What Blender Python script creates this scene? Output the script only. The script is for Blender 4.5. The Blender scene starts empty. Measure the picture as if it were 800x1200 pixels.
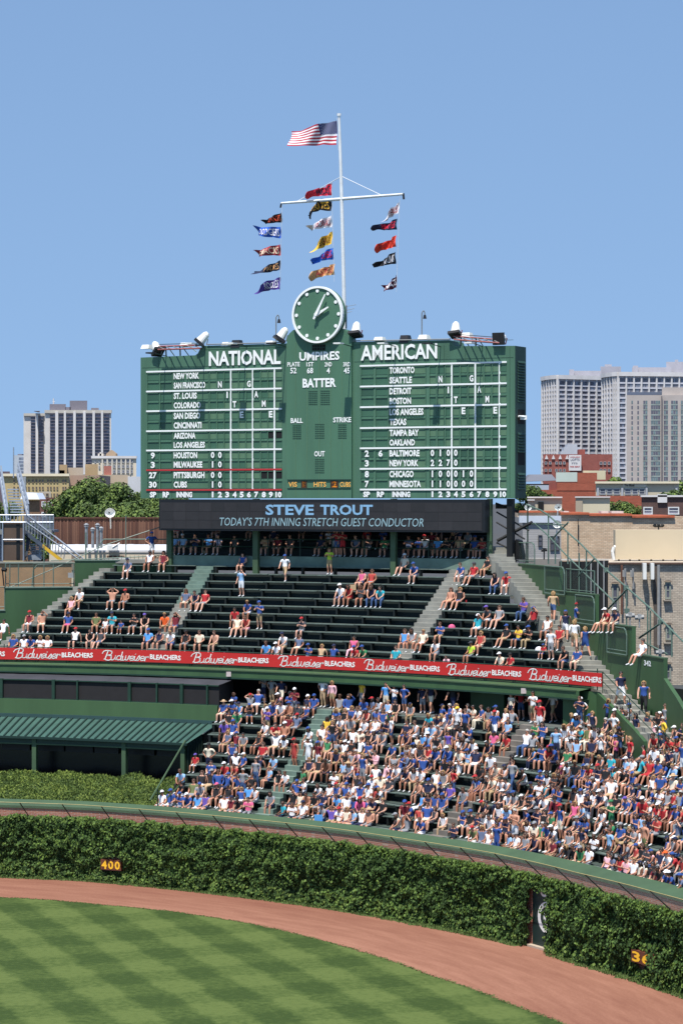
import bpy, bmesh, math, random
from mathutils import Vector, Matrix, noise
random.seed(7)
SC = bpy.context.scene
COL = SC.collection
PI = math.pi
R = math.radians

# ------------------------------------------------------------------ camera, sky, sun, exposure
F = 2900.0            # focal length in photo pixels (800 x 1200)
H = 19.2              # eye height in the upper deck
HY = 584.0            # row of the horizon in the photo
cd = bpy.data.cameras.new('camera')
cam = bpy.data.objects.new('camera', cd)
COL.objects.link(cam)
cam.location = (0, 0, H)
cam.rotation_euler = (R(90), 0, 0)
cd.sensor_fit = 'VERTICAL'
cd.sensor_height = 36.0
cd.lens = 36.0 * F / 1200.0
cd.shift_y = -(600.0 - HY) / 1200.0
cd.clip_start = 1.0
cd.clip_end = 9000.0
SC.camera = cam

SUN_EL = R(66)
SUN_DIR = Vector((-0.33, -0.944, 0)).normalized()        # horizontal direction towards the sun
w = bpy.data.worlds.new('World')
SC.world = w
w.use_nodes = True
nt = w.node_tree
nt.nodes.clear()
sky = nt.nodes.new('ShaderNodeTexSky')
sky.sky_type = 'NISHITA'
sky.sun_disc = False
sky.sun_elevation = SUN_EL
sky.sun_rotation = math.atan2(SUN_DIR.x, SUN_DIR.y)
sky.altitude = 200
sky.air_density = 1.0
sky.dust_density = 0.05
sky.ozone_density = 3.4
stc = nt.nodes.new('ShaderNodeTexCoord')              # a clear, dry day: the pale band at the horizon stays low
ssp = nt.nodes.new('ShaderNodeSeparateXYZ')
sab = nt.nodes.new('ShaderNodeMath'); sab.operation = 'ABSOLUTE'
sma = nt.nodes.new('ShaderNodeMath'); sma.operation = 'MULTIPLY_ADD'
sma.inputs[1].default_value = 0.40; sma.inputs[2].default_value = 0.20
scb = nt.nodes.new('ShaderNodeCombineXYZ')
nt.links.new(stc.outputs['Generated'], ssp.inputs[0])
nt.links.new(ssp.outputs['X'], scb.inputs['X']); nt.links.new(ssp.outputs['Y'], scb.inputs['Y'])
nt.links.new(ssp.outputs['Z'], sab.inputs[0]); nt.links.new(sab.outputs[0], sma.inputs[0]); nt.links.new(sma.outputs[0], scb.inputs['Z'])
nt.links.new(scb.outputs[0], sky.inputs['Vector'])
bg = nt.nodes.new('ShaderNodeBackground')
bg.inputs['Strength'].default_value = 0.114
wo = nt.nodes.new('ShaderNodeOutputWorld')
nt.links.new(sky.outputs[0], bg.inputs[0])
nt.links.new(bg.outputs[0], wo.inputs[0])
sl = bpy.data.lights.new('sun', 'SUN')
sl.energy = 4.8
sl.angle = R(0.53)
sl.color = (1.0, 0.955, 0.89)
so = bpy.data.objects.new('sun', sl)
COL.objects.link(so)
sd = Vector((SUN_DIR.x * math.cos(SUN_EL), SUN_DIR.y * math.cos(SUN_EL), math.sin(SUN_EL)))
so.rotation_euler = sd.to_track_quat('Z', 'Y').to_euler()
SC.view_settings.view_transform = 'Standard'
SC.view_settings.look = 'None'
SC.view_settings.exposure = 0.38
SC.view_settings.gamma = 1.0
try:
    SC.cycles.max_bounces = 5
    SC.cycles.transparent_max_bounces = 6
    SC.cycles.use_denoising = True
except Exception:
    pass

# ------------------------------------------------------------------ materials
def lin(c):
    def g(v):
        v = v / 255.0
        return v / 12.92 if v <= 0.04045 else ((v + 0.055) / 1.055) ** 2.4
    return (g(c[0]), g(c[1]), g(c[2]), 1.0)

MATS = {}
def M(name, c, rough=0.7, var=0.12, scale=1.5, bump=0.0, metal=0.0, streak=False, spec=None, emit=0.0, c2=None, det=4.0):
    """procedural material: base colour (sRGB 0-255 albedo) mottled by noise, optional vertical streaks and bump"""
    if name in MATS:
        return MATS[name]
    m = bpy.data.materials.new(name)
    m.use_nodes = True
    n = m.node_tree.nodes
    l = m.node_tree.links
    b = n['Principled BSDF']
    b.inputs['Roughness'].default_value = rough
    b.inputs['Metallic'].default_value = metal
    if spec is not None:
        b.inputs['Specular IOR Level'].default_value = spec
    base = lin(c)
    b.inputs['Base Color'].default_value = base
    if var > 0:
        tc = n.new('ShaderNodeTexCoord')
        mp = n.new('ShaderNodeMapping')
        mp.inputs['Scale'].default_value = (scale, scale, scale * (0.12 if streak else 1.0))
        l.new(tc.outputs['Object'], mp.inputs['Vector'])
        tx = n.new('ShaderNodeTexNoise')
        tx.inputs['Scale'].default_value = 1.0
        tx.inputs['Detail'].default_value = det
        tx.inputs['Roughness'].default_value = 0.6
        l.new(mp.outputs[0], tx.inputs['Vector'])
        cr = n.new('ShaderNodeValToRGB')
        cr.color_ramp.elements[0].position = 0.32
        cr.color_ramp.elements[1].position = 0.70
        lo = lin(c2) if c2 else tuple(v * (1 - var) for v in base[:3]) + (1,)
        hi = tuple(min(1, v * (1 + var)) for v in base[:3]) + (1,)
        cr.color_ramp.elements[0].color = lo
        cr.color_ramp.elements[1].color = hi
        l.new(tx.outputs['Fac'], cr.inputs['Fac'])
        l.new(cr.outputs[0], b.inputs['Base Color'])
        if bump > 0:
            bp = n.new('ShaderNodeBump')
            bp.inputs['Strength'].default_value = bump
            bp.inputs['Distance'].default_value = 0.05
            l.new(tx.outputs['Fac'], bp.inputs['Height'])
            l.new(bp.outputs[0], b.inputs['Normal'])
    if emit:
        b.inputs['Emission Color'].default_value = base
        b.inputs['Emission Strength'].default_value = emit
    MATS[name] = m
    return m

def brick_mat(name, c1, c2, mortar, bw=0.22, bh=0.075, plane='XZ', ms=0.012, blotch=0.25):
    m = bpy.data.materials.new(name)
    m.use_nodes = True
    n = m.node_tree.nodes
    l = m.node_tree.links
    b = n['Principled BSDF']
    b.inputs['Roughness'].default_value = 0.9
    tc = n.new('ShaderNodeTexCoord')
    sx = n.new('ShaderNodeSeparateXYZ')
    l.new(tc.outputs['Object'], sx.inputs[0])
    ad = n.new('ShaderNodeMath')
    l.new(sx.outputs['X'], ad.inputs[0])
    l.new(sx.outputs['Y'], ad.inputs[1])
    cb = n.new('ShaderNodeCombineXYZ')
    l.new(ad.outputs[0], cb.inputs['X'])
    l.new(sx.outputs['Z'], cb.inputs['Y'])
    bt = n.new('ShaderNodeTexBrick')
    bt.inputs['Scale'].default_value = 1.0
    bt.inputs['Brick Width'].default_value = bw
    bt.inputs['Row Height'].default_value = bh
    bt.inputs['Mortar Size'].default_value = ms
    bt.inputs['Color1'].default_value = lin(c1)
    bt.inputs['Color2'].default_value = lin(c2)
    bt.inputs['Mortar'].default_value = lin(mortar)
    l.new(cb.outputs[0], bt.inputs['Vector'])
    nz = n.new('ShaderNodeTexNoise')
    nz.inputs['Scale'].default_value = 0.9
    nz.inputs['Detail'].default_value = 6
    l.new(tc.outputs['Object'], nz.inputs['Vector'])
    cr = n.new('ShaderNodeValToRGB')
    cr.color_ramp.elements[0].position = 0.3
    cr.color_ramp.elements[1].position = 0.7
    cr.color_ramp.elements[0].color = (1 - blotch,) * 3 + (1,)
    cr.color_ramp.elements[1].color = (1, 1, 1, 1)
    l.new(nz.outputs['Fac'], cr.inputs['Fac'])
    mx = n.new('ShaderNodeMix')
    mx.data_type = 'RGBA'
    mx.blend_type = 'MULTIPLY'
    mx.inputs['Factor'].default_value = 1.0
    l.new(bt.outputs['Color'], mx.inputs['A'])
    l.new(cr.outputs[0], mx.inputs['B'])
    l.new(mx.outputs['Result'], b.inputs['Base Color'])
    bp = n.new('ShaderNodeBump')
    bp.inputs['Strength'].default_value = 0.4
    bp.inputs['Distance'].default_value = 0.02
    bp.invert = True
    l.new(bt.outputs['Fac'], bp.inputs['Height'])
    l.new(bp.outputs[0], b.inputs['Normal'])
    MATS[name] = m
    return m

# ------------------------------------------------------------------ projection helpers (metres <-> photo rows)
def at(x, y, d):
    """world point that stands at distance d and shows at photo position x, y"""
    return Vector(((x - 400.0) / F * d, d, H - (y - HY) / F * d))
def xat(x, d): return (x - 400.0) / F * d
def zat(y, d): return H - (y - HY) / F * d

class Plane:
    """a vertical plane through two plan points; u runs along it, w stands out towards the camera side"""
    def __init__(s, a, b):
        s.a = Vector((a[0], a[1])); s.b = Vector((b[0], b[1]))
        s.t = (s.b - s.a).normalized()
        s.n = Vector((s.t.y, -s.t.x))
    def u(s, x):
        k = (x - 400.0) / F
        # a + t*u on ray X = k*Y
        return (k * s.a.y - s.a.x) / (s.t.x - k * s.t.y)
    def depth(s, x):
        return s.a.y + s.t.y * s.u(x)
    def uz(s, x, y):
        u = s.u(x)
        return u, zat(y, s.a.y + s.t.y * u)
    def p(s, u, z, w=0.0):
        q = s.a + s.t * u + s.n * w
        return Vector((q.x, q.y, z))

C0 = Vector((-34.0, 82.5))      # centre of the curve of the outfield wall and bleachers
def pol(r, phi, z=0.0):
    return Vector((C0.x + r * math.sin(R(phi)), C0.y + r * math.cos(R(phi)), z))
def phi_of(p):
    return math.degrees(math.atan2(p[0] - C0.x, p[1] - C0.y))
def ray_circle(x, r):
    k = (x - 400.0) / F
    a = k * k + 1
    b = 2 * (-k * C0.x - C0.y)
    c = C0.x ** 2 + C0.y ** 2 - r * r
    t = (-b + math.sqrt(max(0, b * b - 4 * a * c))) / (2 * a)
    return Vector((k * t, t))
def phix(x, r):
    return phi_of(ray_circle(x, r))
def scr(p):
    return (400 + p[0] / p[1] * F, HY + (H - p[2]) / p[1] * F)

# ------------------------------------------------------------------ objects
def tag(o, label=None, cat=None, group=None, kind=None):
    if label: o['label'] = label
    if cat: o['category'] = cat
    if group: o['group'] = group
    if kind: o['kind'] = kind
    return o

def thing(name, label, cat, loc=(0, 0, 0), group=None):
    o = bpy.data.objects.new(name, None)
    o.empty_display_size = 0.3
    COL.objects.link(o)
    o.location = loc
    return tag(o, label, cat, group)

def link_mesh(name, me, parent=None, loc=(0, 0, 0), rotz=0.0):
    o = bpy.data.objects.new(name, me)
    COL.objects.link(o)
    if parent is not None: o.parent = parent
    o.location = loc
    if rotz: o.rotation_euler = (0, 0, rotz)
    return o

def wloc(o):
    v = Vector((0, 0, 0))
    while o is not None:
        v += Vector(o.location)
        o = o.parent
    return v

class MB:
    """collects shapes and links them as one mesh object"""
    def __init__(s):
        s.v = []; s.f = []; s.m = []
    def face(s, pts, mi=0):
        k = len(s.v)
        s.v.extend([tuple(p) for p in pts])
        s.f.append(tuple(range(k, k + len(pts)))); s.m.append(mi)
    def hexa(s, b, t, mi=0):
        """b, t: four bottom points and four top points, counter-clockwise seen from above"""
        k = len(s.v)
        s.v.extend([tuple(p) for p in b] + [tuple(p) for p in t])
        for q in ((3, 2, 1, 0), (4, 5, 6, 7), (0, 1, 5, 4), (1, 2, 6, 5), (2, 3, 7, 6), (3, 0, 4, 7)):
            s.f.append(tuple(k + i for i in q)); s.m.append(mi)
    def box(s, x0, x1, y0, y1, z0, z1, mi=0):
        s.hexa([(x0, y0, z0), (x1, y0, z0), (x1, y1, z0), (x0, y1, z0)],
               [(x0, y0, z1), (x1, y0, z1), (x1, y1, z1), (x0, y1, z1)], mi)
    def slab(s, pl, u0, u1, z0, z1, w0, w1, mi=0):
        """a box on a Plane, from w0 to w1 out of it"""
        a, b, c, d = pl.p(u0, z0, w1), pl.p(u1, z0, w1), pl.p(u1, z0, w0), pl.p(u0, z0, w0)
        e, f, g, h = pl.p(u0, z1, w1), pl.p(u1, z1, w1), pl.p(u1, z1, w0), pl.p(u0, z1, w0)
        s.hexa([a, b, c, d], [e, f, g, h], mi)
    def tube(s, p, q, r, n=6, r2=None, mi=0, caps=True):
        p = Vector(p); q = Vector(q)
        if r2 is None: r2 = r
        d = (q - p)
        if d.length < 1e-6: return
        d.normalize()
        a = d.cross(Vector((0, 0, 1)) if abs(d.z) < 0.95 else Vector((1, 0, 0))).normalized()
        b = d.cross(a)
        k = len(s.v)
        for c, rr in ((p, r), (q, r2)):
            for i in range(n):
                t = 2 * PI * i / n
                s.v.append(tuple(c + a * (rr * math.cos(t)) + b * (rr * math.sin(t))))
        for i in range(n):
            j = (i + 1) % n
            s.f.append((k + i, k + n + i, k + n + j, k + j)); s.m.append(mi)
        if caps:
            s.f.append(tuple(k + i for i in range(n))); s.m.append(mi)
            s.f.append(tuple(k + n + i for i in reversed(range(n)))); s.m.append(mi)
    def pipe(s, pts, r, n=6, mi=0):
        for a, b in zip(pts, pts[1:]): s.tube(a, b, r, n, mi=mi)
    def ring(s, r0, z0, r1, z1, fa, fb, n, mi=0):
        """a strip between two arcs; fa, fb give the end angles at a radius"""
        k = len(s.v)
        for i in range(n + 1):
            t = i / n
            s.v.append(tuple(pol(r0, fa(r0) + (fb(r0) - fa(r0)) * t, z0)))
            s.v.append(tuple(pol(r1, fa(r1) + (fb(r1) - fa(r1)) * t, z1)))
        for i in range(n):
            a = k + 2 * i
            s.f.append((a, a + 2, a + 3, a + 1)); s.m.append(mi)
    def prism(s, pts, d, mi=0):
        """a polygon pushed by the vector d"""
        n = len(pts); k = len(s.v); d = Vector(d)
        s.v.extend([tuple(p) for p in pts]); s.v.extend([tuple(Vector(p) + d) for p in pts])
        s.f.append(tuple(range(k, k + n))); s.m.append(mi)
        s.f.append(tuple(reversed(range(k + n, k + 2 * n)))); s.m.append(mi)
        for i in range(n):
            j = (i + 1) % n
            s.f.append((k + i, k + n + i, k + n + j, k + j)); s.m.append(mi)
    def arcbox(s, r0, r1, z0, z1, fa, fb, n, mi=0, z0b=None, z1b=None):
        """closed bar along an arc (z1b: top height at the outer radius)"""
        z1b = z1 if z1b is None else z1b
        z0b = z0 if z0b is None else z0b
        s.ring(r0, z1, r1, z1b, fa, fb, n, mi)
        s.ring(r1, z0b, r0, z0, fa, fb, n, mi)
        s.ring(r0, z0, r0, z1, fa, fb, n, mi)
        s.ring(r1, z1b, r1, z0b, fa, fb, n, mi)
        for ff in (fa, fb):
            s.face([pol(r0, ff(r0), z0), pol(r0, ff(r0), z1), pol(r1, ff(r1), z1b), pol(r1, ff(r1), z0b)], mi)
    def mesh(s, name, mats, off=Vector((0, 0, 0))):
        me = bpy.data.meshes.new(name)
        me.from_pydata([(a - off.x, b - off.y, c - off.z) for a, b, c in s.v], [], s.f)
        for m in (mats if isinstance(mats, (list, tuple)) else [mats]): me.materials.append(m)
        if isinstance(mats, (list, tuple)) and len(mats) > 1:
            me.polygons.foreach_set('material_index', s.m)
        me.update()
        return me
    def build(s, name, mats, parent=None, smooth=False, kind=None, origin=None):
        off = wloc(parent) if parent is not None else Vector((0, 0, 0))
        loc = Vector((0, 0, 0))
        if origin is not None:
            loc = Vector(origin) - off
            off = Vector(origin)
        me = s.mesh(name, mats, off)
        if smooth:
            me.polygons.foreach_set('use_smooth', [True] * len(me.polygons))
        o = link_mesh(name, me, parent, loc)
        if kind: o['kind'] = kind
        return o

# ------------------------------------------------------------------ lettering
_tc = {}
def text_geo(txt, bold=0.0, shear=0.0):
    key = (txt, bold, shear)
    if key in _tc: return _tc[key]
    cu = bpy.data.curves.new('t', 'FONT')
    cu.body = txt
    cu.size = 1.0
    cu.offset = bold
    cu.shear = shear
    cu.resolution_u = 2
    ob = bpy.data.objects.new('t', cu)
    COL.objects.link(ob)
    bpy.context.view_layer.update()
    dg = bpy.context.evaluated_depsgraph_get()
    me = bpy.data.meshes.new_from_object(ob.evaluated_get(dg))
    vs = [(v.co.x, v.co.y) for v in me.vertices]
    fs = [tuple(p.vertices) for p in me.polygons]
    bpy.data.objects.remove(ob); bpy.data.meshes.remove(me); bpy.data.curves.remove(cu)
    x0 = min(v[0] for v in vs); x1 = max(v[0] for v in vs)
    y0 = min(v[1] for v in vs); y1 = max(v[1] for v in vs)
    vs = [((a - x0) / (x1 - x0 or 1), (b - y0) / (y1 - y0 or 1)) for a, b in vs]
    _tc[key] = (vs, fs)
    return _tc[key]
def put_text(mb, txt, fn, bold=0.02, shear=0.0, mi=0):
    """fn(s, t) maps the unit box of the text to a world point"""
    vs, fs = text_geo(txt, bold, shear)
    k = len(mb.v)
    mb.v.extend([tuple(fn(a, b)) for a, b in vs])
    for f in fs:
        mb.f.append(tuple(k + i for i in f)); mb.m.append(mi)
def plane_text(mb, txt, pl, u0, u1, z0, z1, w, bold=0.02, shear=0.0, mi=0):
    put_text(mb, txt, lambda s, t: pl.p(u0 + (u1 - u0) * s, z0 + (z1 - z0) * t, w), bold, shear, mi)
# ================================================================== the setting: ground, grass, warning track
def smooth_table(pts):
    pts = sorted(pts)
    def f(t):
        if t <= pts[0][0]: return pts[0][1]
        if t >= pts[-1][0]: return pts[-1][1]
        for (a, va), (b, vb) in zip(pts, pts[1:]):
            if a <= t <= b:
                k = (t - a) / (b - a)
                return va + (vb - va) * k
    return f
def ground_pt(x, y):
    d = F * H / (y - HY)
    return Vector((xat(x, d), d))
wall_tab = []
for x, y in ((-60, 1022.5), (0, 1026), (100, 1030), (200, 1039), (300, 1050.5), (400, 1064), (500, 1082), (600, 1102), (700, 1131), (800, 1162), (850, 1179)):
    g = ground_pt(x, y)
    wall_tab.append((phi_of(g), (g - C0).length))
RW = smooth_table(wall_tab)
edge_tab = []
for x, y in ((-100, 1049.5), (0, 1051.5), (60, 1055), (120, 1060.5), (200, 1068), (300, 1084), (400, 1109), (500, 1142), (600, 1178), (660, 1200), (760, 1240)):
    g = ground_pt(x, y)
    edge_tab.append((phi_of(g), (g - C0).length))
RE = smooth_table(edge_tab)
PH0, PH1 = 8.0, 84.0          # angles between which the wall is built

def grass_mat():
    m = bpy.data.materials.new('mown_grass')
    m.use_nodes = True
    n = m.node_tree.nodes; l = m.node_tree.links
    b = n['Principled BSDF']
    b.inputs['Roughness'].default_value = 0.85
    b.inputs['Specular IOR Level'].default_value = 0.15
    tc = n.new('ShaderNodeTexCoord')
    def stripes(ang, width, phase):
        mp = n.new('ShaderNodeMapping')
        mp.inputs['Rotation'].default_value = (0, 0, ang)
        l.new(tc.outputs['Object'], mp.inputs['Vector'])
        wn = n.new('ShaderNodeTexNoise'); wn.inputs['Scale'].default_value = 0.7; wn.inputs['Detail'].default_value = 3
        l.new(tc.outputs['Object'], wn.inputs['Vector'])
        sx = n.new('ShaderNodeSeparateXYZ'); l.new(mp.outputs[0], sx.inputs[0])
        a = n.new('ShaderNodeMath'); a.operation = 'MULTIPLY_ADD'
        l.new(wn.outputs['Fac'], a.inputs[0]); a.inputs[1].default_value = 0.9; l.new(sx.outputs['X'], a.inputs[2])
        k = n.new('ShaderNodeMath'); k.operation = 'MULTIPLY_ADD'
        l.new(a.outputs[0], k.inputs[0]); k.inputs[1].default_value = PI / width; k.inputs[2].default_value = phase
        s = n.new('ShaderNodeMath'); s.operation = 'SINE'; l.new(k.outputs[0], s.inputs[0])
        g = n.new('ShaderNodeMath'); g.operation = 'MULTIPLY'; l.new(s.outputs[0], g.inputs[0]); g.inputs[1].default_value = 2.6
        c = n.new('ShaderNodeClamp'); c.inputs['Min'].default_value = -1; c.inputs['Max'].default_value = 1
        l.new(g.outputs[0], c.inputs['Value'])
        return c
    s1 = stripes(R(-21.0), 1.60, 0.4)
    s2 = stripes(R(67.0), 2.3, 1.1)
    ad = n.new('ShaderNodeMath'); ad.operation = 'MULTIPLY_ADD'
    l.new(s2.outputs[0], ad.inputs[0]); ad.inputs[1].default_value = 0.55; l.new(s1.outputs[0], ad.inputs[2])
    mr = n.new('ShaderNodeMapRange')
    mr.inputs['From Min'].default_value = -1.6; mr.inputs['From Max'].default_value = 1.6
    l.new(ad.outputs[0], mr.inputs['Value'])
    fine = n.new('ShaderNodeTexNoise'); fine.inputs['Scale'].default_value = 3.2; fine.inputs['Detail'].default_value = 8; fine.inputs['Roughness'].default_value = 0.75
    l.new(tc.outputs['Object'], fine.inputs['Vector'])
    am = n.new('ShaderNodeMath'); am.operation = 'MULTIPLY_ADD'
    l.new(fine.outputs['Fac'], am.inputs[0]); am.inputs[1].default_value = 2.6; am.inputs[2].default_value = -1.3
    sm = n.new('ShaderNodeMath'); l.new(am.outputs[0], sm.inputs[0]); l.new(mr.outputs[0], sm.inputs[1])
    cr = n.new('ShaderNodeValToRGB')
    e = cr.color_ramp.elements
    e[0].position = 0.0; e[0].color = (0.036, 0.062, 0.014, 1)
    e[1].position = 1.0; e[1].color = (0.098, 0.134, 0.036, 1)
    x = e.new(0.45); x.color = (0.060, 0.092, 0.022, 1)
    l.new(sm.outputs[0], cr.inputs['Fac'])
    l.new(cr.outputs[0], b.inputs['Base Color'])
    bp = n.new('ShaderNodeBump'); bp.inputs['Strength'].default_value = 0.5; bp.inputs['Distance'].default_value = 0.03
    f2 = n.new('ShaderNodeTexNoise'); f2.inputs['Scale'].default_value = 18.0; f2.inputs['Detail'].default_value = 6
    l.new(tc.outputs['Object'], f2.inputs['Vector'])
    l.new(f2.outputs['Fac'], bp.inputs['Height']); l.new(bp.outputs[0], b.inputs['Normal'])
    return m

GR = grass_mat()
ROADM = M('asphalt_ground', (66, 66, 66), 0.9, 0.15, 0.3, 0.2)
def dirt_mat():
    m = bpy.data.materials.new('clay_track'); m.use_nodes = True
    n = m.node_tree.nodes; l = m.node_tree.links; b = n['Principled BSDF']; b.inputs['Roughness'].default_value = .95; b.inputs['Specular IOR Level'].default_value = .1
    tc = n.new('ShaderNodeTexCoord'); sb = n.new('ShaderNodeVectorMath'); sb.operation = 'SUBTRACT'; sb.inputs[1].default_value = (C0.x, C0.y, 0)
    l.new(tc.outputs['Object'], sb.inputs[0])
    ln = n.new('ShaderNodeVectorMath'); ln.operation = 'LENGTH'; l.new(sb.outputs[0], ln.inputs[0])
    sp = n.new('ShaderNodeSeparateXYZ'); l.new(sb.outputs[0], sp.inputs[0])
    an = n.new('ShaderNodeMath'); an.operation = 'ARCTAN2'; l.new(sp.outputs['X'], an.inputs[0]); l.new(sp.outputs['Y'], an.inputs[1])
    am = n.new('ShaderNodeMath'); am.operation = 'MULTIPLY'; l.new(an.outputs[0], am.inputs[0]); am.inputs[1].default_value = 6.0
    cb = n.new('ShaderNodeCombineXYZ'); l.new(ln.outputs['Value'], cb.inputs['X']); l.new(am.outputs[0], cb.inputs['Y'])
    rk = n.new('ShaderNodeTexNoise'); rk.inputs['Scale'].default_value = 2.2; rk.inputs['Detail'].default_value = 8; rk.inputs['Roughness'].default_value = .65; l.new(cb.outputs[0], rk.inputs['Vector'])
    fi = n.new('ShaderNodeTexNoise'); fi.inputs['Scale'].default_value = 9.0; fi.inputs['Detail'].default_value = 10; fi.inputs['Roughness'].default_value = .8; l.new(tc.outputs['Object'], fi.inputs['Vector'])
    bigf = n.new('ShaderNodeTexNoise'); bigf.inputs['Scale'].default_value = .25; bigf.inputs['Detail'].default_value = 3; l.new(cb.outputs[0], bigf.inputs['Vector'])
    a1 = n.new('ShaderNodeMath'); l.new(rk.outputs['Fac'], a1.inputs[0]); l.new(fi.outputs['Fac'], a1.inputs[1])
    a2 = n.new('ShaderNodeMath'); l.new(a1.outputs[0], a2.inputs[0]); l.new(bigf.outputs['Fac'], a2.inputs[1])
    cr = n.new('ShaderNodeValToRGB'); e = cr.color_ramp.elements
    mr = n.new('ShaderNodeMapRange'); mr.inputs['From Min'].default_value = 1.1; mr.inputs['From Max'].default_value = 1.9; l.new(a2.outputs[0], mr.inputs['Value'])
    e[0].position = 0; e[0].color = lin((120, 78, 64)); e[1].position = 1; e[1].color = lin((158, 114, 94)); x = e.new(.5); x.color = lin((138, 96, 78))
    l.new(mr.outputs[0], cr.inputs['Fac']); l.new(cr.outputs[0], b.inputs['Base Color'])
    bp = n.new('ShaderNodeBump'); bp.inputs['Strength'].default_value = .6; bp.inputs['Distance'].default_value = .03; l.new(fi.outputs['Fac'], bp.inputs['Height']); l.new(bp.outputs[0], b.inputs['Normal'])
    return m
DIRT = dirt_mat()
mb = MB()
mb.box(-5000, 5000, -60, 8000, -1.2, -0.012)
tag(mb.build('ground', ROADM), kind='structure')

mb = MB()                                     # mown outfield inside the curved edge
N = 420
edge = []
for i in range(N + 1):
    ph = -12 + (92 + 12) * i / N
    edge.append(pol(RE(ph) + 0.10 * noise.noise(Vector((ph * .9, 0, 0))) + 0.10 * noise.noise(Vector((ph * 4.3, 0, 0))), ph, 0.0))
cen = Vector((-34, 60, 0))
for a, b in zip(edge, edge[1:]): mb.face([cen, a, b][::-1])
mb.face([cen, edge[-1], Vector((40, -30, 0)), Vector((-120, -30, 0)), Vector((-120, 140, 0)), edge[0]][::-1])
go = mb.build('outfield_grass', GR)
tag(go, kind='structure')
for v in go.data.vertices: v.co.z = 0.0
mb = MB()                                     # warning track
fa = lambda r: 0.0
k = len(mb.v)
for i in range(N + 1):
    ph = -12 + 104 * i / N
    p = pol(RE(ph) - 1.2, ph, -0.004); q = pol(RW(ph) + 0.3, ph, -0.004)
    mb.v += [tuple(p), tuple(q)]
for i in range(N):
    a = 2 * i; mb.f.append((a, a + 1, a + 3, a + 2)); mb.m.append(0)
for v in range(len(mb.v)): mb.v[v] = (mb.v[v][0], mb.v[v][1], -0.004)
tag(mb.build('warning_track', DIRT), kind='structure')
DOOR_PH = (phix(629, 48.6), phix(651, 48.6))
LONGG = M('long_grass', (74, 92, 40), 0.9, 0.35, 3.0, 0.6)
mb = MB()                                     # ragged grass strip at the foot of the ivy
NS = 260
for i in range(NS):
    pa = PH0 + (PH1 - PH0) * i / NS; pb = PH0 + (PH1 - PH0) * (i + 1) / NS
    if DOOR_PH[0] - 0.5 < pa < DOOR_PH[1] + 0.9: continue
    def wd(p): return 0.75 + 0.35 * noise.noise(Vector((p * 1.7, 0, 0))) + 0.2 * noise.noise(Vector((p * 7.0, 3, 0)))
    mb.face([pol(RW(pa) - wd(pa), pa, 0.004), pol(RW(pa) + .2, pa, 0.03), pol(RW(pb) + .2, pb, 0.03), pol(RW(pb) - wd(pb), pb, 0.004)])
tag(mb.build('grass_strip', LONGG), kind='structure')
mb = MB()
rnd = random.Random(5)
for i in range(9000):
    ph = rnd.uniform(14, 80)
    if DOOR_PH[0] - 0.5 < ph < DOOR_PH[1] + 0.9: continue
    rr = RW(ph) - rnd.uniform(0.1, 0.9) ** 1.3
    p = pol(rr, ph, 0.0); a = rnd.uniform(0, PI); hgt = rnd.uniform(0.04, 0.16)
    dx, dy = math.cos(a) * 0.03, math.sin(a) * 0.03
    mb.face([(p.x - dx, p.y - dy, 0), (p.x + dx, p.y + dy, 0), (p.x + rnd.uniform(-.06, .06), p.y + rnd.uniform(-.06, .06), hgt)])
for i in range(3500):
    ph = rnd.uniform(14, 80); rr = RE(ph) + abs(rnd.gauss(0, .10)) - .03 + .10 * noise.noise(Vector((ph * .9, 0, 0)))
    p = pol(rr, ph, 0.0); a = rnd.uniform(0, PI); dx, dy = math.cos(a) * 0.05, math.sin(a) * 0.05
    mb.face([(p.x - dx, p.y - dy, 0), (p.x + dx, p.y + dy, 0), (p.x + rnd.uniform(-.05, .05), p.y + rnd.uniform(-.05, .05), rnd.uniform(.008, .022))])
tag(mb.build('grass_tufts', LONGG), 'ragged grass tufts along the ivy foot and the edge of the mown outfield', 'grass', kind='stuff')

# ================================================================== brick wall, ivy, ledge, basket
BRK = brick_mat('wall_brick', (160, 88, 70), (176, 112, 90), (176, 150, 134))
GREEN = M('green_paint', (58, 88, 54), 0.55, 0.16, 0.8, 0.05, streak=True)
GREEN2 = M('green_ledge_paint', (64, 87, 60), 0.6, 0.16, 0.6, 0.03)
DGREEN = M('dark_green_steel', (30, 58, 44), 0.5, 0.2, 1.5)
WALLH, LEDR = 3.6, 0.80
wall = thing('outfield_wall', 'curved brick outfield wall grown over with ivy below its green ledge', 'wall', pol(48.5, 50, 0))
mb = MB()
n = 130
def wall_strip(mb, f0, z0, f1, z1, pa, pb, n, mi=0):
    k = len(mb.v)
    for i in range(n + 1):
        ph = pa + (pb - pa) * i / n
        mb.v += [tuple(pol(f0(ph), ph, z0)), tuple(pol(f1(ph), ph, z1))]
    for i in range(n):
        a = k + 2 * i; mb.f.append((a, a + 2, a + 3, a + 1)); mb.m.append(mi)
d0, d1 = DOOR_PH
for pa, pb in ((PH0, d0), (d1, PH1)):
    wall_strip(mb, RW, 0, RW, WALLH, pa, pb, n)
    wall_strip(mb, RW, WALLH, lambda p: RW(p) + .5, WALLH, pa, pb, n)
wall_strip(mb, RW, 2.75, RW, WALLH, d0, d1, 4)
for p in (d0, d1):
    mb.face([pol(RW(p), p, 0), pol(RW(p) + .6, p, 0), pol(RW(p) + .6, p, 2.75), pol(RW(p), p, 2.75)])
mb.build('brickwork', BRK, wall)
mb = MB()
wall_strip(mb, lambda p: RW(p) - .06, WALLH - .12, lambda p: RW(p) - .06, WALLH, PH0, PH1, n)
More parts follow.
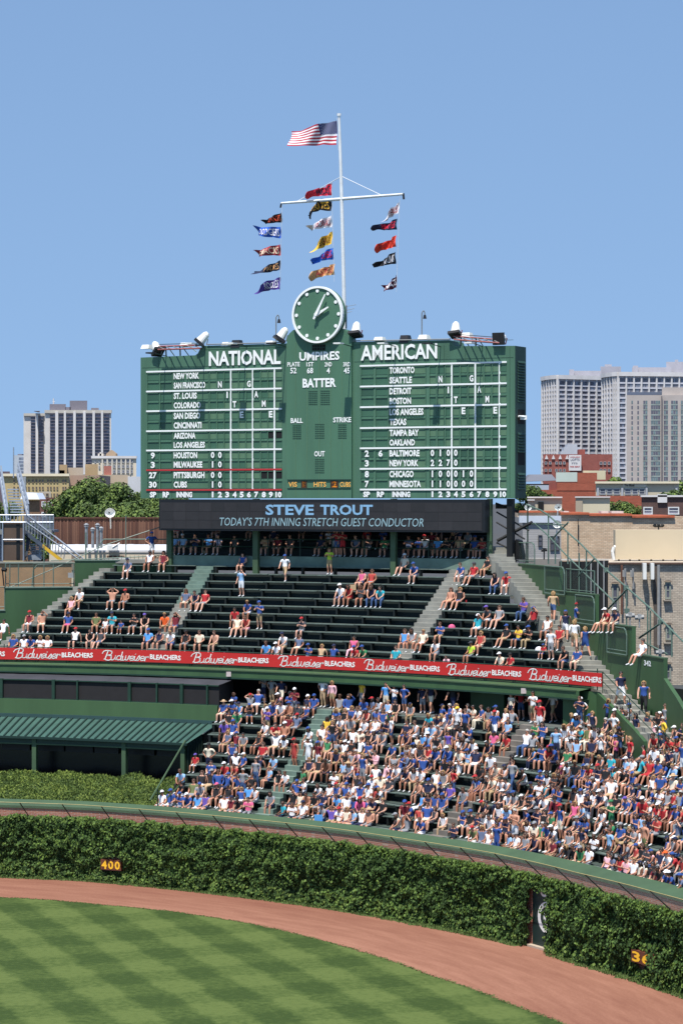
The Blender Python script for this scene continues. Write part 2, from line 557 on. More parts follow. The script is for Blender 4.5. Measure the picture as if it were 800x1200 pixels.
wall_strip(mb, lambda p: RW(p) - .06, WALLH, lambda p: RW(p) + LEDR, WALLH + .22, PH0, PH1, n)
wall_strip(mb, lambda p: RW(p) + LEDR, WALLH + .22, lambda p: RW(p) + LEDR, WALLH - .35, PH0, PH1, n)
mb.build('ledge', GREEN2, wall)
# door in the wall
DOORM = M('door_green', (26, 46, 42), 0.5, 0.1, 2)
WHITE = M('white_paint', (232, 232, 226), 0.5, 0.05, 3)
dr = MB()
P0, P1 = pol(RW(d0) + .02, d0), pol(RW(d1) + .02, d1)
DP = Plane((P0.x, P0.y), (P1.x, P1.y))
L = (DP.b - DP.a).length
dr.slab(DP, -0.02, L + .02, 0.05, 2.9, -0.05, 0.05)
door = dr.build('door', DOORM, wall)
# threshold
mb = MB(); mb.slab(DP, -.1, L + .3, 0.0, 0.09, 0.06, 0.3); mb.build('threshold', M('pale_board', (176, 160, 140), .8, .1, 4), wall)
ds = MB()
def ring_on(mb, pl, cu, cz, ro, ri, w, a0=0, a1=360, n=28, mi=0):
    for i in range(n):
        t0 = R(a0 + (a1 - a0) * i / n); t1 = R(a0 + (a1 - a0) * (i + 1) / n)
        mb.face([pl.p(cu + ri * math.cos(t0), cz + ri * math.sin(t0), w), pl.p(cu + ro * math.cos(t0), cz + ro * math.sin(t0), w),
                 pl.p(cu + ro * math.cos(t1), cz + ro * math.sin(t1), w), pl.p(cu + ri * math.cos(t1), cz + ri * math.sin(t1), w)], mi)
UC = DP.u(641.5)
ring_on(ds, DP, UC, 1.35, 0.68, 0.47, 0.056)
ring_on(ds, DP, UC + .05, 1.35, 0.30, 0.14, 0.056, 40, 320)
ring_on(ds, DP, UC - .22, 2.52, 0.30, 0.20, 0.056, 50, 310)
plane_text(ds, 'l', DP, UC + .14, UC + .26, 2.2, 2.82, 0.056)
ds.build('door_emblem', WHITE, door)

# wire basket: struts, rim, chain link
mb = MB(); rim = MB(); wire = MB()
basket = thing('wire_basket', 'slanted wire basket with yellow rim along the top of the ivy wall', 'basket', pol(48, 50, 3.3))
ph = PH0 + 1.0
STRUT = M('dark_strut', (24, 34, 32), 0.5, 0.1, 3)
WIRE = M('galvanised_wire', (128, 130, 124), 0.5, 0.1, 3, metal=0.3)
def b_out(p): return RW(p) - 1.0
while ph < PH1:
    s_ = MB()
    s_.tube(pol(RW(ph) - .05, ph, 3.02), pol(b_out(ph), ph, 3.86), 0.028, 5)
    s_.build('strut', STRUT, basket)
    ph += math.degrees(2.35 / 48.5)
nn = 200
for i in range(nn):
    a = PH0 + (PH1 - PH0) * i / nn; b = PH0 + (PH1 - PH0) * (i + 1) / nn
    rim.tube(pol(b_out(a), a, 3.87), pol(b_out(b), b, 3.87), 0.014, 5, caps=False)
rim.build('rim', M('yellow_rim', (176, 162, 108), 0.6, 0.1, 3), basket)
nw = 900
for i in range(nw):
    a = PH0 + (PH1 - PH0) * i / nw; da = (PH1 - PH0) / nw
    for s in (1, -1):
        b = a + s * da * 9.0
        p = pol(RW(a) - .05, a, 3.04); q = pol(b_out(b), b, 3.86)
        d = Vector((0.0018, 0.0018, 0))
        wire.face([p - d, p + d, q + d, q - d])
o = wire.build('wire_mesh', WIRE, basket, kind='stuff')

# ivy: thousands of leaves hung on the wall in clumps
IVYM = [M('ivy_leaf_dark', (40, 60, 24), 0.75, 0.3, 6, spec=.25), M('ivy_leaf_mid', (64, 90, 38), 0.7, 0.3, 6, spec=.3), M('ivy_leaf_light', (92, 116, 48), 0.65, 0.25, 6, spec=.3), M('ivy_leaf_yellow', (94, 112, 50), 0.7, 0.2, 6, spec=.25)]
def ivy_depth(s, z):
    v = Vector((s * 0.55, z * 0.8, 1.7)); v2 = Vector((s * 2.6, z * 2.6, 5.1)); v3 = Vector((s * 6, z * 6, 9))
    return 0.34 + 0.34 * noise.noise(v) + 0.26 * noise.noise(v2) + 0.07 * noise.noise(v3)
SIGNS = [(phix(126, 47.4), phix(149, 47.4), 1005, 1021), (phix(755, 49.0), phix(773, 49.0), 1115, 1136)]
def ivy_top(ph):
    t = 3.06 + 0.16 * noise.noise(Vector((ph * 1.1, 0, 0))) + 0.09 * noise.noise(Vector((ph * 6, 2, 0)))
    return t
mb = MB()
backi = 420
k = len(mb.v); rows = 12
for i in range(backi + 1):
    ph = PH0 + (PH1 - PH0) * i / backi
    for j in range(rows + 1):
        z = 0.02 + (ivy_top(ph) - 0.1) * j / rows
        dd = max(0.05, ivy_depth(ph * .85, z) - 0.12)
        if j == rows: dd = -0.02
        mb.v.append(tuple(pol(RW(ph) - dd, ph, z)))
def in_gap(ph, z):
    if z > 2.45 + .2 * noise.noise(Vector((ph * 3, 0, 4))): return False
    if d0 - 0.05 + 0.25 * noise.noise(Vector((z * 3, 1, 1))) < ph < d1 + 0.1 * noise.noise(Vector((z * 3, 4, 1))) and z < 2.7: return True
    return False
def sign_gap(ph, z, pad=0.0):
    p = pol(RW(ph), ph, z); x, y = scr(p)
    for a, b, y0, y1 in SIGNS:
        if a - pad < ph < b + pad and y0 - 2 < y < y1: return True
    return False
for i in range(backi):
    for j in range(rows):
        ph = PH0 + (PH1 - PH0) * (i + .5) / backi; z = 3.0 * (j + .5) / rows
        if in_gap(ph, z) or sign_gap(ph, z, .2): continue
        a = k + i * (rows + 1) + j
        mb.f.append((a, a + rows + 1, a + rows + 2, a + 1)); mb.m.append(0)
rnd = random.Random(11)
def leaf(mb, p, nrm, s, mi, rnd):
    up = Vector((rnd.uniform(-.5, .5), rnd.uniform(-.5, .5), -1)).normalized()
    t = up.cross(nrm)
    if t.length < .1: t = Vector((1, 0, 0))
    t.normalize(); up = nrm.cross(t).normalized()
    a = p - up * s * .5; b = p + t * s * .45 + nrm * s * .12; c = p + up * s * .5; d = p - t * s * .45 + nrm * s * .12
    mb.face([a, b, c], mi); mb.face([a, c, d], mi)
for i in range(66000):
    ph = rnd.uniform(PH0 + 4, PH1 - 1)
    z = rnd.uniform(0.02, ivy_top(ph) + 0.06)
    if rnd.random() < 0.12: z = ivy_top(ph) + rnd.uniform(-.1, .06)
    if in_gap(ph, z) or sign_gap(ph, z): continue
    dd = max(0.04, ivy_depth(ph * .85, z) + rnd.uniform(-.1, .08))
    if z > ivy_top(ph) - .12: dd *= rnd.uniform(.1, 1)
    if z < 0.35: dd += 0.06
    p = pol(RW(ph) - dd, ph, z)
    nrm = Vector((-math.sin(R(ph)) + rnd.uniform(-.8, .8), -math.cos(R(ph)) + rnd.uniform(-.8, .8), rnd.uniform(-.2, 1.1))).normalized()
    q = rnd.random() + 0.5 * noise.noise(Vector((ph * .9, z * 1.2, 8)))
    low = z < 0.7
    mi = 0 if q < .38 else 1 if q < .78 else 2
    if low and rnd.random() < .2: mi = 3
    if z > ivy_top(ph) - .25 and rnd.random() < .5: mi = 2
    leaf(mb, p, nrm, rnd.uniform(.07, .17), mi, rnd)
tag(mb.build('ivy', IVYM), 'dense green ivy covering the brick outfield wall', 'ivy', kind='stuff')

# distance markers set in the ivy
PLATE = M('marker_board', (96, 50, 30), 0.7, 0.3, 6)
YEL = M('marker_yellow', (242, 186, 44), 0.5, 0.06, 6)
for (a, b, y0, y1), txt, lab in zip(SIGNS, ('400', '36'), ('yellow 400 distance marker set in the ivy at left', 'yellow 36 distance marker half covered by ivy at lower right')):
    p, q = pol(RW(a) - .52, a), pol(RW(b) - .45, b)
    pl = Plane((p.x, p.y), (q.x, q.y)); u1 = (pl.b - pl.a).length
    z1 = zat(y0 + 2, pl.a.y); z0 = zat(y1 - 1, pl.a.y) + .05
    if txt == '36': z1 = zat(y0 + 3, pl.depth(760)); z0 = zat(y1 - 2, pl.depth(760)) + .05
    t = thing('distance_marker', lab, 'sign', pl.p(u1 / 2, z0))
    s_ = MB(); s_.slab(pl, 0, u1, z0, z1, -.25, 0); s_.build('board', PLATE, t)
    for i, ch in enumerate(txt):
        w_ = u1 / len(txt); s_ = MB()
        hh = (z1 - z0)
        e = (u1 * .05 + w_ * .96 * i, u1 * .05 + w_ * .96 * i + w_ * .78)
        f0 = lambda s, t: pl.p(e[0] + (e[1] - e[0]) * s, z0 + hh * (.08 + .84 * t), .012)
        put_text(s_, ch, f0, 0.03)
        s_.build('numeral', YEL, t)
# leaves hanging over the right marker
mb = MB()
a, b, y0, y1 = SIGNS[1]
for i in range(90):
    ph = b + rnd.uniform(-.22, .5); 
    z = rnd.uniform(0.55, 1.6)
    leaf(mb, pol(RW(ph) - .50 - rnd.uniform(0, .1), ph, z), Vector((-.8, -.5, .3)).normalized(), rnd.uniform(.1, .18), rnd.choice((0, 1, 2)), rnd)
tag(mb.build('ivy_sprig', IVYM), 'ivy sprigs hanging over the lower right distance marker', 'ivy', kind='stuff')
# ================================================================== lower and upper bleachers
CONC = M('weathered_concrete', (138, 137, 128), 0.9, 0.2, 1.2, 0.2)
CONCG = M('greenish_concrete', (104, 124, 112), 0.85, 0.2, 1.2, 0.2)
CONCL = M('worn_concrete', (116, 110, 102), 0.9, 0.2, 1.2, 0.2)
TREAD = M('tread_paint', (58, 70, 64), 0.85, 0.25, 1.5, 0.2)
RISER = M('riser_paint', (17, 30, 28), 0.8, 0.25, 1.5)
BENCH = M('bench_plank', (92, 106, 98), 0.75, 0.3, 4.0, 0.1)
BRACK = M('bench_bracket', (16, 24, 22), 0.6, 0.1, 3)
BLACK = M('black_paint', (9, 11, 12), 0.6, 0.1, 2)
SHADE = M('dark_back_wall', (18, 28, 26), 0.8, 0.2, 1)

LR0, LRP, LH0, LRH, LN = 49.55, 0.81, 3.12, 0.45, 11       # lower rows: first radius, pitch, first tread height, rise, count
UR0, URP, UH0, URH, UN = 60.0, 0.80, 10.15, 0.42, 12
_lt = smooth_table([(49.75, 184), (51.35, 204), (53.75, 232), (55.35, 242), (57.75, 256), (63.5, 270)])
def lphi0(r): return phix(_lt(r), r)
LPHI1 = 82.0
def lais1(r): return 37.0 - (r - 50) * 0.28
def lais2(r): return 50.1 - (r - 50) * 0.27
SA, SB, SCp = Vector((8.5, 136.9)), Vector((12.5, 121.0)), Vector((13.9, 113.0))   # left edge of the outer stair
RA, RB, RC = Vector((9.6, 136.9)), Vector((13.9, 121.0)), Vector((15.5, 113.0))    # right edge of it
def uphi_end(r):
    lo, hi = 0.0, 1.0
    fr = lambda t: (SA + (SB - SA) * t - C0).length
    for _ in range(30):
        m = (lo + hi) / 2
        if fr(m) > r: lo = m
        else: hi = m
    return phi_of(SA + (SB - SA) * lo) - 0.15
def uphi_start(r): return 13.6 + (r - 60) * 0.36
def uais1(r): return 23.0 - (r - 60) * 0.11
def uais2(r): return 37.7 - (r - 60) * 0.2

def in_aisle(tier, r, ph, pad=0.0):
    for f, wd in (((lais1, .95), (lais2, 1.0)) if tier == 'L' else ((uais1, 1.1), (uais2, 1.25))):
        if abs(ph - f(r)) < wd * .5 * 57.3 / r + pad: return True
    return False

def build_tier(name, label, tier, r0, rp, h0, rh, n, fa, fb, aisles):
    t = thing(name, label, 'bleachers', pol(r0, (fa(r0) + fb(r0)) / 2, h0))
    mb = MB()
    for i in range(n):
        r = r0 + rp * i; z = h0 + rh * i
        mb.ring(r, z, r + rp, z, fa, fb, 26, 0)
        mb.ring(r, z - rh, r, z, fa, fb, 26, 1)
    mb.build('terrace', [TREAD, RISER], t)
    secs = [fa] + [f for f, _ in aisles] + [fb]
    hw = [0] + [wd for _, wd in aisles] + [0]
    br = MB()
    for i in range(n):
        r = r0 + rp * i; z = h0 + rh * i
        for k in range(len(secs) - 1):
            g0 = (lambda k: lambda rr: secs[k](rr) + hw[k] * .5 * 57.3 / rr)(k)
            g1 = (lambda k: lambda rr: secs[k + 1](rr) - hw[k + 1] * .5 * 57.3 / rr)(k)
            a, b = g0(r + .6), g1(r + .6)
            np_ = max(1, round((b - a) / 57.3 * r / 3.6))
            for q in range(np_):                                    # every bench board is a piece
                aa = a + (b - a) * q / np_ + .03; bb = a + (b - a) * (q + 1) / np_ - .03
                m = MB()
                zz = z + .40 + 0.012 * math.sin(i * 3.3 + q * 2.1 + k)
                m.arcbox(r + .42, r + .72, zz, zz + .045, lambda _: aa, lambda _: bb, 2)
                m.build('bench', BENCH, t)
                for e in (aa + .12, (aa + bb) / 2):
                    p = pol(r + .44, e, 0); q2 = pol(r + .70, e, 0)
                    tt = Vector((math.cos(R(e)), -math.sin(R(e)), 0)) * .05
                    br.hexa([p - tt + Vector((0, 0, z)), p + tt + Vector((0, 0, z)), q2 + tt + Vector((0, 0, z)), q2 - tt + Vector((0, 0, z))],
                            [p - tt + Vector((0, 0, z + .395)), p + tt + Vector((0, 0, z + .395)), q2 + tt + Vector((0, 0, z + .395)), q2 - tt + Vector((0, 0, z + .395))])
        for f, wd in aisles:                                        # two aisle steps to every row
            for s_ in range(2):
                m = MB()
                ra, rb = r + .40 * s_ , r + rp
                za, zb = z - .02, z + (rh * .5) * (s_ + 1)
                if s_ == 1: zb = z + rh - .004
                hwid = wd * .5 * 57.3 / r
                m.arcbox(ra, rb if s_ else ra + .395, za, zb, lambda rr: f(rr) - hwid, lambda rr: f(rr) + hwid, 1)
                m.build('aisle_step', (CONCL if f is aisles[1][0] else CONCG) if name.startswith('lower') else CONCG if (f is aisles[0][0] and i > n - 6) else CONC, t)  # top rows of the first upper aisle use the greener concrete
    br.build('bench_brackets', BRACK, t, kind='stuff')
    return t
low = build_tier('lower_bleachers', 'lower bleachers packed with spectators just behind the ivy wall', 'L', LR0, LRP, LH0, LRH, LN,
                 lphi0, lambda r: LPHI1, [(lais1, .95), (lais2, 1.0)])
upp = build_tier('upper_bleachers', 'upper bleachers with mostly empty dark green rows under the scoreboard', 'U', UR0, URP, UH0, URH, UN,
                 uphi_start, uphi_end, [(uais1, 1.1), (uais2, 1.25)])
LTOP = LH0 + LRH * LN            # level of the lower rear walkway
LRT = LR0 + LRP * LN
UTOP = UH0 + URH * UN
URT = UR0 + URP * UN
# walkway and back wall of the lower bleachers (open and dark under the upper deck)
mb = MB()
mb.ring(LRT, LTOP, 63.5, LTOP, lphi0, lambda r: 82, 24)
mb.ring(LRT, LTOP - LRH, LRT, LTOP, lphi0, lambda r: 82, 24)
mb.build('walkway', M('walkway_concrete', (84, 88, 84), .9, .2, 1), low)
BW0, BW1 = phix(588, 61), phix(658, 61)
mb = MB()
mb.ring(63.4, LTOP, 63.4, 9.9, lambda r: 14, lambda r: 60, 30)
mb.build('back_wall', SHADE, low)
# side wall on the left end of the lower rows
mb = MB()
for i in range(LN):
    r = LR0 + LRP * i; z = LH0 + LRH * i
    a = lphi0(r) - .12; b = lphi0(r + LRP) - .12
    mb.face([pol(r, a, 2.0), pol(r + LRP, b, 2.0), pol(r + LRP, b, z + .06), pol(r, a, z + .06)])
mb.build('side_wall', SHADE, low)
# deck, roof slab and beam
deck_f0 = lambda r: 5.0
def deck_f1(r): return uphi_end(min(max(r, 60.4), 69)) if r > 60.4 else phi_of(SB)
mb = MB()
mb.ring(58.9, 9.86, UR0, 9.98, deck_f0, lambda r: phi_of(SB) + .2, 40, 0)       # top of the beam
mb.ring(63.5, 9.40, 58.9, 9.40, deck_f0, lambda r: phi_of(SB) + .2, 40, 1)
mb.ring(58.9, 9.48, 58.9, 9.86, deck_f0, lambda r: phi_of(SB) + .2, 40, 0)
mb.ring(58.9, 9.40, 58.9, 9.48, deck_f0, lambda r: phi_of(SB) + .2, 40, 1)
mb.build('front_beam', [GREEN, DGREEN], upp)
mb = MB()
mb.arcbox(58.84, 58.92, 9.83, 9.89, deck_f0, lambda r: phi_of(SB), 40)
mb.build('beam_flange', GREEN2, upp)
# left end strip: stepped concrete ends
for i in range(UN):
    r = UR0 + URP * i; z = UH0 + URH * i
    m = MB()
    m.arcbox(r, r + URP + .02, z - .4, z + .02, lambda rr: uphi_start(rr) - .62, lambda rr: uphi_start(rr) - .02, 1)
    m.build('end_step', CONC, upp)
    m = MB()
    m.arcbox(r + .42, r + URP, z + .02, z + .22, lambda rr: uphi_start(rr) - .62, lambda rr: uphi_start(rr) - .02, 1)
    m.build('end_step', CONC, upp)

# ---- outer stair at the right
stair = thing('outer_stair', 'wide concrete stair climbing to the scoreboard along the green outer wall', 'stairs', (12.5, 121, 9.9))
def seg_pt(pts, s):
    for (a, b) in zip(pts, pts[1:]):
        L_ = (b - a).length
        if s <= L_: return a + (b - a) * (s / L_)
        s -= L_
    return pts[-1] + (pts[-1] - pts[-2]).normalized() * s
def hst(t):      # height along the stair, t in 0..1 to SB, 1..2 to SC
    return 15.75 + (9.75 - 15.75) * t if t <= 1 else 9.75 + (8.1 - 9.75) * (t - 1)
NST = 30
prev = None
cuts = [(i / NST) for i in range(NST + 1)] + [1 + (i + 1) / 9 for i in range(8)]
for a, b in zip(cuts, cuts[1:]):
    def P_(pts, t):
        if t <= 1: return pts[0] + (pts[1] - pts[0]) * t
        return pts[1] + (pts[2] - pts[1]) * (t - 1)
    la, lb, ra, rb = P_((SA, SB, SCp), a), P_((SA, SB, SCp), b), P_((RA, RB, RC), a), P_((RA, RB, RC), b)
    z = hst((a)) - .1
    m = MB()
    m.hexa([(lb.x, lb.y, z - .9), (rb.x, rb.y, z - .9), (ra.x, ra.y, z - .9), (la.x, la.y, z - .9)],
           [(lb.x, lb.y, z), (rb.x, rb.y, z), (ra.x, ra.y, z), (la.x, la.y, z)])
    m.build('step', CONC, stair)
m = MB()        # steps above the top of the rows, up to the board
for i in range(5):
    z = 15.65 + .17 * i; y = 136.9 + .5 * i
    m.box(8.3 - .05 * i, 9.6, y, y + 3, z - .6, z + .12)
m.build('upper_flight', CONC, stair)
# parapet on the front-left of the lower flight, curved top
par = thing('stair_parapet', 'green parapet sloping down beside the lower flight of the outer stair', 'wall', (SB.x, SB.y, 7.7))
top = [(Plane((5.5, 124.2), (SB.x, SB.y)), 0)]
m = MB()
pp = [at(560, 800, 126.4)] 
path = [(Vector(pol(59.3, phix(659, 59.3))[:2]), 9.84), (SB + Vector((-.15, -.9)), 9.80), (SB + (SCp - SB) * .45 + Vector((-.12, 0)), 9.1), (SB + (SCp - SB) * .8 + Vector((-.12, 0)), 8.5), (SCp + Vector((-.12, 0)), 8.1)]
for (a, za), (b, zb) in zip(path, path[1:]):
    d = (b - a).normalized(); nn_ = Vector((-d.y, d.x)) * .18
    if nn_.y < 0: nn_ = -nn_
    m.hexa([(a.x, a.y, 7.0), (b.x, b.y, 7.0), (b.x + nn_.x, b.y + nn_.y, 7.0), (a.x + nn_.x, a.y + nn_.y, 7.0)],
           [(a.x, a.y, za), (b.x, b.y, zb), (b.x + nn_.x, b.y + nn_.y, zb), (a.x + nn_.x, a.y + nn_.y, za)])
m.build('parapet_wall', GREEN, par)

# doorway below the beam, with concessions sign
dp_a = pol(60.6, phix(588, 60.6)); dp_b = pol(60.6, phix(660, 60.6))
DW = Plane((dp_a.x, dp_a.y), (dp_b.x, dp_b.y))
cw = thing('concourse_wall', 'green wall with a dark doorway under the right end of the upper deck', 'wall', (dp_a.x, dp_a.y, LTOP))
m = MB()
u590, u658 = DW.u(590), DW.u(655)
m.slab(DW, -2.2, u590, LTOP, 9.42, -.15, 0)
m.slab(DW, u590, u658, 9.25, 9.42, -.15, 0)
m.build('wall_panel', GREEN, cw)
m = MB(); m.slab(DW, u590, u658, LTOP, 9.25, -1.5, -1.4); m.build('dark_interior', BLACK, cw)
m = MB(); plane_text(m, 'DOGS', DW, DW.u(625), DW.u(642), 9.0, 9.18, -1.38); m.build('lettering', M('dim_lettering', (120, 130, 150), .6, 0), cw)
m = MB(); m.slab(DW, DW.u(648), DW.u(653), 8.3, 8.9, -1.38, -1.35); m.build('menu_panel', M('menu_grey', (110, 110, 120), .5, .3, 6), cw)

# ---- banner with lettering on the upper rail
RED = M('banner_red', (190, 38, 34), 0.55, 0.08, 0.6)
BAN_R = 59.55
ban = thing('advertising_banner', 'long red banner with white lettering hung along the front rail of the upper bleachers', 'banner', pol(BAN_R, 30, 10.1))
bx0, bx1 = 8.0, phix(705, BAN_R)
ZB0, ZB1 = 10.10, 10.76
nb = 60
m = MB()
for i in range(nb):
    a = bx0 + (bx1 - bx0) * i / nb; b = bx0 + (bx1 - bx0) * (i + 1) / nb
    sag = lambda p: .015 * math.sin(p * 9)
    cut = .0
    m.hexa([pol(BAN_R - .03, a, ZB0 + sag(a)), pol(BAN_R - .03, b, ZB0 + sag(b)), pol(BAN_R, b, ZB0 + sag(b)), pol(BAN_R, a, ZB0 + sag(a))],
           [pol(BAN_R - .03, a, ZB1 + sag(a)), pol(BAN_R - .03, b, ZB1 + sag(b)), pol(BAN_R, b, ZB1 + sag(b)), pol(BAN_R, a, ZB1 + sag(a))])
m.build('banner_cloth', RED, ban)
def ban_map(x0, x1, y0f, y1f):
    p0, p1 = phix(x0, BAN_R), phix(x1, BAN_R)
    def f(s, t):
        ph = p0 + (p1 - p0) * s
        return pol(BAN_R - .045, ph, ZB0 + (ZB1 - ZB0) * (y0f + (y1f - y0f) * t) + .015 * math.sin(ph * 9))
    return f
# the script word as pen strokes: each letter a list of strokes in a unit box, slanted
SCRIPT = {
 'B': [[(.15,0),(.3,1.0)],[(-.25,.72),(-.1,1.0),(.35,1.12),(.72,1.0),(.7,.66),(.3,.55),(.72,.5),(.78,.12),(.45,-.05),(.05,.05)]],
 'u': [[(0,.5),(0,.15),(.18,0),(.4,.15),(.45,.5)],[(.45,.5),(.45,.1),(.6,.02)]],
 'd': [[(.45,.42),(.2,.52),(0,.25),(.15,0),(.42,.12)],[(.5,1.0),(.44,.1),(.6,.02)]],
 'w': [[(0,.5),(.02,.1),(.18,0),(.32,.2),(.34,.5)],[(.34,.2),(.42,0),(.6,.05),(.7,.5),(.8,.42)]],
 'e': [[(.02,.22),(.4,.32),(.3,.52),(.08,.45),(0,.18),(.15,0),(.45,.12)]],
 'i': [[(0,.5),(0,.1),(.18,.02)],[(.03,.72),(.06,.76)]],
 's': [[(0,.05),(.25,.55),(.32,.25),(.2,.0),(0,.04)]],
 'r': [[(0,0),(.05,.5),(.1,.42),(.3,.5),(.34,.36)]],
}
WIDTH = {'B': .78, 'u': .62, 'd': .62, 'w': .82, 'e': .5, 'i': .24, 's': .42, 'r': .4}
def script_word(mb, word, fn, th):
    tot = sum(WIDTH[c] for c in word); x = 0
    for c in word:
        for st in SCRIPT[c]:
            pts = []
            for j in range(len(st) - 1):
                p0 = st[max(0, j - 1)]; p1 = st[j]; p2 = st[j + 1]; p3 = st[min(len(st) - 1, j + 2)]
                for q in range(4):
                    t = q / 4
                    pts.append(tuple(.5 * ((2 * p1[k]) + (-p0[k] + p2[k]) * t + (2 * p0[k] - 5 * p1[k] + 4 * p2[k] - p3[k]) * t * t + (-p0[k] + 3 * p1[k] - 3 * p2[k] + p3[k]) * t ** 3) for k in (0, 1)))
            pts.append(st[-1])
            for a, b in zip(pts, pts[1:]):
                dx, dy = b[0] - a[0], b[1] - a[1]; L_ = math.hypot(dx, dy) or 1
                nx, ny = -dy / L_ * th, dx / L_ * th
                ex, ey = dx / L_ * th * .5, dy / L_ * th * .5
                q4 = [(a[0] - ex + nx, a[1] - ey + ny), (a[0] - ex - nx, a[1] - ey - ny), (b[0] + ex - nx, b[1] + ey - ny), (b[0] + ex + nx, b[1] + ey + ny)]
                mb.face([fn((x + px_ + py_ * .18) / tot, (py_ + .05) / 1.2) for px_, py_ in q4])
        x += WIDTH[c]
WH = M('banner_white', (238, 236, 230), 0.6, 0.0)
step_x = 104.6
for k in range(-1, 7):
    xs = [18 + 104.0 * k, 18 + 104.0 * k]
    bx = 18.5 + step_x * k * (1 - .002 * k) - (.0 if k < 4 else .6 * (k - 3))
    bx = (None, -85, 18, 122, 226, 328, 428.5, 525, 620)[k + 2] if k + 2 < 9 else None
    if bx is None: continue
    sc = 1.0 - .012 * max(0, k)
    m = MB(); script_word(m, 'Budweiser', ban_map(bx, bx + 53 * sc, .10, .95), .055); m.build('script_lettering', WH, ban, kind='stuff')
    m = MB(); put_text(m, 'BLEACHERS', ban_map(bx + 55 * sc, bx + 91.5 * sc, .26, .68), .03); m.build('block_lettering', WH, ban)
# rail posts under the banner
rail = thing('upper_front_rail', 'row of green posts carrying the red banner above the beam', 'railing', pol(59.6, 30, 9.9))
ph = 9.0
while ph < bx1:
    m = MB(); m.tube(pol(59.62, ph, 9.9), pol(59.62, ph, 10.95), .03, 5); m.build('post', DGREEN, rail)
    ph += math.degrees(1.9 / 59.5)
m = MB()
for i in range(40):
    a = 8 + (bx1 - 8) * i / 40; b = 8 + (bx1 - 8) * (i + 1) / 40
    m.tube(pol(59.62, a, 10.8), pol(59.62, b, 10.8), .025, 5, caps=False)
m.build('top_rail', DGREEN, rail)

# ---- deck behind the rows, under the board
mb = MB()
DKZ = 15.80
mb.ring(URT, UTOP - .02, URT, DKZ, lambda r: phix(199, r), lambda r: uphi_end(68.9), 24, 0)
mb.build('deck_wall', CONCG, upp)
mb = MB()
mb.ring(URT, DKZ, URT + 1.0, DKZ, lambda r: phix(199, r), lambda r: phix(576, r), 24, 0)
for j in range(4):
    rr = URT + 1.0 + .8 * j
    mb.ring(rr, DKZ + .42 * j, rr, DKZ + .42 * (j + 1), lambda r: phix(205, r), lambda r: phix(573, r), 16, 1)
    mb.ring(rr, DKZ + .42 * (j + 1), rr + .8, DKZ + .42 * (j + 1), lambda r: phix(205, r), lambda r: phix(573, r), 16, 0)
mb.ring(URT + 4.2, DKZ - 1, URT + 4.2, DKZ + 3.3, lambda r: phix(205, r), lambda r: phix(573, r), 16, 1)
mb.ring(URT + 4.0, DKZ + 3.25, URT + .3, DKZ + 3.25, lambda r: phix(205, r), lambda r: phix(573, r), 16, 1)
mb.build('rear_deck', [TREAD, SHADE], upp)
rr_ = thing('rear_deck_rail', 'green pipe rail along the shaded deck below the video board', 'railing', pol(URT, 30, DKZ))
m = MB(); RL0, RL1 = phix(199, URT), phix(575, URT)
for zz in (.55, 1.0):
    for i in range(24):
        a = RL0 + (RL1 - RL0) * i / 24; b = RL0 + (RL1 - RL0) * (i + 1) / 24
        m.tube(pol(URT + .1, a, DKZ + zz), pol(URT + .1, b, DKZ + zz), .03, 5, caps=False)
m.build('rail', DGREEN, rr_)
ph = RL0
while ph < RL1:
    m = MB(); m.tube(pol(URT + .1, ph, DKZ - .1), pol(URT + .1, ph, DKZ + 1.0), .03, 5); m.build('post', DGREEN, rr_)
    ph += 1.75

# dark mesh wind screens / pieces of the stair rail
hr = thing('stair_handrail', 'pipe handrail along the lower flight of the outer stair', 'railing', (SB.x, SB.y, 9.8))
m = MB()
pts = []
for k in range(6):
    t = 1 + k * .28
    p = SB + (SCp - SB) * (t - 1); pts.append((p.x + .25, p.y, hst(t) + .95))
m.pipe(pts, .025, 5)
for p in pts[::2]: m.tube((p[0], p[1], p[2] - 1.0), p, .025, 5)
m.pipe([(a, b, c - .45) for a, b, c in pts], .02, 5)
m.build('handrail', DGREEN, hr)

# ================================================================== restaurant box and hedge at the left
box = thing('batters_eye_lounge', 'low dark lounge with screened windows and green standing seam roof at left', 'building', pol(56, 20, 3.3))
BXE = lambda r: 28.45 - (r - 57.5) * .2
SCRN = M('black_screen', (30, 27, 29), 0.8, 0.15, 2)
TARP = M('grey_tarp', (58, 58, 64), 0.7, 0.2, .8, 0.2)
CORR = M('corrugated_dark_green', (24, 44, 36), 0.6, 0.1, 2)
bf = lambda r: 5.0
mb = MB()
mb.arcbox(57.35, 57.6, 7.2, 8.05, bf, BXE, 24); mb.build('green_parapet', M('parapet_green', (62, 90, 56), .6, .12, .7, streak=True), box)
mb = MB(); mb.ring(57.6, 8.05, 57.6, 9.1, bf, BXE, 24); 
mb.face([pol(57.6, BXE(57.6), 8.05), pol(59.9, BXE(59.9), 8.05), pol(59.9, BXE(59.9), 9.4), pol(57.6, BXE(57.6), 9.15)])
mb.build('window_screen', SCRN, box)
mb = MB()
k = 0
for i in range(40):
    a = 5 + (28.4 - 5) * i / 40; b = 5 + (28.4 - 5) * (i + 1) / 40
    z = lambda p: 9.12 + .05 * noise.noise(Vector((p, 0, 0)))
    mb.face([pol(57.55, a, z(a)), pol(57.55, b, z(b)), pol(59.6, b, 9.42), pol(59.6, a, 9.42)])
mb.build('tarp', TARP, box)
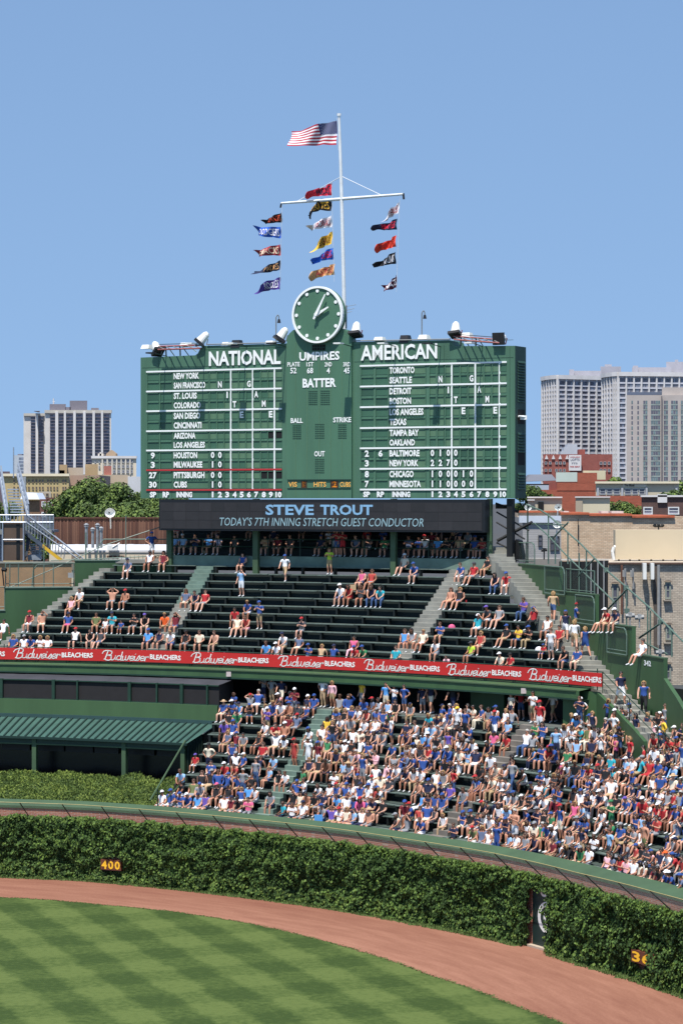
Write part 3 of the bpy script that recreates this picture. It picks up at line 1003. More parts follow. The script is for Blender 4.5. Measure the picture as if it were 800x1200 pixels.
for x in (2, 63, 91, 152, 184, 213, 243):
    p = phix(x, 57.5); m = MB()
    hw_ = .09 if x in (2, 63, 152, 213) else .045
    m.arcbox(57.45, 57.58, 8.0, 9.16, lambda r: p - hw_, lambda r: p + hw_, 1); m.build('screen_post', DGREEN, box)
mb = MB(); mb.arcbox(57.5, 57.58, 8.03, 8.09, bf, BXE, 24); mb.arcbox(57.5, 57.58, 9.08, 9.14, bf, BXE, 24); mb.build('screen_rail', DGREEN, box)
# roof
RR0, RZ0, RR1, RZ1 = 54.9, 6.22, 57.4, 7.08
RE_ = lambda r: phix(219, 54.9) + (r - 54.9) * (BXE(57.4) - phix(219, 54.9)) / 2.5
ROOF = M('roof_green', (72, 104, 94), 0.4, 0.12, 1.0, metal=0.25)
RIB = M('roof_seam', (24, 48, 42), 0.5, 0.1, 1)
mb = MB(); mb.ring(RR0, RZ0, RR1, RZ1, bf, RE_, 40); mb.build('roof', ROOF, box)
ph = 6.0
while ph < RE_(RR0):
    m = MB(); 
    a = pol(RR0, ph, RZ0); b = pol(RR1, ph + (RE_(RR1) - RE_(RR0)) * 0 , RZ1)
    t_ = Vector((math.cos(R(ph)), -math.sin(R(ph)), 0)) * .045; up = Vector((0, 0, .07))
    m.hexa([a - t_, a + t_, b + t_, b - t_], [a - t_ + up, a + t_ + up, b + t_ + up, b - t_ + up]); m.build('roof_seam', RIB, box)
    ph += math.degrees(.42 / 55)
mb = MB(); mb.arcbox(57.3, 57.5, 7.05, 7.25, bf, BXE, 30); mb.build('roof_flashing', M('flashing_blue_green', (48, 74, 72), .5, .1, 1), box)
mb = MB(); mb.arcbox(54.8, 55.0, 6.12, 6.24, bf, lambda r: phix(219, r), 30, 0); mb.arcbox(55.05, 55.2, 5.85, 6.12, bf, lambda r: phix(217, r), 30, 1)
mb.arcbox(54.98, 55.1, 5.80, 5.87, bf, lambda r: phix(217, r), 30, 2); mb.build('fascia', [RIB, M('fascia_green', (30, 58, 44), .5, .1, 1), GREEN2], box)
for x in (41, 146, 215):
    p = phix(x, 55.1); m = MB(); m.arcbox(55.0, 55.25, 3.3, 6.1, lambda r: p - .13, lambda r: p + .13, 1); m.build('column', GREEN2, box)
mb = MB(); mb.ring(56.3, 3.0, 56.3, 6.6, bf, lambda r: BXE(57), 24); mb.build('dark_glass', M('dark_glass', (6, 8, 10), .25, 0), box)
for x0, x1 in ((3, 36), (44, 76), (78, 110), (112, 140), (152, 182), (185, 212)):
    p, q = phix(x0, 56.2), phix(x1, 56.2); m = MB()
    m.arcbox(56.1, 56.25, 5.35, 5.85, lambda r: p, lambda r: q, 3); m.build('dark_panel', M('dark_brown_panel', (26, 24, 25), .5, .2, 2), box)
# right side wall, corrugated: separate ribs
sa, sb = pol(55.1, phix(219, 55.1)), pol(57.5, BXE(57.5))
mb = MB()
mb.face([(sa.x, sa.y, 2.5), (sb.x, sb.y, 2.5), (sb.x, sb.y, 7.05), (sa.x, sa.y, 6.15)]); mb.build('side_cladding', CORR, box)
SP_ = Plane((sa.x, sa.y), (sb.x, sb.y)); LL = (SP_.b - SP_.a).length
for i in range(12):
    u = LL * (i + .5) / 12; m = MB(); m.slab(SP_, u - .05, u + .05, 2.6, 6.15 + .85 * u / LL - .05, 0, .05); m.build('cladding_rib', CORR, box)
# sloping rail beside the hedge
sr = thing('hedge_rail', 'slanting green rail between the hedge and the lower bleachers', 'railing', at(178, 935, 124))
m = MB()
a = at(176, 938, 124.5); b = at(217, 868, 130.2)
m.tube(a, b, .05, 6); m.tube(at(210, 905, 129), at(210, 936, 128.8), .035, 5)
m.tube(at(196, 935, 125.0), at(228, 902, 130), .04, 5)
m.tube(at(185, 922, 125.7), at(185, 944, 125.7), .035, 5)
m.build('rail', GREEN2, sr)
# juniper hedge
HJ = [M('juniper_dark', (60, 80, 30), .8, .3, 5), M('juniper_mid', (84, 104, 38), .8, .3, 5), M('juniper_light', (122, 138, 58), .8, .3, 5)]
mb = MB(); rnd = random.Random(3)
def hz(r, ph):
    t = (r - 49.9) / 4.6
    return 3.3 + 1.05 * min(1, t * 1.05) + .30 * noise.noise(Vector((r * .9, ph * .7, 0))) + .12 * noise.noise(Vector((r * 3, ph * 2.6, 4)))
HE = lambda r: phix(176, 50) + (r - 50) * .12
N1, N2 = 70, 10
k = len(mb.v)
for i in range(N1 + 1):
    for j in range(N2 + 1):
        r = 49.75 + 4.9 * j / N2; ph = 8 + (HE(r) - 8) * i / N1
        mb.v.append(tuple(pol(r, ph, hz(r, ph) - .12 - (.9 if j == 0 else 0))))
for i in range(N1):
    for j in range(N2):
        a = k + i * (N2 + 1) + j; mb.f.append((a, a + N2 + 1, a + N2 + 2, a + 1)); mb.m.append(0)
for i in range(40000):
    r = 49.75 + 4.9 * rnd.random() ; ph = rnd.uniform(11, HE(r))
    z = hz(r, ph) + rnd.uniform(-.14, .04)
    p = pol(r, ph, z)
    d = Vector((rnd.uniform(-1, 1), rnd.uniform(-1, 1), rnd.uniform(.2, 1.0))).normalized() * rnd.uniform(.08, .17)
    s_ = d.cross(Vector((rnd.uniform(-1, 1), rnd.uniform(-1, 1), rnd.uniform(-1, 1)))).normalized() * .028
    q = rnd.random() + .6 * noise.noise(Vector((r * 1.1, ph * .8, 3)))
    mb.face([p - s_, p + s_, p + d], 0 if q < .22 else 1 if q < .72 else 2)
tag(mb.build('hedge', HJ), 'low spreading juniper hedge in front of the dark lounge', 'hedge', kind='stuff')
# ================================================================== scoreboard
BL, BR = Vector((-11.72, 144.6)) * 1.028, Vector((9.36, 133.7)) * 1.028
BP = Plane((BL.x, BL.y), (BR.x, BR.y))
BW = (BR - BL).length
BG = M('board_green', (72, 108, 86), 0.55, 0.20, 0.9, 0.04, streak=True)
BG2 = M('board_green_centre', (72, 110, 86), 0.55, 0.10, 0.8, 0.04, streak=True)
BGD = M('board_side_shade', (38, 66, 54), 0.6, 0.15, 1.0)  # shade on the end face is put into this darker board green
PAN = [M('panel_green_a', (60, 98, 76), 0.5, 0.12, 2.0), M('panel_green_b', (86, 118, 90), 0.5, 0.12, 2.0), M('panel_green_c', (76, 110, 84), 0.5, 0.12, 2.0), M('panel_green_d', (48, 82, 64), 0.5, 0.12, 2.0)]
LINE = M('line_white', (232, 234, 230), 0.5, 0.04, 3)
LRED = M('line_red', (176, 46, 48), 0.5, 0.06, 3)
LTR = M('letter_white', (240, 240, 236), 0.5, 0.0)
BLK = M('open_black', (6, 7, 8), 0.8, 0)
SEAM = M('seam_dark', (44, 76, 60), .6, .2, 2)
board = thing('scoreboard', 'huge green manual scoreboard with white lettering above the bleachers', 'scoreboard', (BP.p(BW / 2, H)))
def bu(x): return BP.u(x)
def buz(x, y): return BP.uz(x, y)
TH = 1.5
# body as a silhouette prism
sil = [(165, 584), (165, 419), (229, 416.3), (232, 414), (235, 408), (239, 405.3), (334, 402.4), (526, 398.4), (529.5, 400), (531, 404), (534, 405.6), (603, 405.2), (603, 584)]
pts = [BP.p(*buz(x, y)) for x, y in sil]
mb = MB(); mb.prism(pts, -Vector((BP.n.x, BP.n.y, 0)) * TH)
mb.build('body', BG, board)
# right end with louvres and openings
EP = Plane((BR.x, BR.y), ((BR + (-BP.n) * TH).x, (BR + (-BP.n) * TH).y))
mb = MB(); mb.slab(EP, 0, TH, H, zat(405.2, BR.y), 0, .02); mb.build('end_panel', BGD, board)
def ez(y): return zat(y, BR.y + .7)
for (y0, y1) in ((423, 472), (507, 531), (554, 574)):
    nL = int((y1 - y0) / 3.1)
    for i in range(nL):
        m = MB(); z = ez(y0 + (y1 - y0) * i / nL)
        m.hexa([EP.p(.35, z - .12, .02), EP.p(1.35, z - .12, .02), EP.p(1.35, z - .12, .1), EP.p(.35, z - .12, .1)][::-1],
               [EP.p(.35, z, .02), EP.p(1.35, z, .02), EP.p(1.35, z - .03, .04), EP.p(.35, z - .03, .04)][::-1])
        m.build('louvre', BGD, board)
for (y0, y1) in ((480, 497), (530, 545)):
    m = MB(); m.slab(EP, .35, 1.3, ez(y1), ez(y0), .02, .03); m.build('opening', BLK, board)
cam_ = MB(); p = EP.p(.25, ez(488), .1)
cam_.tube(p, EP.p(.6, ez(489), .35), .06, 6); cam_.box(EP.p(.7, 0, 0).x - .0, EP.p(.7, 0, 0).x + .36, EP.p(.7, 0, 0).y - .3, EP.p(.7, 0, 0).y + .1, ez(492), ez(487))
tag(cam_.build('security_camera', WHITE), 'white security camera mounted on the right end of the scoreboard', 'camera')

for x in (186, 201.5, 245, 263, 289, 309, 346 + 90, 455, 499, 520, 545, 569, 597):
    m = MB(); m.slab(BP, bu(x) - .012, bu(x) + .012, H + .05, zat(420 if x < 236 else 404.5 if x < 530 else 407, BP.depth(x)), 0, .008); m.build('sheet_seam', SEAM, board)
for y in (431, 412):
    m = MB()
    for xa, xb in ((167, 333), (415, 601)):
        if y == 412 and xa < 200: xa = 240
        z = zat(y, BP.depth(172)); m = MB(); m.slab(BP, bu(xa), bu(xb), z - .012, z + .012, 0, .009); m.build('sheet_seam', SEAM, board)
HL = [435.8, 458.9, 482.0, 505.4, 528.0, 551.0, 574.2]      # rows of the white lines, left grid at x=172
ZL = [buz(172, y)[1] for y in HL]
def grid(xs, xe, vxs, red):
    u0, u1 = bu(xs), bu(xe)
    for i, z in enumerate(ZL):
        m = MB(); m.slab(BP, u0, u1, z - .048, z + .048, 0, .06); m.build('grid_line', LRED if (red and i >= 5) else LINE, board)
    for x in vxs:
        u = bu(x)
        m = MB(); m.slab(BP, u - .048, u + .048, ZL[-1], ZL[0], 0, .052); m.build('grid_line', LINE, board)
grid(172, 330.5, (271, 296.6, 322), True)
grid(422, 593.5, (529.3, 556.9, 585.2), False)
ROWZ = []
for i in range(12):
    a = ZL[i // 2]; b = ZL[i // 2 + 1]; mid = (a + b) / 2
    ROWZ.append((a - .06, mid + .03) if i % 2 == 0 else (mid - .03, b + .06))
LI = [250, 258.5, 267, 275.6, 284, 292.4, 301, 309.8, 318, 327]
RI = [507, 516.3, 525.6, 534.3, 543.3, 552.6, 561.8, 571.2, 580.5, 589.5]
rnd = random.Random(21)
_pm = {}
def panel(name, ua, ub, z0, z1, mat_, w=.012):
    key = (round(ub - ua, 2), round(z1 - z0, 2), mat_.name)
    if key not in _pm:
        m = MB(); g = .03; L_, Hh = key[0], key[1]
        t, n_ = BP.t, BP.n
        P = lambda u, z, w_: (t.x * u + n_.x * w_, t.y * u + n_.y * w_, z)
        for (a, b, c, d) in (((0, g), (0, Hh), None, None),):
            pass
        # plate, and a dark shadow gap round it formed by four slim frames standing proud
        m.hexa([P(0, 0, w), P(L_, 0, w), P(L_, 0, 0), P(0, 0, 0)], [P(0, Hh, w), P(L_, Hh, w), P(L_, Hh, 0), P(0, Hh, 0)], 0)
        fr = .03; wo_ = .055
        m.hexa([P(0, Hh - fr, wo_), P(L_, Hh - fr, wo_), P(L_, Hh - fr, 0), P(0, Hh - fr, 0)], [P(0, Hh, wo_), P(L_, Hh, wo_), P(L_, Hh, 0), P(0, Hh, 0)], 1)
        m.hexa([P(-fr, 0, wo_), P(fr * .2, 0, wo_), P(fr * .2, 0, 0), P(-fr, 0, 0)], [P(-fr, Hh, wo_), P(fr * .2, Hh, wo_), P(fr * .2, Hh, 0), P(-fr, Hh, 0)], 1)
        _pm[key] = m.mesh('panel', [mat_, BG])
    p = BP.p(ua, z0, .001)
    return link_mesh(name, _pm[key], board, p - wloc(board))
BLACKCELL = {('L', 6, 8), ('L', 6, 9), ('L', 10, 7), ('L', 10, 8), ('L', 10, 9)}
def cells(side, cols, spx, rpx, nmx):
    for i, (za, zb) in enumerate(ROWZ):
        for k, x in enumerate(cols):
            hw_ = 3.4
            ua, ub = bu(x - hw_), bu(x + hw_)
            if (side, i, k) in BLACKCELL: mt = BLK
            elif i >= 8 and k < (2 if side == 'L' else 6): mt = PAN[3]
            else: mt = rnd.choice(PAN[:3] + PAN[:2])
            panel('inning_panel', ua, ub, zb + .04, za - .03, mt)
        for (x0, x1) in (spx, rpx):
            panel('pitcher_panel', bu(x0), bu(x1), zb + .04, za - .03, PAN[0] if rnd.random() < .7 else PAN[3])
        panel('name_panel', bu(nmx[0]), bu(nmx[1]), zb + .04, za - .03, PAN[2] if rnd.random() < .6 else PAN[1])
cells('L', LI, (173.5, 186.5), (188.5, 201.5), (203.5, 244))
cells('R', RI, (423.5, 437.5), (440.5, 454), (456, 498))
def btext(txt, x0, x1, ya, yb, bold=.05, w=.07, mat_=LTR, name='lettering', parent=None):
    u0, u1 = bu(x0), bu(x1)
    xm = (x0 + x1) / 2
    z1 = buz(xm, ya)[1]; z0 = buz(xm, yb)[1]
    m = MB(); plane_text(m, txt, BP, u0, u1, z0, z1, w, bold + .0)
    o = m.build(name, mat_, parent or board)
    if len(txt) > 1: o['kind'] = 'structure' if False else 'stuff'
    return o
def rowtext(i, txt, x0, x1, bold=.03, w=.075, pad=(.12, .10)):
    za, zb = ROWZ[i]
    hh = za - zb
    m = MB(); plane_text(m, txt, BP, bu(x0), bu(x1), zb + hh * pad[1] + .02, za - hh * pad[0], w, bold + .006)
    o = m.build('lettering' if not txt.isdigit() else 'numeral', LTR, board)
    return o
NL = ['NEW YORK', 'SAN FRANCISCO', 'ST. LOUIS', 'COLORADO', 'SAN DIEGO', 'CINCINNATI', 'ARIZONA', 'LOS ANGELES', 'HOUSTON', 'MILWAUKEE', 'PITTSBURGH', 'CUBS']
NX = [234, 241.5, 231.5, 236, 235.5, 237, 230, 241, 232, 238, 240.5, 220]
for i, (t, x) in enumerate(zip(NL, NX)): rowtext(i, t, 204.5, x)
AL = ['TORONTO', 'SEATTLE', 'DETROIT', 'BOSTON', 'LOS ANGELES', 'TEXAS', 'TAMPA BAY', 'OAKLAND', 'BALTIMORE', 'NEW YORK', 'CHICAGO', 'MINNESOTA']
AX = [486, 483, 482.5, 482, 496.5, 476.5, 491, 486.5, 492, 490.5, 485, 493.5]
for i, (t, x) in enumerate(zip(AL, AX)): rowtext(i, t, 456.8, x)
def cell(side, i, k, ch, wd=2.6):
    x = (LI if side == 'L' else RI)[k]
    hw_ = .8 if ch in '1I' else wd
    rowtext(i, ch, x - hw_, x + hw_, .03)
for i, s_ in ((8, '00'), (9, '10'), (10, '00'), (11, '10')):
    for k, ch in enumerate(s_): cell('L', i, k, ch, 2.1)
for i, s_ in ((8, '0100'), (9, '2270'), (10, '100010'), (11, '110000')):
    for k, ch in enumerate(s_): cell('R', i, k, ch, 2.1)
for side in 'LR':
    for i, k, ch in ((1, 1, 'N'), (2, 2, 'I'), (3, 3, 'T'), (4, 4, 'E'), (1, 5, 'G'), (2, 6, 'A'), (3, 7, 'M'), (4, 8, 'E')):
        cell(side, i, k, ch, 2.2)
for i, t, hw_ in ((8, '9', 2.4), (9, '3', 2.4), (10, '27', 4.6), (11, '30', 4.6)): rowtext(i, t, 180 - hw_, 180 + hw_)
for i, t in ((8, '2'), (9, '3'), (10, '8'), (11, '7')): rowtext(i, t, 430.3 - 2.4, 430.3 + 2.4)
rowtext(8, '6', 443.8, 448.8)
for t, x0, x1 in (('SP', 176.5, 184), ('RP', 191.5, 199), ('INNING', 207.5, 226)): btext(t, x0, x1, 576.3, 583)
for t, x0, x1 in (('SP', 426, 434), ('RP', 442, 450.5), ('INNING', 460, 481)): btext(t, x0, x1, 576, 582.6)
for k in range(10):
    t = str(k + 1)
    hw_ = 1.0 if k == 0 else 3.6 if k == 9 else 2.4
    btext(t, LI[k] - hw_, LI[k] + hw_, 576.2, 583, name='numeral'); btext(t, RI[k] - hw_, RI[k] + hw_, 575.8, 582.6, name='numeral')
btext('NATIONAL', 245.5, 329.5, 410.5, 428, .03); btext('AMERICAN', 423.2, 512.5, 403.5, 421.5, .025)
# centre panel with arched head
cx0, cx1 = 333.5, 418
mb = MB()
arch = [(337.5, 584), (337.5, 398)]
arch += [(338.5, 394), (341, 390.5), (345, 387), (350, 385.5), (400, 385), (405.5, 386.5), (409.5, 390), (412, 394), (413.2, 399), (413.2, 584)]
ps = [BP.p(*buz(x, y), .16) for x, y in arch]
mb.prism(ps, -Vector((BP.n.x, BP.n.y, 0)) * .6); mb.build('centre_panel', BG2, board)
CW = .18
for x in (348, 361.3, 375.5, 389, 402):                                       # sheet joints
    m = MB(); m.slab(BP, bu(x) - .015, bu(x) + .015, H + .1, zat(400, BP.depth(375)), .155, .172); m.build('sheet_joint', PAN[1], board)
def ctext(t, x0, x1, ya, yb, bold=.03, mat_=LTR, name='lettering'): return btext(t, x0, x1, ya, yb, bold, CW + .01, mat_, name)
ctext('UMPIRES', 352.5, 399.5, 412.2, 422.5, .03)
for t, n_, x in (('PLATE', '52', 343.8), ('1ST', '68', 365), ('2ND', '4', 386.3), ('3RD', '45', 408)):
    hw_ = 7.4 if t == 'PLATE' else 4.2
    x = max(x, 345.6) if t == 'PLATE' else x
    ctext(t, x - hw_ + (.3 if t == 'PLATE' else 0), x + hw_, 424.5, 429.6, .02)
    hn = 3.6 if len(n_) == 2 else 1.9
    ctext(n_, x - hn, x + hn, 431, 437.8, .02, name='numeral')
ctext('BATTER', 356.3, 395.4, 443.4, 454, .035)
ctext('BALL', 342.5, 356.5, 490, 495.8, .025); ctext('STRIKE', 392, 413, 489, 495, .025); ctext('OUT', 370, 382.2, 528.6, 535, .025)
ORG = M('letter_orange', (240, 178, 84), 0.5, 0.0)
m = MB(); u0, u1 = bu(338.5), bu(412.6)
za, zb = buz(376, 562.6)[1], buz(376, 572.4)[1]
m.slab(BP, u0, u1, za, za + .05, .16, .23); m.slab(BP, u0, u1, zb, zb + .03, .16, .2); m.build('strip_frame', BGD, board)
for t, x0, x1 in (('VIS', 339.8, 349.8), ('HITS', 369.3, 383.8), ('CUBS', 400, 412.5 + 3.4)):
    if t == 'CUBS': x1 = 412.4
    ctext(t, x0, x1, 564.8, 570.6, .02, ORG)
for t, x0, x1 in (('1', 356.3, 359.6), ('2', 390.6, 396.4)):
    m = MB(); m.slab(BP, bu(x0 - 1.8), bu(x1 + 1.6), buz(376, 572)[1], buz(376, 563.5)[1], .16, .19); m.build('number_plate', M('plate_brown', (60, 36, 20), .6, .2, 5), board)
    ctext(t, x0, x1, 564.2, 571, .04, M('number_orange', (250, 150, 30), .5, 0), 'numeral')
# dot matrices: small dark eyelids
def dots(x0, x1, y0, y1, nx, ny):
    m = MB()
    for j in range(ny):
        for i in range(nx):
            x = x0 + (x1 - x0) * (i + .5) / nx; y = y0 + (y1 - y0) * (j + .5) / ny
            u, z = buz(x, y)
            m.slab(BP, u - .045, u + .045, z - .01, z + .02, .16, .185)
    m.build('dot_matrix', M('matrix_dark', (40, 70, 56), .6, .1, 4), board, kind='stuff')
dots(363, 373.5, 457.5, 475, 5, 7); dots(377, 388, 457, 475, 5, 7)
dots(344.5, 354.5, 497.5, 515, 5, 7); dots(370.5, 381.5, 496, 514.5, 5, 7); dots(397.5, 407.5, 496.5, 514.5, 5, 7); dots(370.5, 381.5, 537, 555, 5, 7)
m = MB(); u0, z0 = buz(367.5, 411); u1, z1 = buz(382.5, 403.8)
m.slab(BP, u0, u1, z0, z1, .16, .2); m.build('vent', BLK, board)
m = MB()
for k in range(1, 5): m.slab(BP, u0 + (u1 - u0) * k / 5 - .015, u0 + (u1 - u0) * k / 5 + .015, z0, z1, .2, .22)
m.slab(BP, u0, u1, (z0 + z1) / 2 - .015, (z0 + z1) / 2 + .015, .2, .22); m.build('vent_grille', BGD, board)
# clock
clk = thing('clock', 'big round green clock with white hands standing on top of the scoreboard', 'clock', BP.p(*buz(376, 369), .3))
cu, cz = buz(376, 369.3); rad = 1.645
def disc(mb, pl, cu, cz, r, w0, w1, n=48, mi=0):
    mb.prism([pl.p(cu + r * math.cos(2 * PI * i / n), cz + r * math.sin(2 * PI * i / n), w1) for i in range(n)], -Vector((pl.n.x, pl.n.y, 0)) * (w1 - w0), mi)
m = MB(); disc(m, BP, cu, cz, rad - .05, -.1, .42); m.build('face', BG2, clk)
m = MB(); ring_on(m, BP, cu, cz, rad, rad - .12, .5, n=56); ring_on(m, BP, cu, cz, rad, rad - .001, .5, n=2)
for i in range(56):
    t0, t1 = 2 * PI * i / 56, 2 * PI * (i + 1) / 56
    for rr, fl in ((rad, 1), (rad - .12, 0)):
        m.face([BP.p(cu + rr * math.cos(t0), cz + rr * math.sin(t0), .5), BP.p(cu + rr * math.cos(t0), cz + rr * math.sin(t0), .3),
                BP.p(cu + rr * math.cos(t1), cz + rr * math.sin(t1), .3), BP.p(cu + rr * math.cos(t1), cz + rr * math.sin(t1), .5)])
m.build('rim', LTR, clk)
for h_ in range(12):
    a = 2 * PI * h_ / 12; m = MB(); disc(m, BP, cu + 1.37 * math.sin(a), cz + 1.37 * math.cos(a), .10, .42, .46, 14); m.build('hour_dot', LTR, clk)
def hand(ang, L_, wd, tail, w):
    a = R(ang); s_, c_ = math.sin(a), math.cos(a)
    q = [(-tail, -wd * .6), (-tail, wd * .6), (0, wd), (L_, wd * .35), (L_, -wd * .35), (0, -wd)]
    m = MB(); m.prism([BP.p(cu + s_ * l + c_ * v, cz + c_ * l - s_ * v, w) for l, v in q], -Vector((BP.n.x, BP.n.y, 0)) * .06); m.build('hand', LTR, clk)
hand(28, 1.28, .085, .30, .66); hand(62, .86, .1, .12, .58)
m = MB(); disc(m, BP, cu, cz, .1, .42, .68, 12); m.build('hub', LTR, clk)

# floodlights and their outriggers on the top edge
LAMPW = M('lamp_white', (226, 226, 220), 0.45, 0.06, 3)
LAMPD = M('lamp_dark', (34, 32, 34), 0.5, 0.2, 5)
PINK = M('primer_red_steel', (140, 74, 72), 0.6, 0.25, 4)
POLEW = M('pole_grey', (120, 122, 120), 0.5, 0.1, 3)
ROWLAB = ['first floodlight from the left, at the low left corner', 'second floodlight from the left, above the first N', 'third floodlight from the left, beside the clock', 'fourth floodlight from the left, just right of the clock', 'fifth floodlight, at the right end of the word AMERICAN', 'sixth floodlight, dark fronted, at the low right corner']
def flood(x, y, tilt, dark, lab, scale_=1.0):
    o = thing('floodlight', lab, 'floodlight', (0, 0, 0), 'floodlights along the top of the scoreboard')
    n3 = Vector((BP.n.x, BP.n.y, 0)); t3 = Vector((BP.t.x, BP.t.y, 0))
    d = BP.depth(x) + .05
    c = at(x, y, d); o.location = c
    # lamp axis: drum from rear-top to the lit face, which points down at the board or the field
    a = (t3 * tilt + Vector((0, 0, -1.0)) + n3 * (1.1 if dark == 2 else .45)).normalized()
    ln, r1 = .37 * scale_, .29 * scale_
    if dark == 2:
        a = (n3 + Vector((0, 0, -.15))).normalized()
    m = MB(); m.tube(c - a * ln, c + a * ln * .5, r1 * .72, 14, r1); m.tube(c - a * (ln + .14), c - a * ln, r1 * .38, 14, r1 * .72); m.build('housing', LAMPW, o, smooth=False)
    s1 = a.cross(Vector((0, 0, 1)) if abs(a.z) < .9 else t3).normalized(); s2 = a.cross(s1).normalized()
    f = c + a * ln * .5
    hh = r1 * 1.18
    m = MB(); q = [f - s1 * hh - s2 * hh, f + s1 * hh - s2 * hh, f + s1 * hh + s2 * hh, f - s1 * hh + s2 * hh]
    m.prism(q, a * .16); m.build('visor', LAMPD, o)
    m = MB(); foot = BP.p(bu(x) , 0, 0); foot = BP.p(bu(x), c.z - .25, -.2)
    m.tube(c + Vector((0, 0, -.2)), foot, .035, 5); m.tube(c + t3 * .4, c + Vector((0, 0, -.35)) + t3 * .3, .03, 5); m.build('bracket', PINK if dark else POLEW, o)
flood(184, 408.5, .75, 0, 'leftmost white floodlight, above the low left corner of the scoreboard')
flood(237, 397.5, -.75, 0, 'tilted white floodlight above the word NATIONAL')
flood(330, 393, -.5, 0, 'white floodlight leaning beside the left of the clock')
flood(417, 387, .1, 1, 'upright white floodlight just right of the clock')
flood(533.5, 387, .15, 1, 'white floodlight at the right end of the word AMERICAN')
flood(586, 396.5, 0, 2, 'rightmost floodlight turned outward with a big square dark visor')
def flat_lamp(x0, x1, y, dark=False, lab=''):
    d = BP.depth((x0 + x1) / 2) + .3
    o = MB(); a = at(x0, y, d); b = at(x1, y, d); hh = .12 if not dark else .22
    t3 = Vector((BP.t.x, BP.t.y, 0)); n3 = Vector((BP.n.x, BP.n.y, 0))
    c = (a + b) / 2; L_ = (b - a).length / 2
    z = Vector((0, 0, 1))
    base = [c - t3 * L_ + n3 * .3 - z * hh, c + t3 * L_ + n3 * .3 - z * hh, c + t3 * L_ - n3 * .3 - z * hh, c - t3 * L_ - n3 * .3 - z * hh]
    topq = [c - t3 * L_ * .8 + n3 * .18 + z * hh, c + t3 * L_ * .8 + n3 * .18 + z * hh, c + t3 * L_ * .8 - n3 * .18 + z * hh, c - t3 * L_ * .8 - n3 * .18 + z * hh]
    o.hexa(base, topq)
    o.tube(c - n3 * .2, c - n3 * 1.2 - z * .35, .03, 5)
    tag(o.build('flat_floodlight', LAMPD if dark else LAMPW), lab, 'floodlight', 'flat lamps along the scoreboard top')
flat_lamp(167, 178, 406.5, lab='flat white lamp hanging off the far left corner of the scoreboard')
flat_lamp(212, 224, 404, lab='flat white lamp above the stepped left shoulder of the scoreboard')
flat_lamp(261, 271, 403.5, lab='flat white lamp over the A of NATIONAL')
flat_lamp(272, 284, 403, True, 'flat dark lamp over the middle of NATIONAL')
flat_lamp(312, 323, 401.8, lab='flat white lamp over the last L of NATIONAL')
flat_lamp(390, 402, 399.4, lab='flat white lamp directly beneath the right rim of the clock')
flat_lamp(439, 451, 397.5, lab='flat white lamp over the M of AMERICAN')
flat_lamp(469, 481, 397.5, True, 'flat dark lamp over the middle of AMERICAN')
flat_lamp(491, 503, 395, lab='flat white lamp over the N of AMERICAN')
flat_lamp(541, 553, 392.5, lab='flat white lamp right of the step at the board right shoulder')
# outrigger trusses over the two low shoulders
def truss(x0, y0, x1, y1, lab):
    o = thing('lamp_truss', lab, 'truss', BP.p(bu((x0 + x1) / 2), zat(404, 140)))
    d0, d1 = BP.depth(x0) - .1, BP.depth(x1) - .1
    a, b = at(x0, y0, d0), at(x1, y1, d1)
    m = MB(); m.tube(a, b, .05, 5); m.tube(a - Vector((0, .5, .22)), b - Vector((0, .5, .22)), .05, 5); m.build('chord', PINK, o)
    m = MB(); n_ = 6
    for i in range(n_):
        p = a + (b - a) * (i / n_); q = a - Vector((0, .5, .22)) + (b - a) * ((i + 1) / n_); m.tube(p, q, .03, 4)
        if i in (1, 3): m.tube(p, p + Vector((0, .4, -.55)), .05, 5); m.tube(p + (b - a) * .04, p + Vector((.5, .4, -.55)), .03, 5)
    m.build('web', POLEW, o)
    m = MB(); m.tube(a + Vector((0, 0, .12)), b + Vector((0, 0, .12)), .02, 4); m.build('cable', LAMPD, o)
truss(186, 406, 236, 404.5, 'reddish steel truss over the left shoulder of the scoreboard')
truss(531, 394, 584, 398, 'reddish steel truss over the right shoulder of the scoreboard')
# long lamp arms which throw the tall thin shadows on the face
for i, x in enumerate((195, 241, 289, 335, 413, 464, 516, 565)):
    u = bu(x)
    zt = zat(406 if x not in (195, 565) else 417 if x == 195 else 405.5, BP.depth(x)) - .12
    n3 = Vector((BP.n.x, BP.n.y, 0))
    o = thing('outrigger_lamp', ['first', 'second', 'third', 'fourth', 'fifth', 'sixth', 'seventh', 'eighth'][i] + ' slim outrigger arm from the left along the scoreboard top', 'lamp', BP.p(u, zt))
    m = MB(); m.tube(BP.p(u, zt + .1, -.1), BP.p(u, zt + .22, 1.52), .028, 5); m.build('arm', DGREEN, o)
    m = MB(); m.slab(BP, u - .22, u + .22, zt + .16, zt + .24, 1.50, 1.98); m.build('lamp_tray', LAMPW if i % 3 else LAMPD, o)
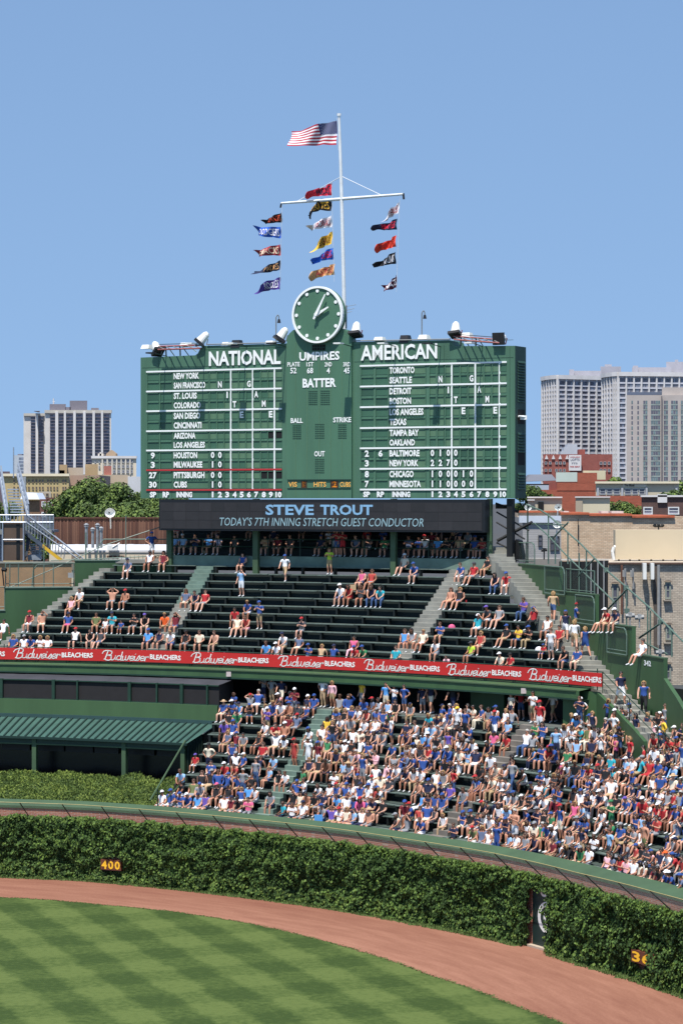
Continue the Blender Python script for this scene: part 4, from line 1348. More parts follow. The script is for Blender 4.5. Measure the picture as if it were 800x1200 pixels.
# whips and hooks on top
for x, y0, yb, lab in ((323.5, 369, 402, 'thin hooked lamp pole left of the clock'), (494, 364, 398, 'thin hooked lamp pole above the word AMERICAN')):
    o = thing('hooked_pole', lab, 'pole', at(x, yb, BP.depth(x) + .5)); d = BP.depth(x) + .5
    m = MB(); m.tube(at(x, yb, d), at(x, y0 + 3, d), .035, 5); m.pipe([at(x, y0 + 3, d), at(x + 1, y0 + 1, d), at(x + 2, y0, d), at(x + 3.2, y0 + 1.5, d), at(x + 3.4, y0 + 5, d)], .03, 5); m.build('pole', POLEW, o)
    m = MB(); m.tube(at(x + 3.4, y0 + 5, d), at(x + 3.4, y0 + 9.5, d), .07, 6, .12); m.build('lamp', LAMPD, o)
o = MB(); d = BP.depth(405) + .4; o.tube(at(405.5, 385, d), at(405.7, 358, d), .05, 6)
for yy, dx in ((358.5, 12), (363, 10), (366.5, 7)): o.tube(at(404, yy + 1, d), at(405 + dx, yy - 1.5, d), .012, 4)
tag(o.build('antenna', POLEW), 'small rod antenna standing right behind the clock', 'antenna')
# top conduit
m = MB(); m.pipe([BP.p(*buz(x, y), .06) for x, y in ((243, 403.7), (300, 402.2), (335, 401.2))], .035, 5); m.build('conduit', POLEW, board)
m = MB(); m.pipe([BP.p(*buz(x, y), .06) for x, y in ((414, 399.6), (470, 398.6), (528, 397.4))], .035, 5); m.build('conduit', POLEW, board)

# posts and underframe
OM = Vector((BP.n.x, BP.n.y, 0))
for x, yb, wpx in ((198, 668, 6), (299, 668, 6), (460, 668, 6)):
    ua, ub = bu(x - wpx / 2), bu(x + wpx / 2)
    o = MB(); zb_ = zat(yb, BP.depth(x)); o.slab(BP, ua, ub, zb_ - .4, H - .02, -.25, .0); o.build('post', GREEN2, board)
m = MB(); ua, ub = bu(591.5), bu(598); m.slab(BP, ua, ub, 14.6, H - .02, -.6, -.2); m.build('post', BLACK, board)
m = MB(); ua, ub = bu(571), bu(575); m.slab(BP, ua, ub, 14.9, H - .02, -.25, .1); m.build('post', GREEN2, board)
m = MB(); ua, ub = bu(574.8), bu(577); m.slab(BP, ua, ub, 15.2, H - 1.0, 0, .15); m.build('post', GREEN2, board)
m = MB()
for a, b, r_ in (((577, 600), (612, 622), .05), ((577, 612), (607, 632), .05), ((578, 634), (616, 612), .10), ((577, 636), (600, 648), .05), ((576, 590), (600, 600), .08), ((576, 594), (592, 594), .12)):
    pa = BP.p(*buz(a[0], a[1]), -.5); pb = BP.p(*buz(b[0], b[1]), -.9)
    m.tube(pa, pb, r_, 6)
m.build('brace', BLACK, board)
m = MB(); m.prism([BP.p(*buz(x, y), -.7) for x, y in ((590, 650), (598, 632), (603, 634), (606, 650), (606, 656), (590, 656))], -OM * .4); m.build('skirt', BLACK, board)

# video board
vb = thing('video_board', 'long dark video board showing pale blue lettering below the scoreboard', 'screen', BP.p(BW / 2, 17.5, .5))
VW = .75
u0, u1 = BP.u(190.0), BP.u(575.5)
zt_, zb_ = H - .06, zat(622.5, BP.depth(375))
m = MB(); m.slab(BP, u0 + .25, u1 - .05, zb_, zt_, 0.05, VW); m.build('cabinet', M('cabinet_dark', (16, 18, 22), .5, .1, 2), vb)
m = MB(); m.slab(BP, u0 + .35, BP.u(571), zb_ + .08, zt_ - .18, VW, VW + .02)
SCRM = M('led_panel', (36, 35, 38), 0.7, 0.12, 3.0)
m.build('screen', SCRM, vb)
nx, ny = 24, 3
rnd = random.Random(9)
ua, ub = u0 + .4, BP.u(570)
for i in range(nx):
    for j in range(ny):
        m = MB(); a = ua + (ub - ua) * i / nx; b = ua + (ub - ua) * (i + 1) / nx
        z0 = zb_ + .1 + (zt_ - zb_ - .3) * j / ny; z1 = zb_ + .1 + (zt_ - zb_ - .3) * (j + 1) / ny
        m.slab(BP, a + .008, b - .008, z0 + .008, z1 - .008, VW + .02, VW + .03 + rnd.uniform(0, .006))
        m.build('led_module', [SCRM, M('led_panel_b', (31, 31, 34), .7, .12, 3.0), M('led_panel_c', (41, 40, 43), .7, .12, 3.0)][0 if rnd.random() < .6 else rnd.choice((1, 2))], vb)
GLOW = M('screen_glow', (116, 156, 186), 0.6, 0.0, emit=0.2)
GLOW2 = M('screen_glow_pale', (134, 164, 172), 0.6, 0.0, emit=0.12)
def vtext(t, x0, x1, ya, yb, mt, bold, shear=0):
    m = MB(); xm = (x0 + x1) / 2; d = BP.depth(xm) - VW * .9
    def zz(y): return zat(y, d)
    V2 = Plane(tuple(BP.p(0, 0, VW)[:2]), tuple(BP.p(BW, 0, VW)[:2]))
    put_text(m, t, lambda s, q: V2.p(V2.u(x0) + (V2.u(x1) - V2.u(x0)) * s, zz(yb) + (zz(ya) - zz(yb)) * q, .045), bold, shear); o = m.build('lettering', mt, vb, kind='stuff')
vtext('STEVE', 311.5, 368, 591.3, 603.6, GLOW, .03); vtext('TROUT', 375.5, 437, 591.3, 603.6, GLOW, .03)
vtext("TODAY'S 7TH INNING STRETCH GUEST CONDUCTOR", 258, 496.5, 606.6, 616.6, GLOW2, .0, .18)

# ================================================================== flag mast
MAST = M('mast_white', (222, 224, 222), 0.45, 0.08, 2)
md = 147.5
mast = thing('flag_mast', 'tall white flag mast with a long yard behind the clock', 'flagpole', at(403.4, 400, md))
m = MB()
mp_ = [(403.6, 400), (402.8, 340), (401.2, 270), (399.6, 210), (398.2, 165), (397.2, 136)]
for (a, b), r_ in zip(zip(mp_, mp_[1:]), (.13, .12, .11, .095, .08)): m.tube(at(*a, md), at(*b, md), r_, 10, r_ * .93)
m.build('pole', MAST, mast, smooth=False)
m = MB(); m.tube(at(397.2, 136, md), at(397.1, 133, md), .12, 8); m.tube(at(397.0, 134.5, md), at(399.2, 134.3, md), .07, 6); m.build('truck', MAST, mast)
YT = Vector((BP.t.x, BP.t.y, 0))
YP = Plane(tuple((at(400, 0, md) - YT * 10)[:2]), tuple((at(400, 0, md) + YT * 10)[:2]))
def yp(x, y, w=0): return YP.p(*YP.uz(x, y), w)
m = MB(); m.tube(yp(329.5, 238.2), yp(400, 233.2), .07, 8, .10); m.tube(yp(400, 233.2), yp(472.5, 227.5), .10, 8, .07); m.build('yard', MAST, mast)
m = MB(); m.tube(yp(329.7, 237.5), yp(328.6, 243.5), .06, 6); m.tube(yp(472.3, 226.5), yp(472.9, 233.5), .07, 6); m.build('pulley', LAMPD, mast)
ROPE = M('rope', (212, 216, 220), .7, 0)
m = MB()
for a, b in (((399.6, 207), (349, 235.5)), ((399.7, 206.5), (446, 228.4))): m.tube(yp(*a), yp(*b), .022, 4)
m.build('stay', ROPE, mast)
for (xt, yt, xb, yb) in ((330.5, 241, 328, 341), (388.4, 214, 391.6, 330), (468.2, 232, 464.3, 342), (394.8, 138, 396.4, 176)):
    m = MB(); m.tube(yp(xt, yt), yp(xb, yb), .012, 4); m.build('halyard', ROPE, mast)

def flag(name, lab, hx, y0, y1, tip, depth_pts, mats, text=None, tmat=None, kind='pennant', seed=0, taper=.55, tail=.0, tsz=(.08, .72)):
    """hx: hoist column; y0,y1 hoist rows; depth_pts: free end centre path [(x,y), ...] from the hoist outward"""
    rnd = random.Random(seed)
    ph0 = rnd.uniform(0, 6)
    pts = [(hx, (y0 + y1) / 2)] + depth_pts
    def cen(s):
        n_ = len(pts) - 1; k = min(n_ - 1, int(s * n_)); f = s * n_ - k
        return pts[k][0] + (pts[k + 1][0] - pts[k][0]) * f, pts[k][1] + (pts[k + 1][1] - pts[k][1]) * f
    def fn(s, t, w=0.0):
        cx, cy = cen(s)
        hh = (y1 - y0) / 2 * (1 - (1 - taper) * s)
        y = cy + hh * (1 - 2 * t)
        wave = .26 * s ** .7 * math.sin(ph0 + s * 8 + t * 2.2) + .40 * s * s * math.sin(ph0 * 2 + s * 4.5 - t) + .07 * math.sin(s * 19 + t * 5 + ph0)
        sh = (.42 * math.sin(ph0 + s * 8) + .2 * math.sin(s * 15 + t * 3)) * s
        return YP.p(*YP.uz(cx, y + sh * 2), wave + w)
    NX, NY = 44, (13 if kind == 'nation' else 12)
    m = MB(); k0 = 0
    for i in range(NX + 1):
        for j in range(NY + 1):
            s, t = i / NX, j / NY
            if tail and i == NX: s = 1 - tail * (1 - abs(2 * t - 1))
            m.v.append(tuple(fn(s, t)))
    for i in range(NX):
        for j in range(NY):
            a = i * (NY + 1) + j
            mi = 0
            if kind == 'nation':
                mi = j % 2
                if i < NX * .40 and j >= 6: mi = 2
            elif kind == 'band' and (j == 0 or j == NY - 1): mi = 1
            m.f.append((a, a + NY + 1, a + NY + 2, a + 1)); m.m.append(mi)
    root = thing(name, lab, 'flag', fn(0, .5), 'flags flown from the white mast')
    o = m.build('cloth', mats if len(mats) > 1 else mats[0], root, smooth=True)
    if kind == 'nation':
        st = MB()
        for r_ in range(9):
            for c_ in range(6 if r_ % 2 == 0 else 5):
                s = .40 * ((c_ + .5) / 6 if r_ % 2 == 0 else (c_ + 1) / 6); t = 6 / 13 + (7 / 13) * (r_ + .5) / 9
                q = [fn(s + .012 * math.cos(a_), t + .022 * math.sin(a_), .05) for a_ in (0, PI / 2, PI, 3 * PI / 2)]
                st.face(q)
        st.build('stars', mats[1], root, kind='stuff')
    if text:
        tm = MB()
        put_text(tm, text, lambda a, b: fn(tsz[1] - (tsz[1] - tsz[0]) * a, .16 + .68 * b, .05), .015)
        # text must not mirror: the free end is at the left, letters read left to right
        tm.build('lettering', tmat, root, kind='stuff')
    return root
FR, FW, FB = M('flag_red', (176, 36, 52), .8, .05, 3), M('flag_white', (232, 228, 230), .8, .03, 3), M('flag_navy', (40, 52, 104), .8, .05, 3)
flag('national_flag', 'large flag of red and white stripes at the top of the mast', 394.6, 141.5, 170, None, [(378, 157), (360, 160), (340, 162.5)], [FR, FW, FB], kind='nation', taper=.62, seed=4)
FC = lambda n, c: M('flag_' + n, c, .8, .05, 3)
BK, OR_, BLU, MAR, NVY, PUR = FC('black', (26, 24, 28)), FC('orange', (224, 84, 44)), FC('royal', (36, 92, 190)), FC('maroon', (158, 52, 62)), FC('dark_navy', (28, 38, 66)), FC('purple', (76, 54, 138))
YLW, TAN, RD, WT, LBL, GLD = FC('yellow', (232, 186, 60)), FC('tan', (222, 168, 110)), FC('scarlet', (208, 34, 58)), FC('pale', (226, 222, 226)), FC('sky', (44, 108, 206)), FC('gold', (224, 172, 60))
CRM = FC('cream', (226, 204, 176))
# left halyard
pl_ = [
 ('black pennant with orange lettering, highest on the left line', 330.3, 249, 260.5, [(318, 258), (305, 260.5)], BK, 'GIANTS', OR_, .25),
 ('royal blue pennant with white lettering, second on the left line', 329.3, 266, 279.5, [(314, 272), (299.5, 270.5)], BLU, 'DODGERS', WT, .7),
 ('red pennant with cream lettering, middle of the left line', 328.8, 286.5, 299.5, [(314, 294.5), (299, 298)], MAR, 'DBACKS', CRM, .5),
 ('dark navy pennant with tan lettering, fourth on the left line', 328.5, 305, 316.5, [(314, 315), (297.5, 320)], NVY, 'PADRES', TAN, .3),
 ('purple pennant with white lettering, lowest on the left line', 328.3, 324.5, 339, [(314, 335), (298, 341)], PUR, 'ROCKIES', WT, .4),
]
pm = [
 ('scarlet pennant at the top of the middle line, above the yard', 388.6, 214.5, 229, [(375, 225), (360, 230.5)], RD, 'REDS', NVY, .3),
 ('black pennant with gold lettering, second on the middle line', 388.2, 233.5, 247.5, [(374, 241), (366, 246), (364.5, 256)], BK, 'PIRATES', GLD, .25),
 ('white pennant with red lettering, third on the middle line', 388.6, 252.5, 266, [(374, 263.5), (359, 268.5)], WT, 'CARDINALS', MAR, .35),
 ('yellow pennant with brown lettering, fourth on the middle line', 389, 271, 286, [(377, 284), (365, 293)], YLW, 'BREWERS', FC('brown', (112, 70, 40)), .4),
 ('bright blue pennant with red lettering, fifth on the middle line', 390.6, 290, 304, [(378, 300.5), (363, 307.5)], LBL, 'CUBS', RD, .35),
 ('tan pennant with red lettering, lowest on the middle line', 391.8, 309, 322, [(380, 318), (367, 325.5)], TAN, 'ASTROS', MAR, .6),
]
pr = [
 ('white pennant with red lettering, highest on the right line', 467.2, 237, 250, [(458, 249), (448, 258.5)], WT, 'PHILLIES', MAR, .2),
 ('dark navy pennant with red lettering, second on the right line', 464.8, 256, 269, [(451, 266), (437, 268)], NVY, 'BRAVES', RD, .25),
 ('orange red pennant, middle of the right line', 463.6, 275.5, 289, [(454, 287), (443, 293)], FC('vermilion', (224, 66, 40)), 'METS', FC('rust', (176, 44, 34)), .5),
 ('black pennant with white lettering, fourth on the right line', 463.4, 295, 309, [(451, 306), (438, 311.5)], BK, 'MARLINS', WT, .3),
 ('limp dark red and white pennant, lowest on the right line', 464.5, 322, 336, [(459, 334), (450, 339)], FC('wine', (92, 26, 48)), 'NATS', WT, .45),
]
for i, (lab, hx, y0, y1, dp, mt, tx, tm_, tp) in enumerate(pl_ + pm + pr):
    flag('pennant', lab, hx, y0, y1, None, dp, [mt], tx, tm_, 'p', seed=i + 10, taper=tp, tail=.12 if i in (2, 9) else 0, tsz=(.06, .80 if tp > .4 else .62))
# ================================================================== right side: green outer walls, fences, pipe braces
WP = Plane((RA.x, RA.y), (RB.x, RB.y))
WP2 = Plane((RB.x, RB.y), (RC.x, RC.y))
ow = thing('outer_wall', 'green outer wall stepping down beside the wide stair at right', 'wall', (RB.x, RB.y, 8))
def wallbox(x0, x1, y, pl=WP, zb=7.0, wdt=.2):
    m = MB(); z = zat(y, pl.depth((x0 + x1) / 2)); m.slab(pl, pl.u(x0), pl.u(x1), zb, z, -wdt, 0)
    m.build('wall_panel', GREEN, ow)
    m = MB(); m.slab(pl, pl.u(x0), pl.u(x1), z, z + .06, -wdt - .03, .04); m.build('coping', GREEN2, ow)
wallbox(606, 655, 663.5); wallbox(655, 697, 695.5); wallbox(697, 740, 732.5); wallbox(740, 777, 769.5)
m = MB(); pts = [(777, 769.5), (777, 795), (784, 806), (792, 818), (800, 832), (816, 850)]
q = []
for (x, y) in pts[1:]: q.append(WP2.p(WP2.u(x), zat(y, WP2.depth(x))))
q += [Vector((q[-1].x, q[-1].y, 6)), Vector((q[0].x, q[0].y, 6))]
m.prism(q, -Vector((WP2.n.x, WP2.n.y, 0)) * .2); m.build('wall_panel', GREEN, ow)
m = MB(); u = WP.u(757); z = zat(777, WP.depth(757)); plane_text(m, '342', WP, WP.u(754.3), WP.u(762.5), z - .13, z + .13, .015, .04); m.build('numeral', LTR, ow)
# chain link panels with pipe frames
LINKM = M('chain_link', (92, 108, 100), .5, .1, 3, metal=.3)
PIPE = M('green_grey_pipe', (92, 112, 100), .5, .15, 3)
def link_fill(mb, f, nx, ny, r=.006):
    """diagonal wires across a quad f(s,t)"""
    n_ = nx + ny
    for i in range(-ny, nx):
        for s_ in (1, -1):
            pts = []
            for t in (0, 1):
                s = (i + (t if s_ > 0 else 1 - t) * ny) / nx
                pts.append((s, t))
            (a, ta), (b, tb) = pts
            def clip(a, ta, b, tb):
                for lo_ in (0, 1):
                    pass
                if a > b: a, ta, b, tb = b, tb, a, ta
                if b <= 0 or a >= 1: return None
                if a < 0: ta = ta + (tb - ta) * (0 - a) / (b - a); a = 0
                if b > 1: tb = ta + (tb - ta) * (1 - a) / (b - a); b = 1
                return a, ta, b, tb
            c = clip(a, ta, b, tb)
            if not c: continue
            p, q = f(c[0], c[1]), f(c[2], c[3])
            d = Vector((0, 0, r)); mb.face([p - d, p + d, q + d, q - d])
def fence_panel(lab, pl, x0, x1, y0, y1, w=.1, rounded=True, name='fence_panel', mat_=None):
    o = thing(name, lab, 'fence', pl.p(pl.u(x0), zat(y1, pl.depth(x0)), w))
    mt = mat_ or PIPE
    u0, u1 = pl.u(x0), pl.u(x1); dz = pl.depth((x0 + x1) / 2); z0, z1 = zat(y1, dz), zat(y0, dz)
    c = min(.35, (u1 - u0) * .3)
    P = [pl.p(u0, z0, w), pl.p(u0, z1, w)] + ([pl.p(u1 - c, z1, w), pl.p(u1 - c * .3, z1 - c * .3, w), pl.p(u1, z1 - c, w)] if rounded else [pl.p(u1, z1, w)]) + [pl.p(u1, z0, w), pl.p(u0, z0, w)]
    m = MB(); m.pipe(P, .035, 6); m.build('frame', mt, o)
    m = MB(); m.tube(pl.p(u0, z0 + (z1 - z0) * .14, w), pl.p(u1, z0 + (z1 - z0) * .14, w), .025, 5); m.build('crossbar', mt, o)
    m = MB(); link_fill(m, lambda s, t: pl.p(u0 + (u1 - u0) * s, z0 + (z1 - z0) * t, w), max(3, int((u1 - u0) / .1)), max(3, int((z1 - z0) / .1))); m.build('wire_mesh', LINKM, o, kind='stuff')
    return o
fence_panel('curved corner chain link panel against the highest green wall step at right', WP, 640, 663, 664, 696)
fence_panel('curved corner chain link panel above the second green wall step', WP, 676, 698, 698, 731)
fence_panel('curved corner chain link panel above the third green wall step', WP, 713, 736, 735, 766)
# upper fence between stair head and braces
FB1 = Plane((RA.x + .3, RA.y + 1.2), (RB.x + .5, RB.y + 1.2))
fence_panel('low chain link panel beside the head of the outer stair', FB1, 604, 616, 636, 661, 0, False)
fence_panel('low curved chain link panel right of the stair head', FB1, 616, 626, 636, 661, 0, True)
fence_panel('tall chain link panel in front of the dark netting', FB1, 663, 696, 668, 696, 0, False)
brc = thing('pipe_bracing', 'long diagonal green pipe braces over the outer wall at right', 'bracing', FB1.p(3, 13))
def bp_(x, y, w=-.6): return FB1.p(*FB1.uz(x, y), w)
for pts, r_ in (([(604, 591), (612, 594.5), (621, 598), (629, 603), (638, 611), (648, 620), (668, 638), (697, 668), (720, 688), (747, 712), (774, 740), (800, 766), (812, 778)], .045),
                ([(614, 613), (632, 630), (650, 650), (680, 680), (708, 707)], .04),
                ([(635, 631), (653, 612)], .045), ([(664, 676), (683, 655)], .045), ([(697, 716), (722, 690)], .05), ([(735, 748), (762, 729)], .05), ([(739, 752), (768, 767)], .045), ([(606, 614), (630, 614.5), (652, 615)], .03)):
    m = MB(); m.pipe([bp_(*p) for p in pts], r_, 6); m.build('brace', PIPE, brc)
for x, y0, y1 in ((606, 592, 660), (630, 602, 661), (638, 632, 661), (652.5, 624, 661), (674, 644, 700), (720.5, 690, 735), (745, 713, 768), (748, 716, 770), (773, 740, 770), (792, 758, 800)):
    m = MB(); m.tube(bp_(x, y1), bp_(x, y0), .045, 6); m.build('post', PIPE if x != 606 else DGREEN, brc)
for x, y in ((697, 668), (720, 689), (760, 729), (772, 741), (721, 716)):
    m = MB(); c = bp_(x, y); m.box(c.x - .12, c.x + .12, c.y - .1, c.y + .1, c.z - .12, c.z + .12); m.build('joint', PIPE, brc)
# small fittings on the fence line
def fitting(name, lab, cat, x, y, s, mt):
    m = MB(); c = bp_(x, y, -.3); m.tube(c - Vector((s, 0, 0)), c + Vector((s, 0, .04)), s * .5, 8); m.tube(c + Vector((0, 0, -.5)), c, .04, 5); m.box(c.x - s * .4, c.x + s * .4, c.y - .1, c.y + .15, c.z - s * .2, c.z + s * .8)
    return tag(m.build(name, mt), lab, cat)
fitting('floodlight', 'grey lamp head on the fence post above the second wall step', 'lamp', 731, 722, .22, M('grey_paint', (150, 150, 148), .5, .1, 3))
fitting('floodlight', 'grey lamp head just right of the first, on the same post', 'lamp', 742, 724, .22, M('grey_paint', (150, 150, 148), .5, .1, 3))
fitting('floodlight', 'grey lamp head resting low behind the wall marked 342', 'lamp', 766, 765, .2, M('grey_paint', (150, 150, 148), .5, .1, 3))
fitting('floodlight', 'dark lamp head on the fence beside the stair head', 'lamp', 631, 645, .16, BLACK)
m = MB(); c = bp_(650, 604, -.8)
for i in range(12):
    a0, a1 = 2 * PI * i / 12, 2 * PI * (i + 1) / 12
    for r0_, r1_, y0_, y1_ in ((.0, .2, 0, -.03), (.2, .38, -.03, -.1)):
        m.face([c + Vector((r0_ * math.cos(a0), y0_, r0_ * math.sin(a0))), c + Vector((r1_ * math.cos(a0), y1_, r1_ * math.sin(a0))), c + Vector((r1_ * math.cos(a1), y1_, r1_ * math.sin(a1))), c + Vector((r0_ * math.cos(a1), y0_, r0_ * math.sin(a1)))])
m.tube(c, c + Vector((0, -.4, .05)), .03, 4)

# ================================================================== buildings
def flatmat(n, c, **k): return M(n, c, .85, .08, .25, **k)
def bldg(name, lab, x0, x1, y, d, dep, mt, zb=-.5, cat='building', yaw=0, roofm=None):
    o = thing(name, lab, cat, (xat((x0 + x1) / 2, d), d, 0))
    pl = Plane((xat(x0, d), d), (xat(x1, d), d))
    L_ = pl.b.x - pl.a.x; z = zat(y, d)
    kk = (d + dep) / d; bx = (pl.a.x * (kk if pl.a.x > 0 else 1), pl.b.x * (kk if pl.b.x < 0 else 1))
    m = MB(); m.hexa([(pl.a.x, d, zb), (pl.b.x, d, zb), (bx[1], d + dep, zb), (bx[0], d + dep, zb)], [(pl.a.x, d, z), (pl.b.x, d, z), (bx[1], d + dep, z), (bx[0], d + dep, z)]); m.build('wall', mt, o)
    return o, pl
def win_parts(o, pl, cells_, frame_m, glass_m, depth_=.12, fr=.08, w=.0, name='window'):
    """cells: (x0,x1,y0,y1) photo rectangles; each a window part with its pane"""
    for (x0, x1, y0, y1) in cells_:
        u0, u1 = pl.u(x0), pl.u(x1); d = pl.depth((x0 + x1) / 2); z0, z1 = zat(y1, d), zat(y0, d)
        m = MB()
        m.slab(pl, u0, u1, z1 - fr, z1, 0, depth_); m.slab(pl, u0, u1, z0, z0 + fr, 0, depth_ * 1.4)
        m.slab(pl, u0, u0 + fr, z0 + fr, z1 - fr, 0, depth_); m.slab(pl, u1 - fr, u1, z0 + fr, z1 - fr, 0, depth_)
        f = m.build(name, frame_m, o)
        m = MB(); m.slab(pl, u0 + fr, u1 - fr, z0 + fr, z1 - fr, 0, .02); m.slab(pl, u0 + fr, u1 - fr, (z0 + z1) / 2 - fr * .3, (z0 + z1) / 2 + fr * .3, .02, depth_ * .6, 1)
        p = m.build('pane', [glass_m, frame_m], f)
def win_mass(o, pl, cells_, glass_m, name='windows'):
    m = MB()
    for (x0, x1, y0, y1) in cells_:
        d = pl.depth((x0 + x1) / 2)
        m.slab(pl, pl.u(x0), pl.u(x1), zat(y1, d), zat(y0, d), .0, .06)
    return m.build(name, glass_m, o, kind='stuff')
GLA = M('glass_grey', (134, 130, 142), .5, .25, .35)
GLB = M('glass_blue', (124, 132, 146), .2, .4, .5)
GLD_ = M('glass_dark', (94, 94, 104), .2, .3, .4)  # lightened glass, distance haze is mixed into the colour
TWC = flatmat('tower_concrete', (206, 200, 192)); TWW = flatmat('tower_white', (210, 206, 202)); GREY = flatmat('tower_grey', (176, 172, 174))  # tower white softened to warm grey, distance haze painted in
TAUPE = flatmat('tower_taupe', (176, 166, 158)); PENT = flatmat('penthouse_grey', (116, 112, 120))

# --- left tower: white piers, dark bays, balconies
d = 900.0
tw = thing('apartment_tower', 'slab tower with white piers and dark window bays at left', 'building', (xat(80, d), d, 0))
def box_px(o, name, x0, x1, y0, y1, d0, dep, mt, zb=None, kind=None, jig=0):
    m = MB(); a, b = xat(x0, d0), xat(x1, d0); z0, z1 = zat(y1, d0) if zb is None else zb, zat(y0, d0); kk = (d0 + dep) / d0 if dep > 9 else 1; a2, b2 = a * (kk if a > 0 else 1), b * (kk if b < 0 else 1)
    m.hexa([(a, d0, z0), (b, d0, z0), (b2, d0 + dep, z0), (a2, d0 + dep, z0)], [(a, d0, z1), (b, d0, z1), (b2, d0 + dep, z1), (a2, d0 + dep, z1)]); return m.build(name, mt, o, kind=kind)
box_px(tw, 'wall', 53, 130.5, 482, 600, d, 26, TWC, 0)
box_px(tw, 'wall', 28, 53, 485.5, 600, d + 8, 18, TWC, 0)
bays = [(59, 65.5), (69, 75.5), (78, 86.5), (89.5, 98), (101, 109), (111.8, 119), (121.5, 128)]
bays2 = [(36.5, 42.5), (45.5, 51.3)]
NF = 18
for bs, dd, yt in ((bays, d, 484.5), (bays2, d + 8, 487.5)):
    pl = Plane((xat(0, dd), dd), (xat(200, dd), dd))
    for (a, b) in bs:
        m = MB(); m.slab(pl, pl.u(a), pl.u(b), zat(553, dd), zat(yt, dd), .1, .25); m.build('window_bay', GLA, tw)
    cells_ = []; sl_ = MB(); lt = MB(); dk = MB(); rnd = random.Random(int(dd))
    for (a, b) in bs:
        for k in range(NF):
            y = yt + (553 - yt) * k / NF
            sl_.slab(pl, pl.u(a), pl.u(b), zat(y + .9, dd), zat(y + .25, dd), .2, .9)
            nw_ = 3 if b - a > 7.5 else 2
            for q in range(nw_):
                xa = a + (b - a) * q / nw_; xb = a + (b - a) * (q + 1) / nw_
                r_ = rnd.random()
                tgt = lt if r_ < .28 else dk if r_ > .6 else None
                if tgt: tgt.slab(pl, pl.u(xa + .3), pl.u(xb - .3), zat(y + 3.3, dd), zat(y + 1.2, dd), .25, .35)
    sl_.build('balcony_slabs', PENT, tw, kind='stuff'); lt.build('pale_panes', GLB, tw, kind='stuff'); dk.build('dark_panes', GLD_, tw, kind='stuff')
    edges_ = sorted([x for b in bs for x in b])
    for a, b in zip([bs[i][1] for i in range(len(bs) - 1)], [bs[i + 1][0] for i in range(len(bs) - 1)]):
        m = MB(); m.slab(pl, pl.u(a), pl.u(b), zat(556, dd), zat(yt - 2, dd), .0, 1.2); m.build('pier', TWW, tw)
box_px(tw, 'roof_band', 52.5, 131, 480.5, 484, d - .8, 1.2, flatmat('roof_band', (186, 180, 168)))
box_px(tw, 'roof_band', 28, 53, 484.3, 487.3, d + 7.2, 1.2, flatmat('roof_band', (186, 180, 168)))
for x0, x1, y0 in ((58.5, 77.5, 473.5), (82, 102.5, 469.5), (107, 116, 478), (40, 47, 481.5), (77, 83, 477)):
    box_px(tw, 'penthouse', x0, x1, y0, 482, d + 3, 12, PENT)
m = MB(); m.tube(at(63, 474, d + 5), at(63, 467, d + 5), .25, 5); m.tube(at(62, 471, d + 5), at(64.5, 471, d + 5), .15, 4); m.build('mast', TWW, tw)

# --- cream mid-rise right of it
d = 640.0
o, pl = bldg('cream_midrise', 'cream flat roofed block with pale pilasters beside the slab tower', 108, 160, 535.5, d, 24, flatmat('cream_wall', (214, 200, 176)), 0)
box_px(o, 'cornice', 107, 160.5, 534.3, 537.2, d - .5, 1, TWW)
win_parts(o, pl, [(x, x + 2.8, y, y + 3.4) for y in (538.8, 545, 551) for x in (122.2, 127.7, 133, 138.4, 143.6, 148.8, 153)], M('window_frame_pale', (170, 172, 174), .6, 0), GLA, .2, .12)
win_parts(o, pl, [(x, x + 2.0, y, y + 3.0) for y in (539.5, 546) for x in (111, 115.8)], M('window_frame_pale', (170, 172, 174), .6, 0), GLA, .2, .12)
for x in (119.5, 125.3, 131, 136.4, 141.6, 146.8, 152): box_px(o, 'pilaster', x, x + 1.3, 537.2, 556, d - .4, .4, flatmat('pilaster', (224, 214, 196)))
m = MB(); xs = (124, 130, 136)
m.prism([at(124, 535, d + 6), at(124.5, 532, d + 6), at(130.5, 527.2, d + 6), (at(136, 531.5, d + 6)), at(136, 535, d + 6)], (0, 5, 0)); m.build('gable', flatmat('gable_tan', (160, 140, 118)), o)
for x0, x1, y0 in ((115, 121, 531.5), (117, 119, 530)): box_px(o, 'rooftop_unit', x0, x1, y0, 535.5, d + 3, 4, TWC)
# --- narrow glass block far left
d = 1000.0
o, pl = bldg('glass_block', 'narrow pale block with glass corner far left behind the rooftop stair', 16.5, 28.5, 533.5, d, 20, flatmat('block_grey', (176, 184, 190)), 0)
win_mass(o, pl, [(22.5, 28, y, y + 2.6) for y in range(536, 556, 4)], GLB)
box_px(o, 'penthouse', 21, 26, 532, 534, d + 4, 8, PENT)
# --- yellow brick walk-up row
d = 420.0
YB = brick_mat('yellow_brick', (204, 182, 128), (192, 168, 116), (176, 160, 124), .3, .1, blotch=.15)
o, pl = bldg('yellow_brick_flats', 'long yellow brick block of flats with paired dark windows below the tower', 4, 81, 556.2, d, 22, YB, 0)
box_px(o, 'cornice', 3.5, 81.5, 555, 558, d - .5, .9, flatmat('cornice_cream', (220, 208, 178)))
ws = []
for x in (16, 20.5, 25.5, 29.5, 33.3, 38, 42, 46, 49.6, 55.5, 59, 62.8, 66.5, 73.3, 76.2):
    for y in (562, 570.2, 578): ws.append((x, x + 2.0, y, y + 3.9))
win_parts(o, pl, ws, M('window_frame_brown', (150, 130, 100), .7, 0), GLD_, .1, .06)
m = MB(); m.box(pl.b.x, pl.b.x + 5.0, d + 2, d + 22, 0, zat(556.8, d)); m.build('side_wall', flatmat('pinkish_brick', (168, 140, 120)), o)
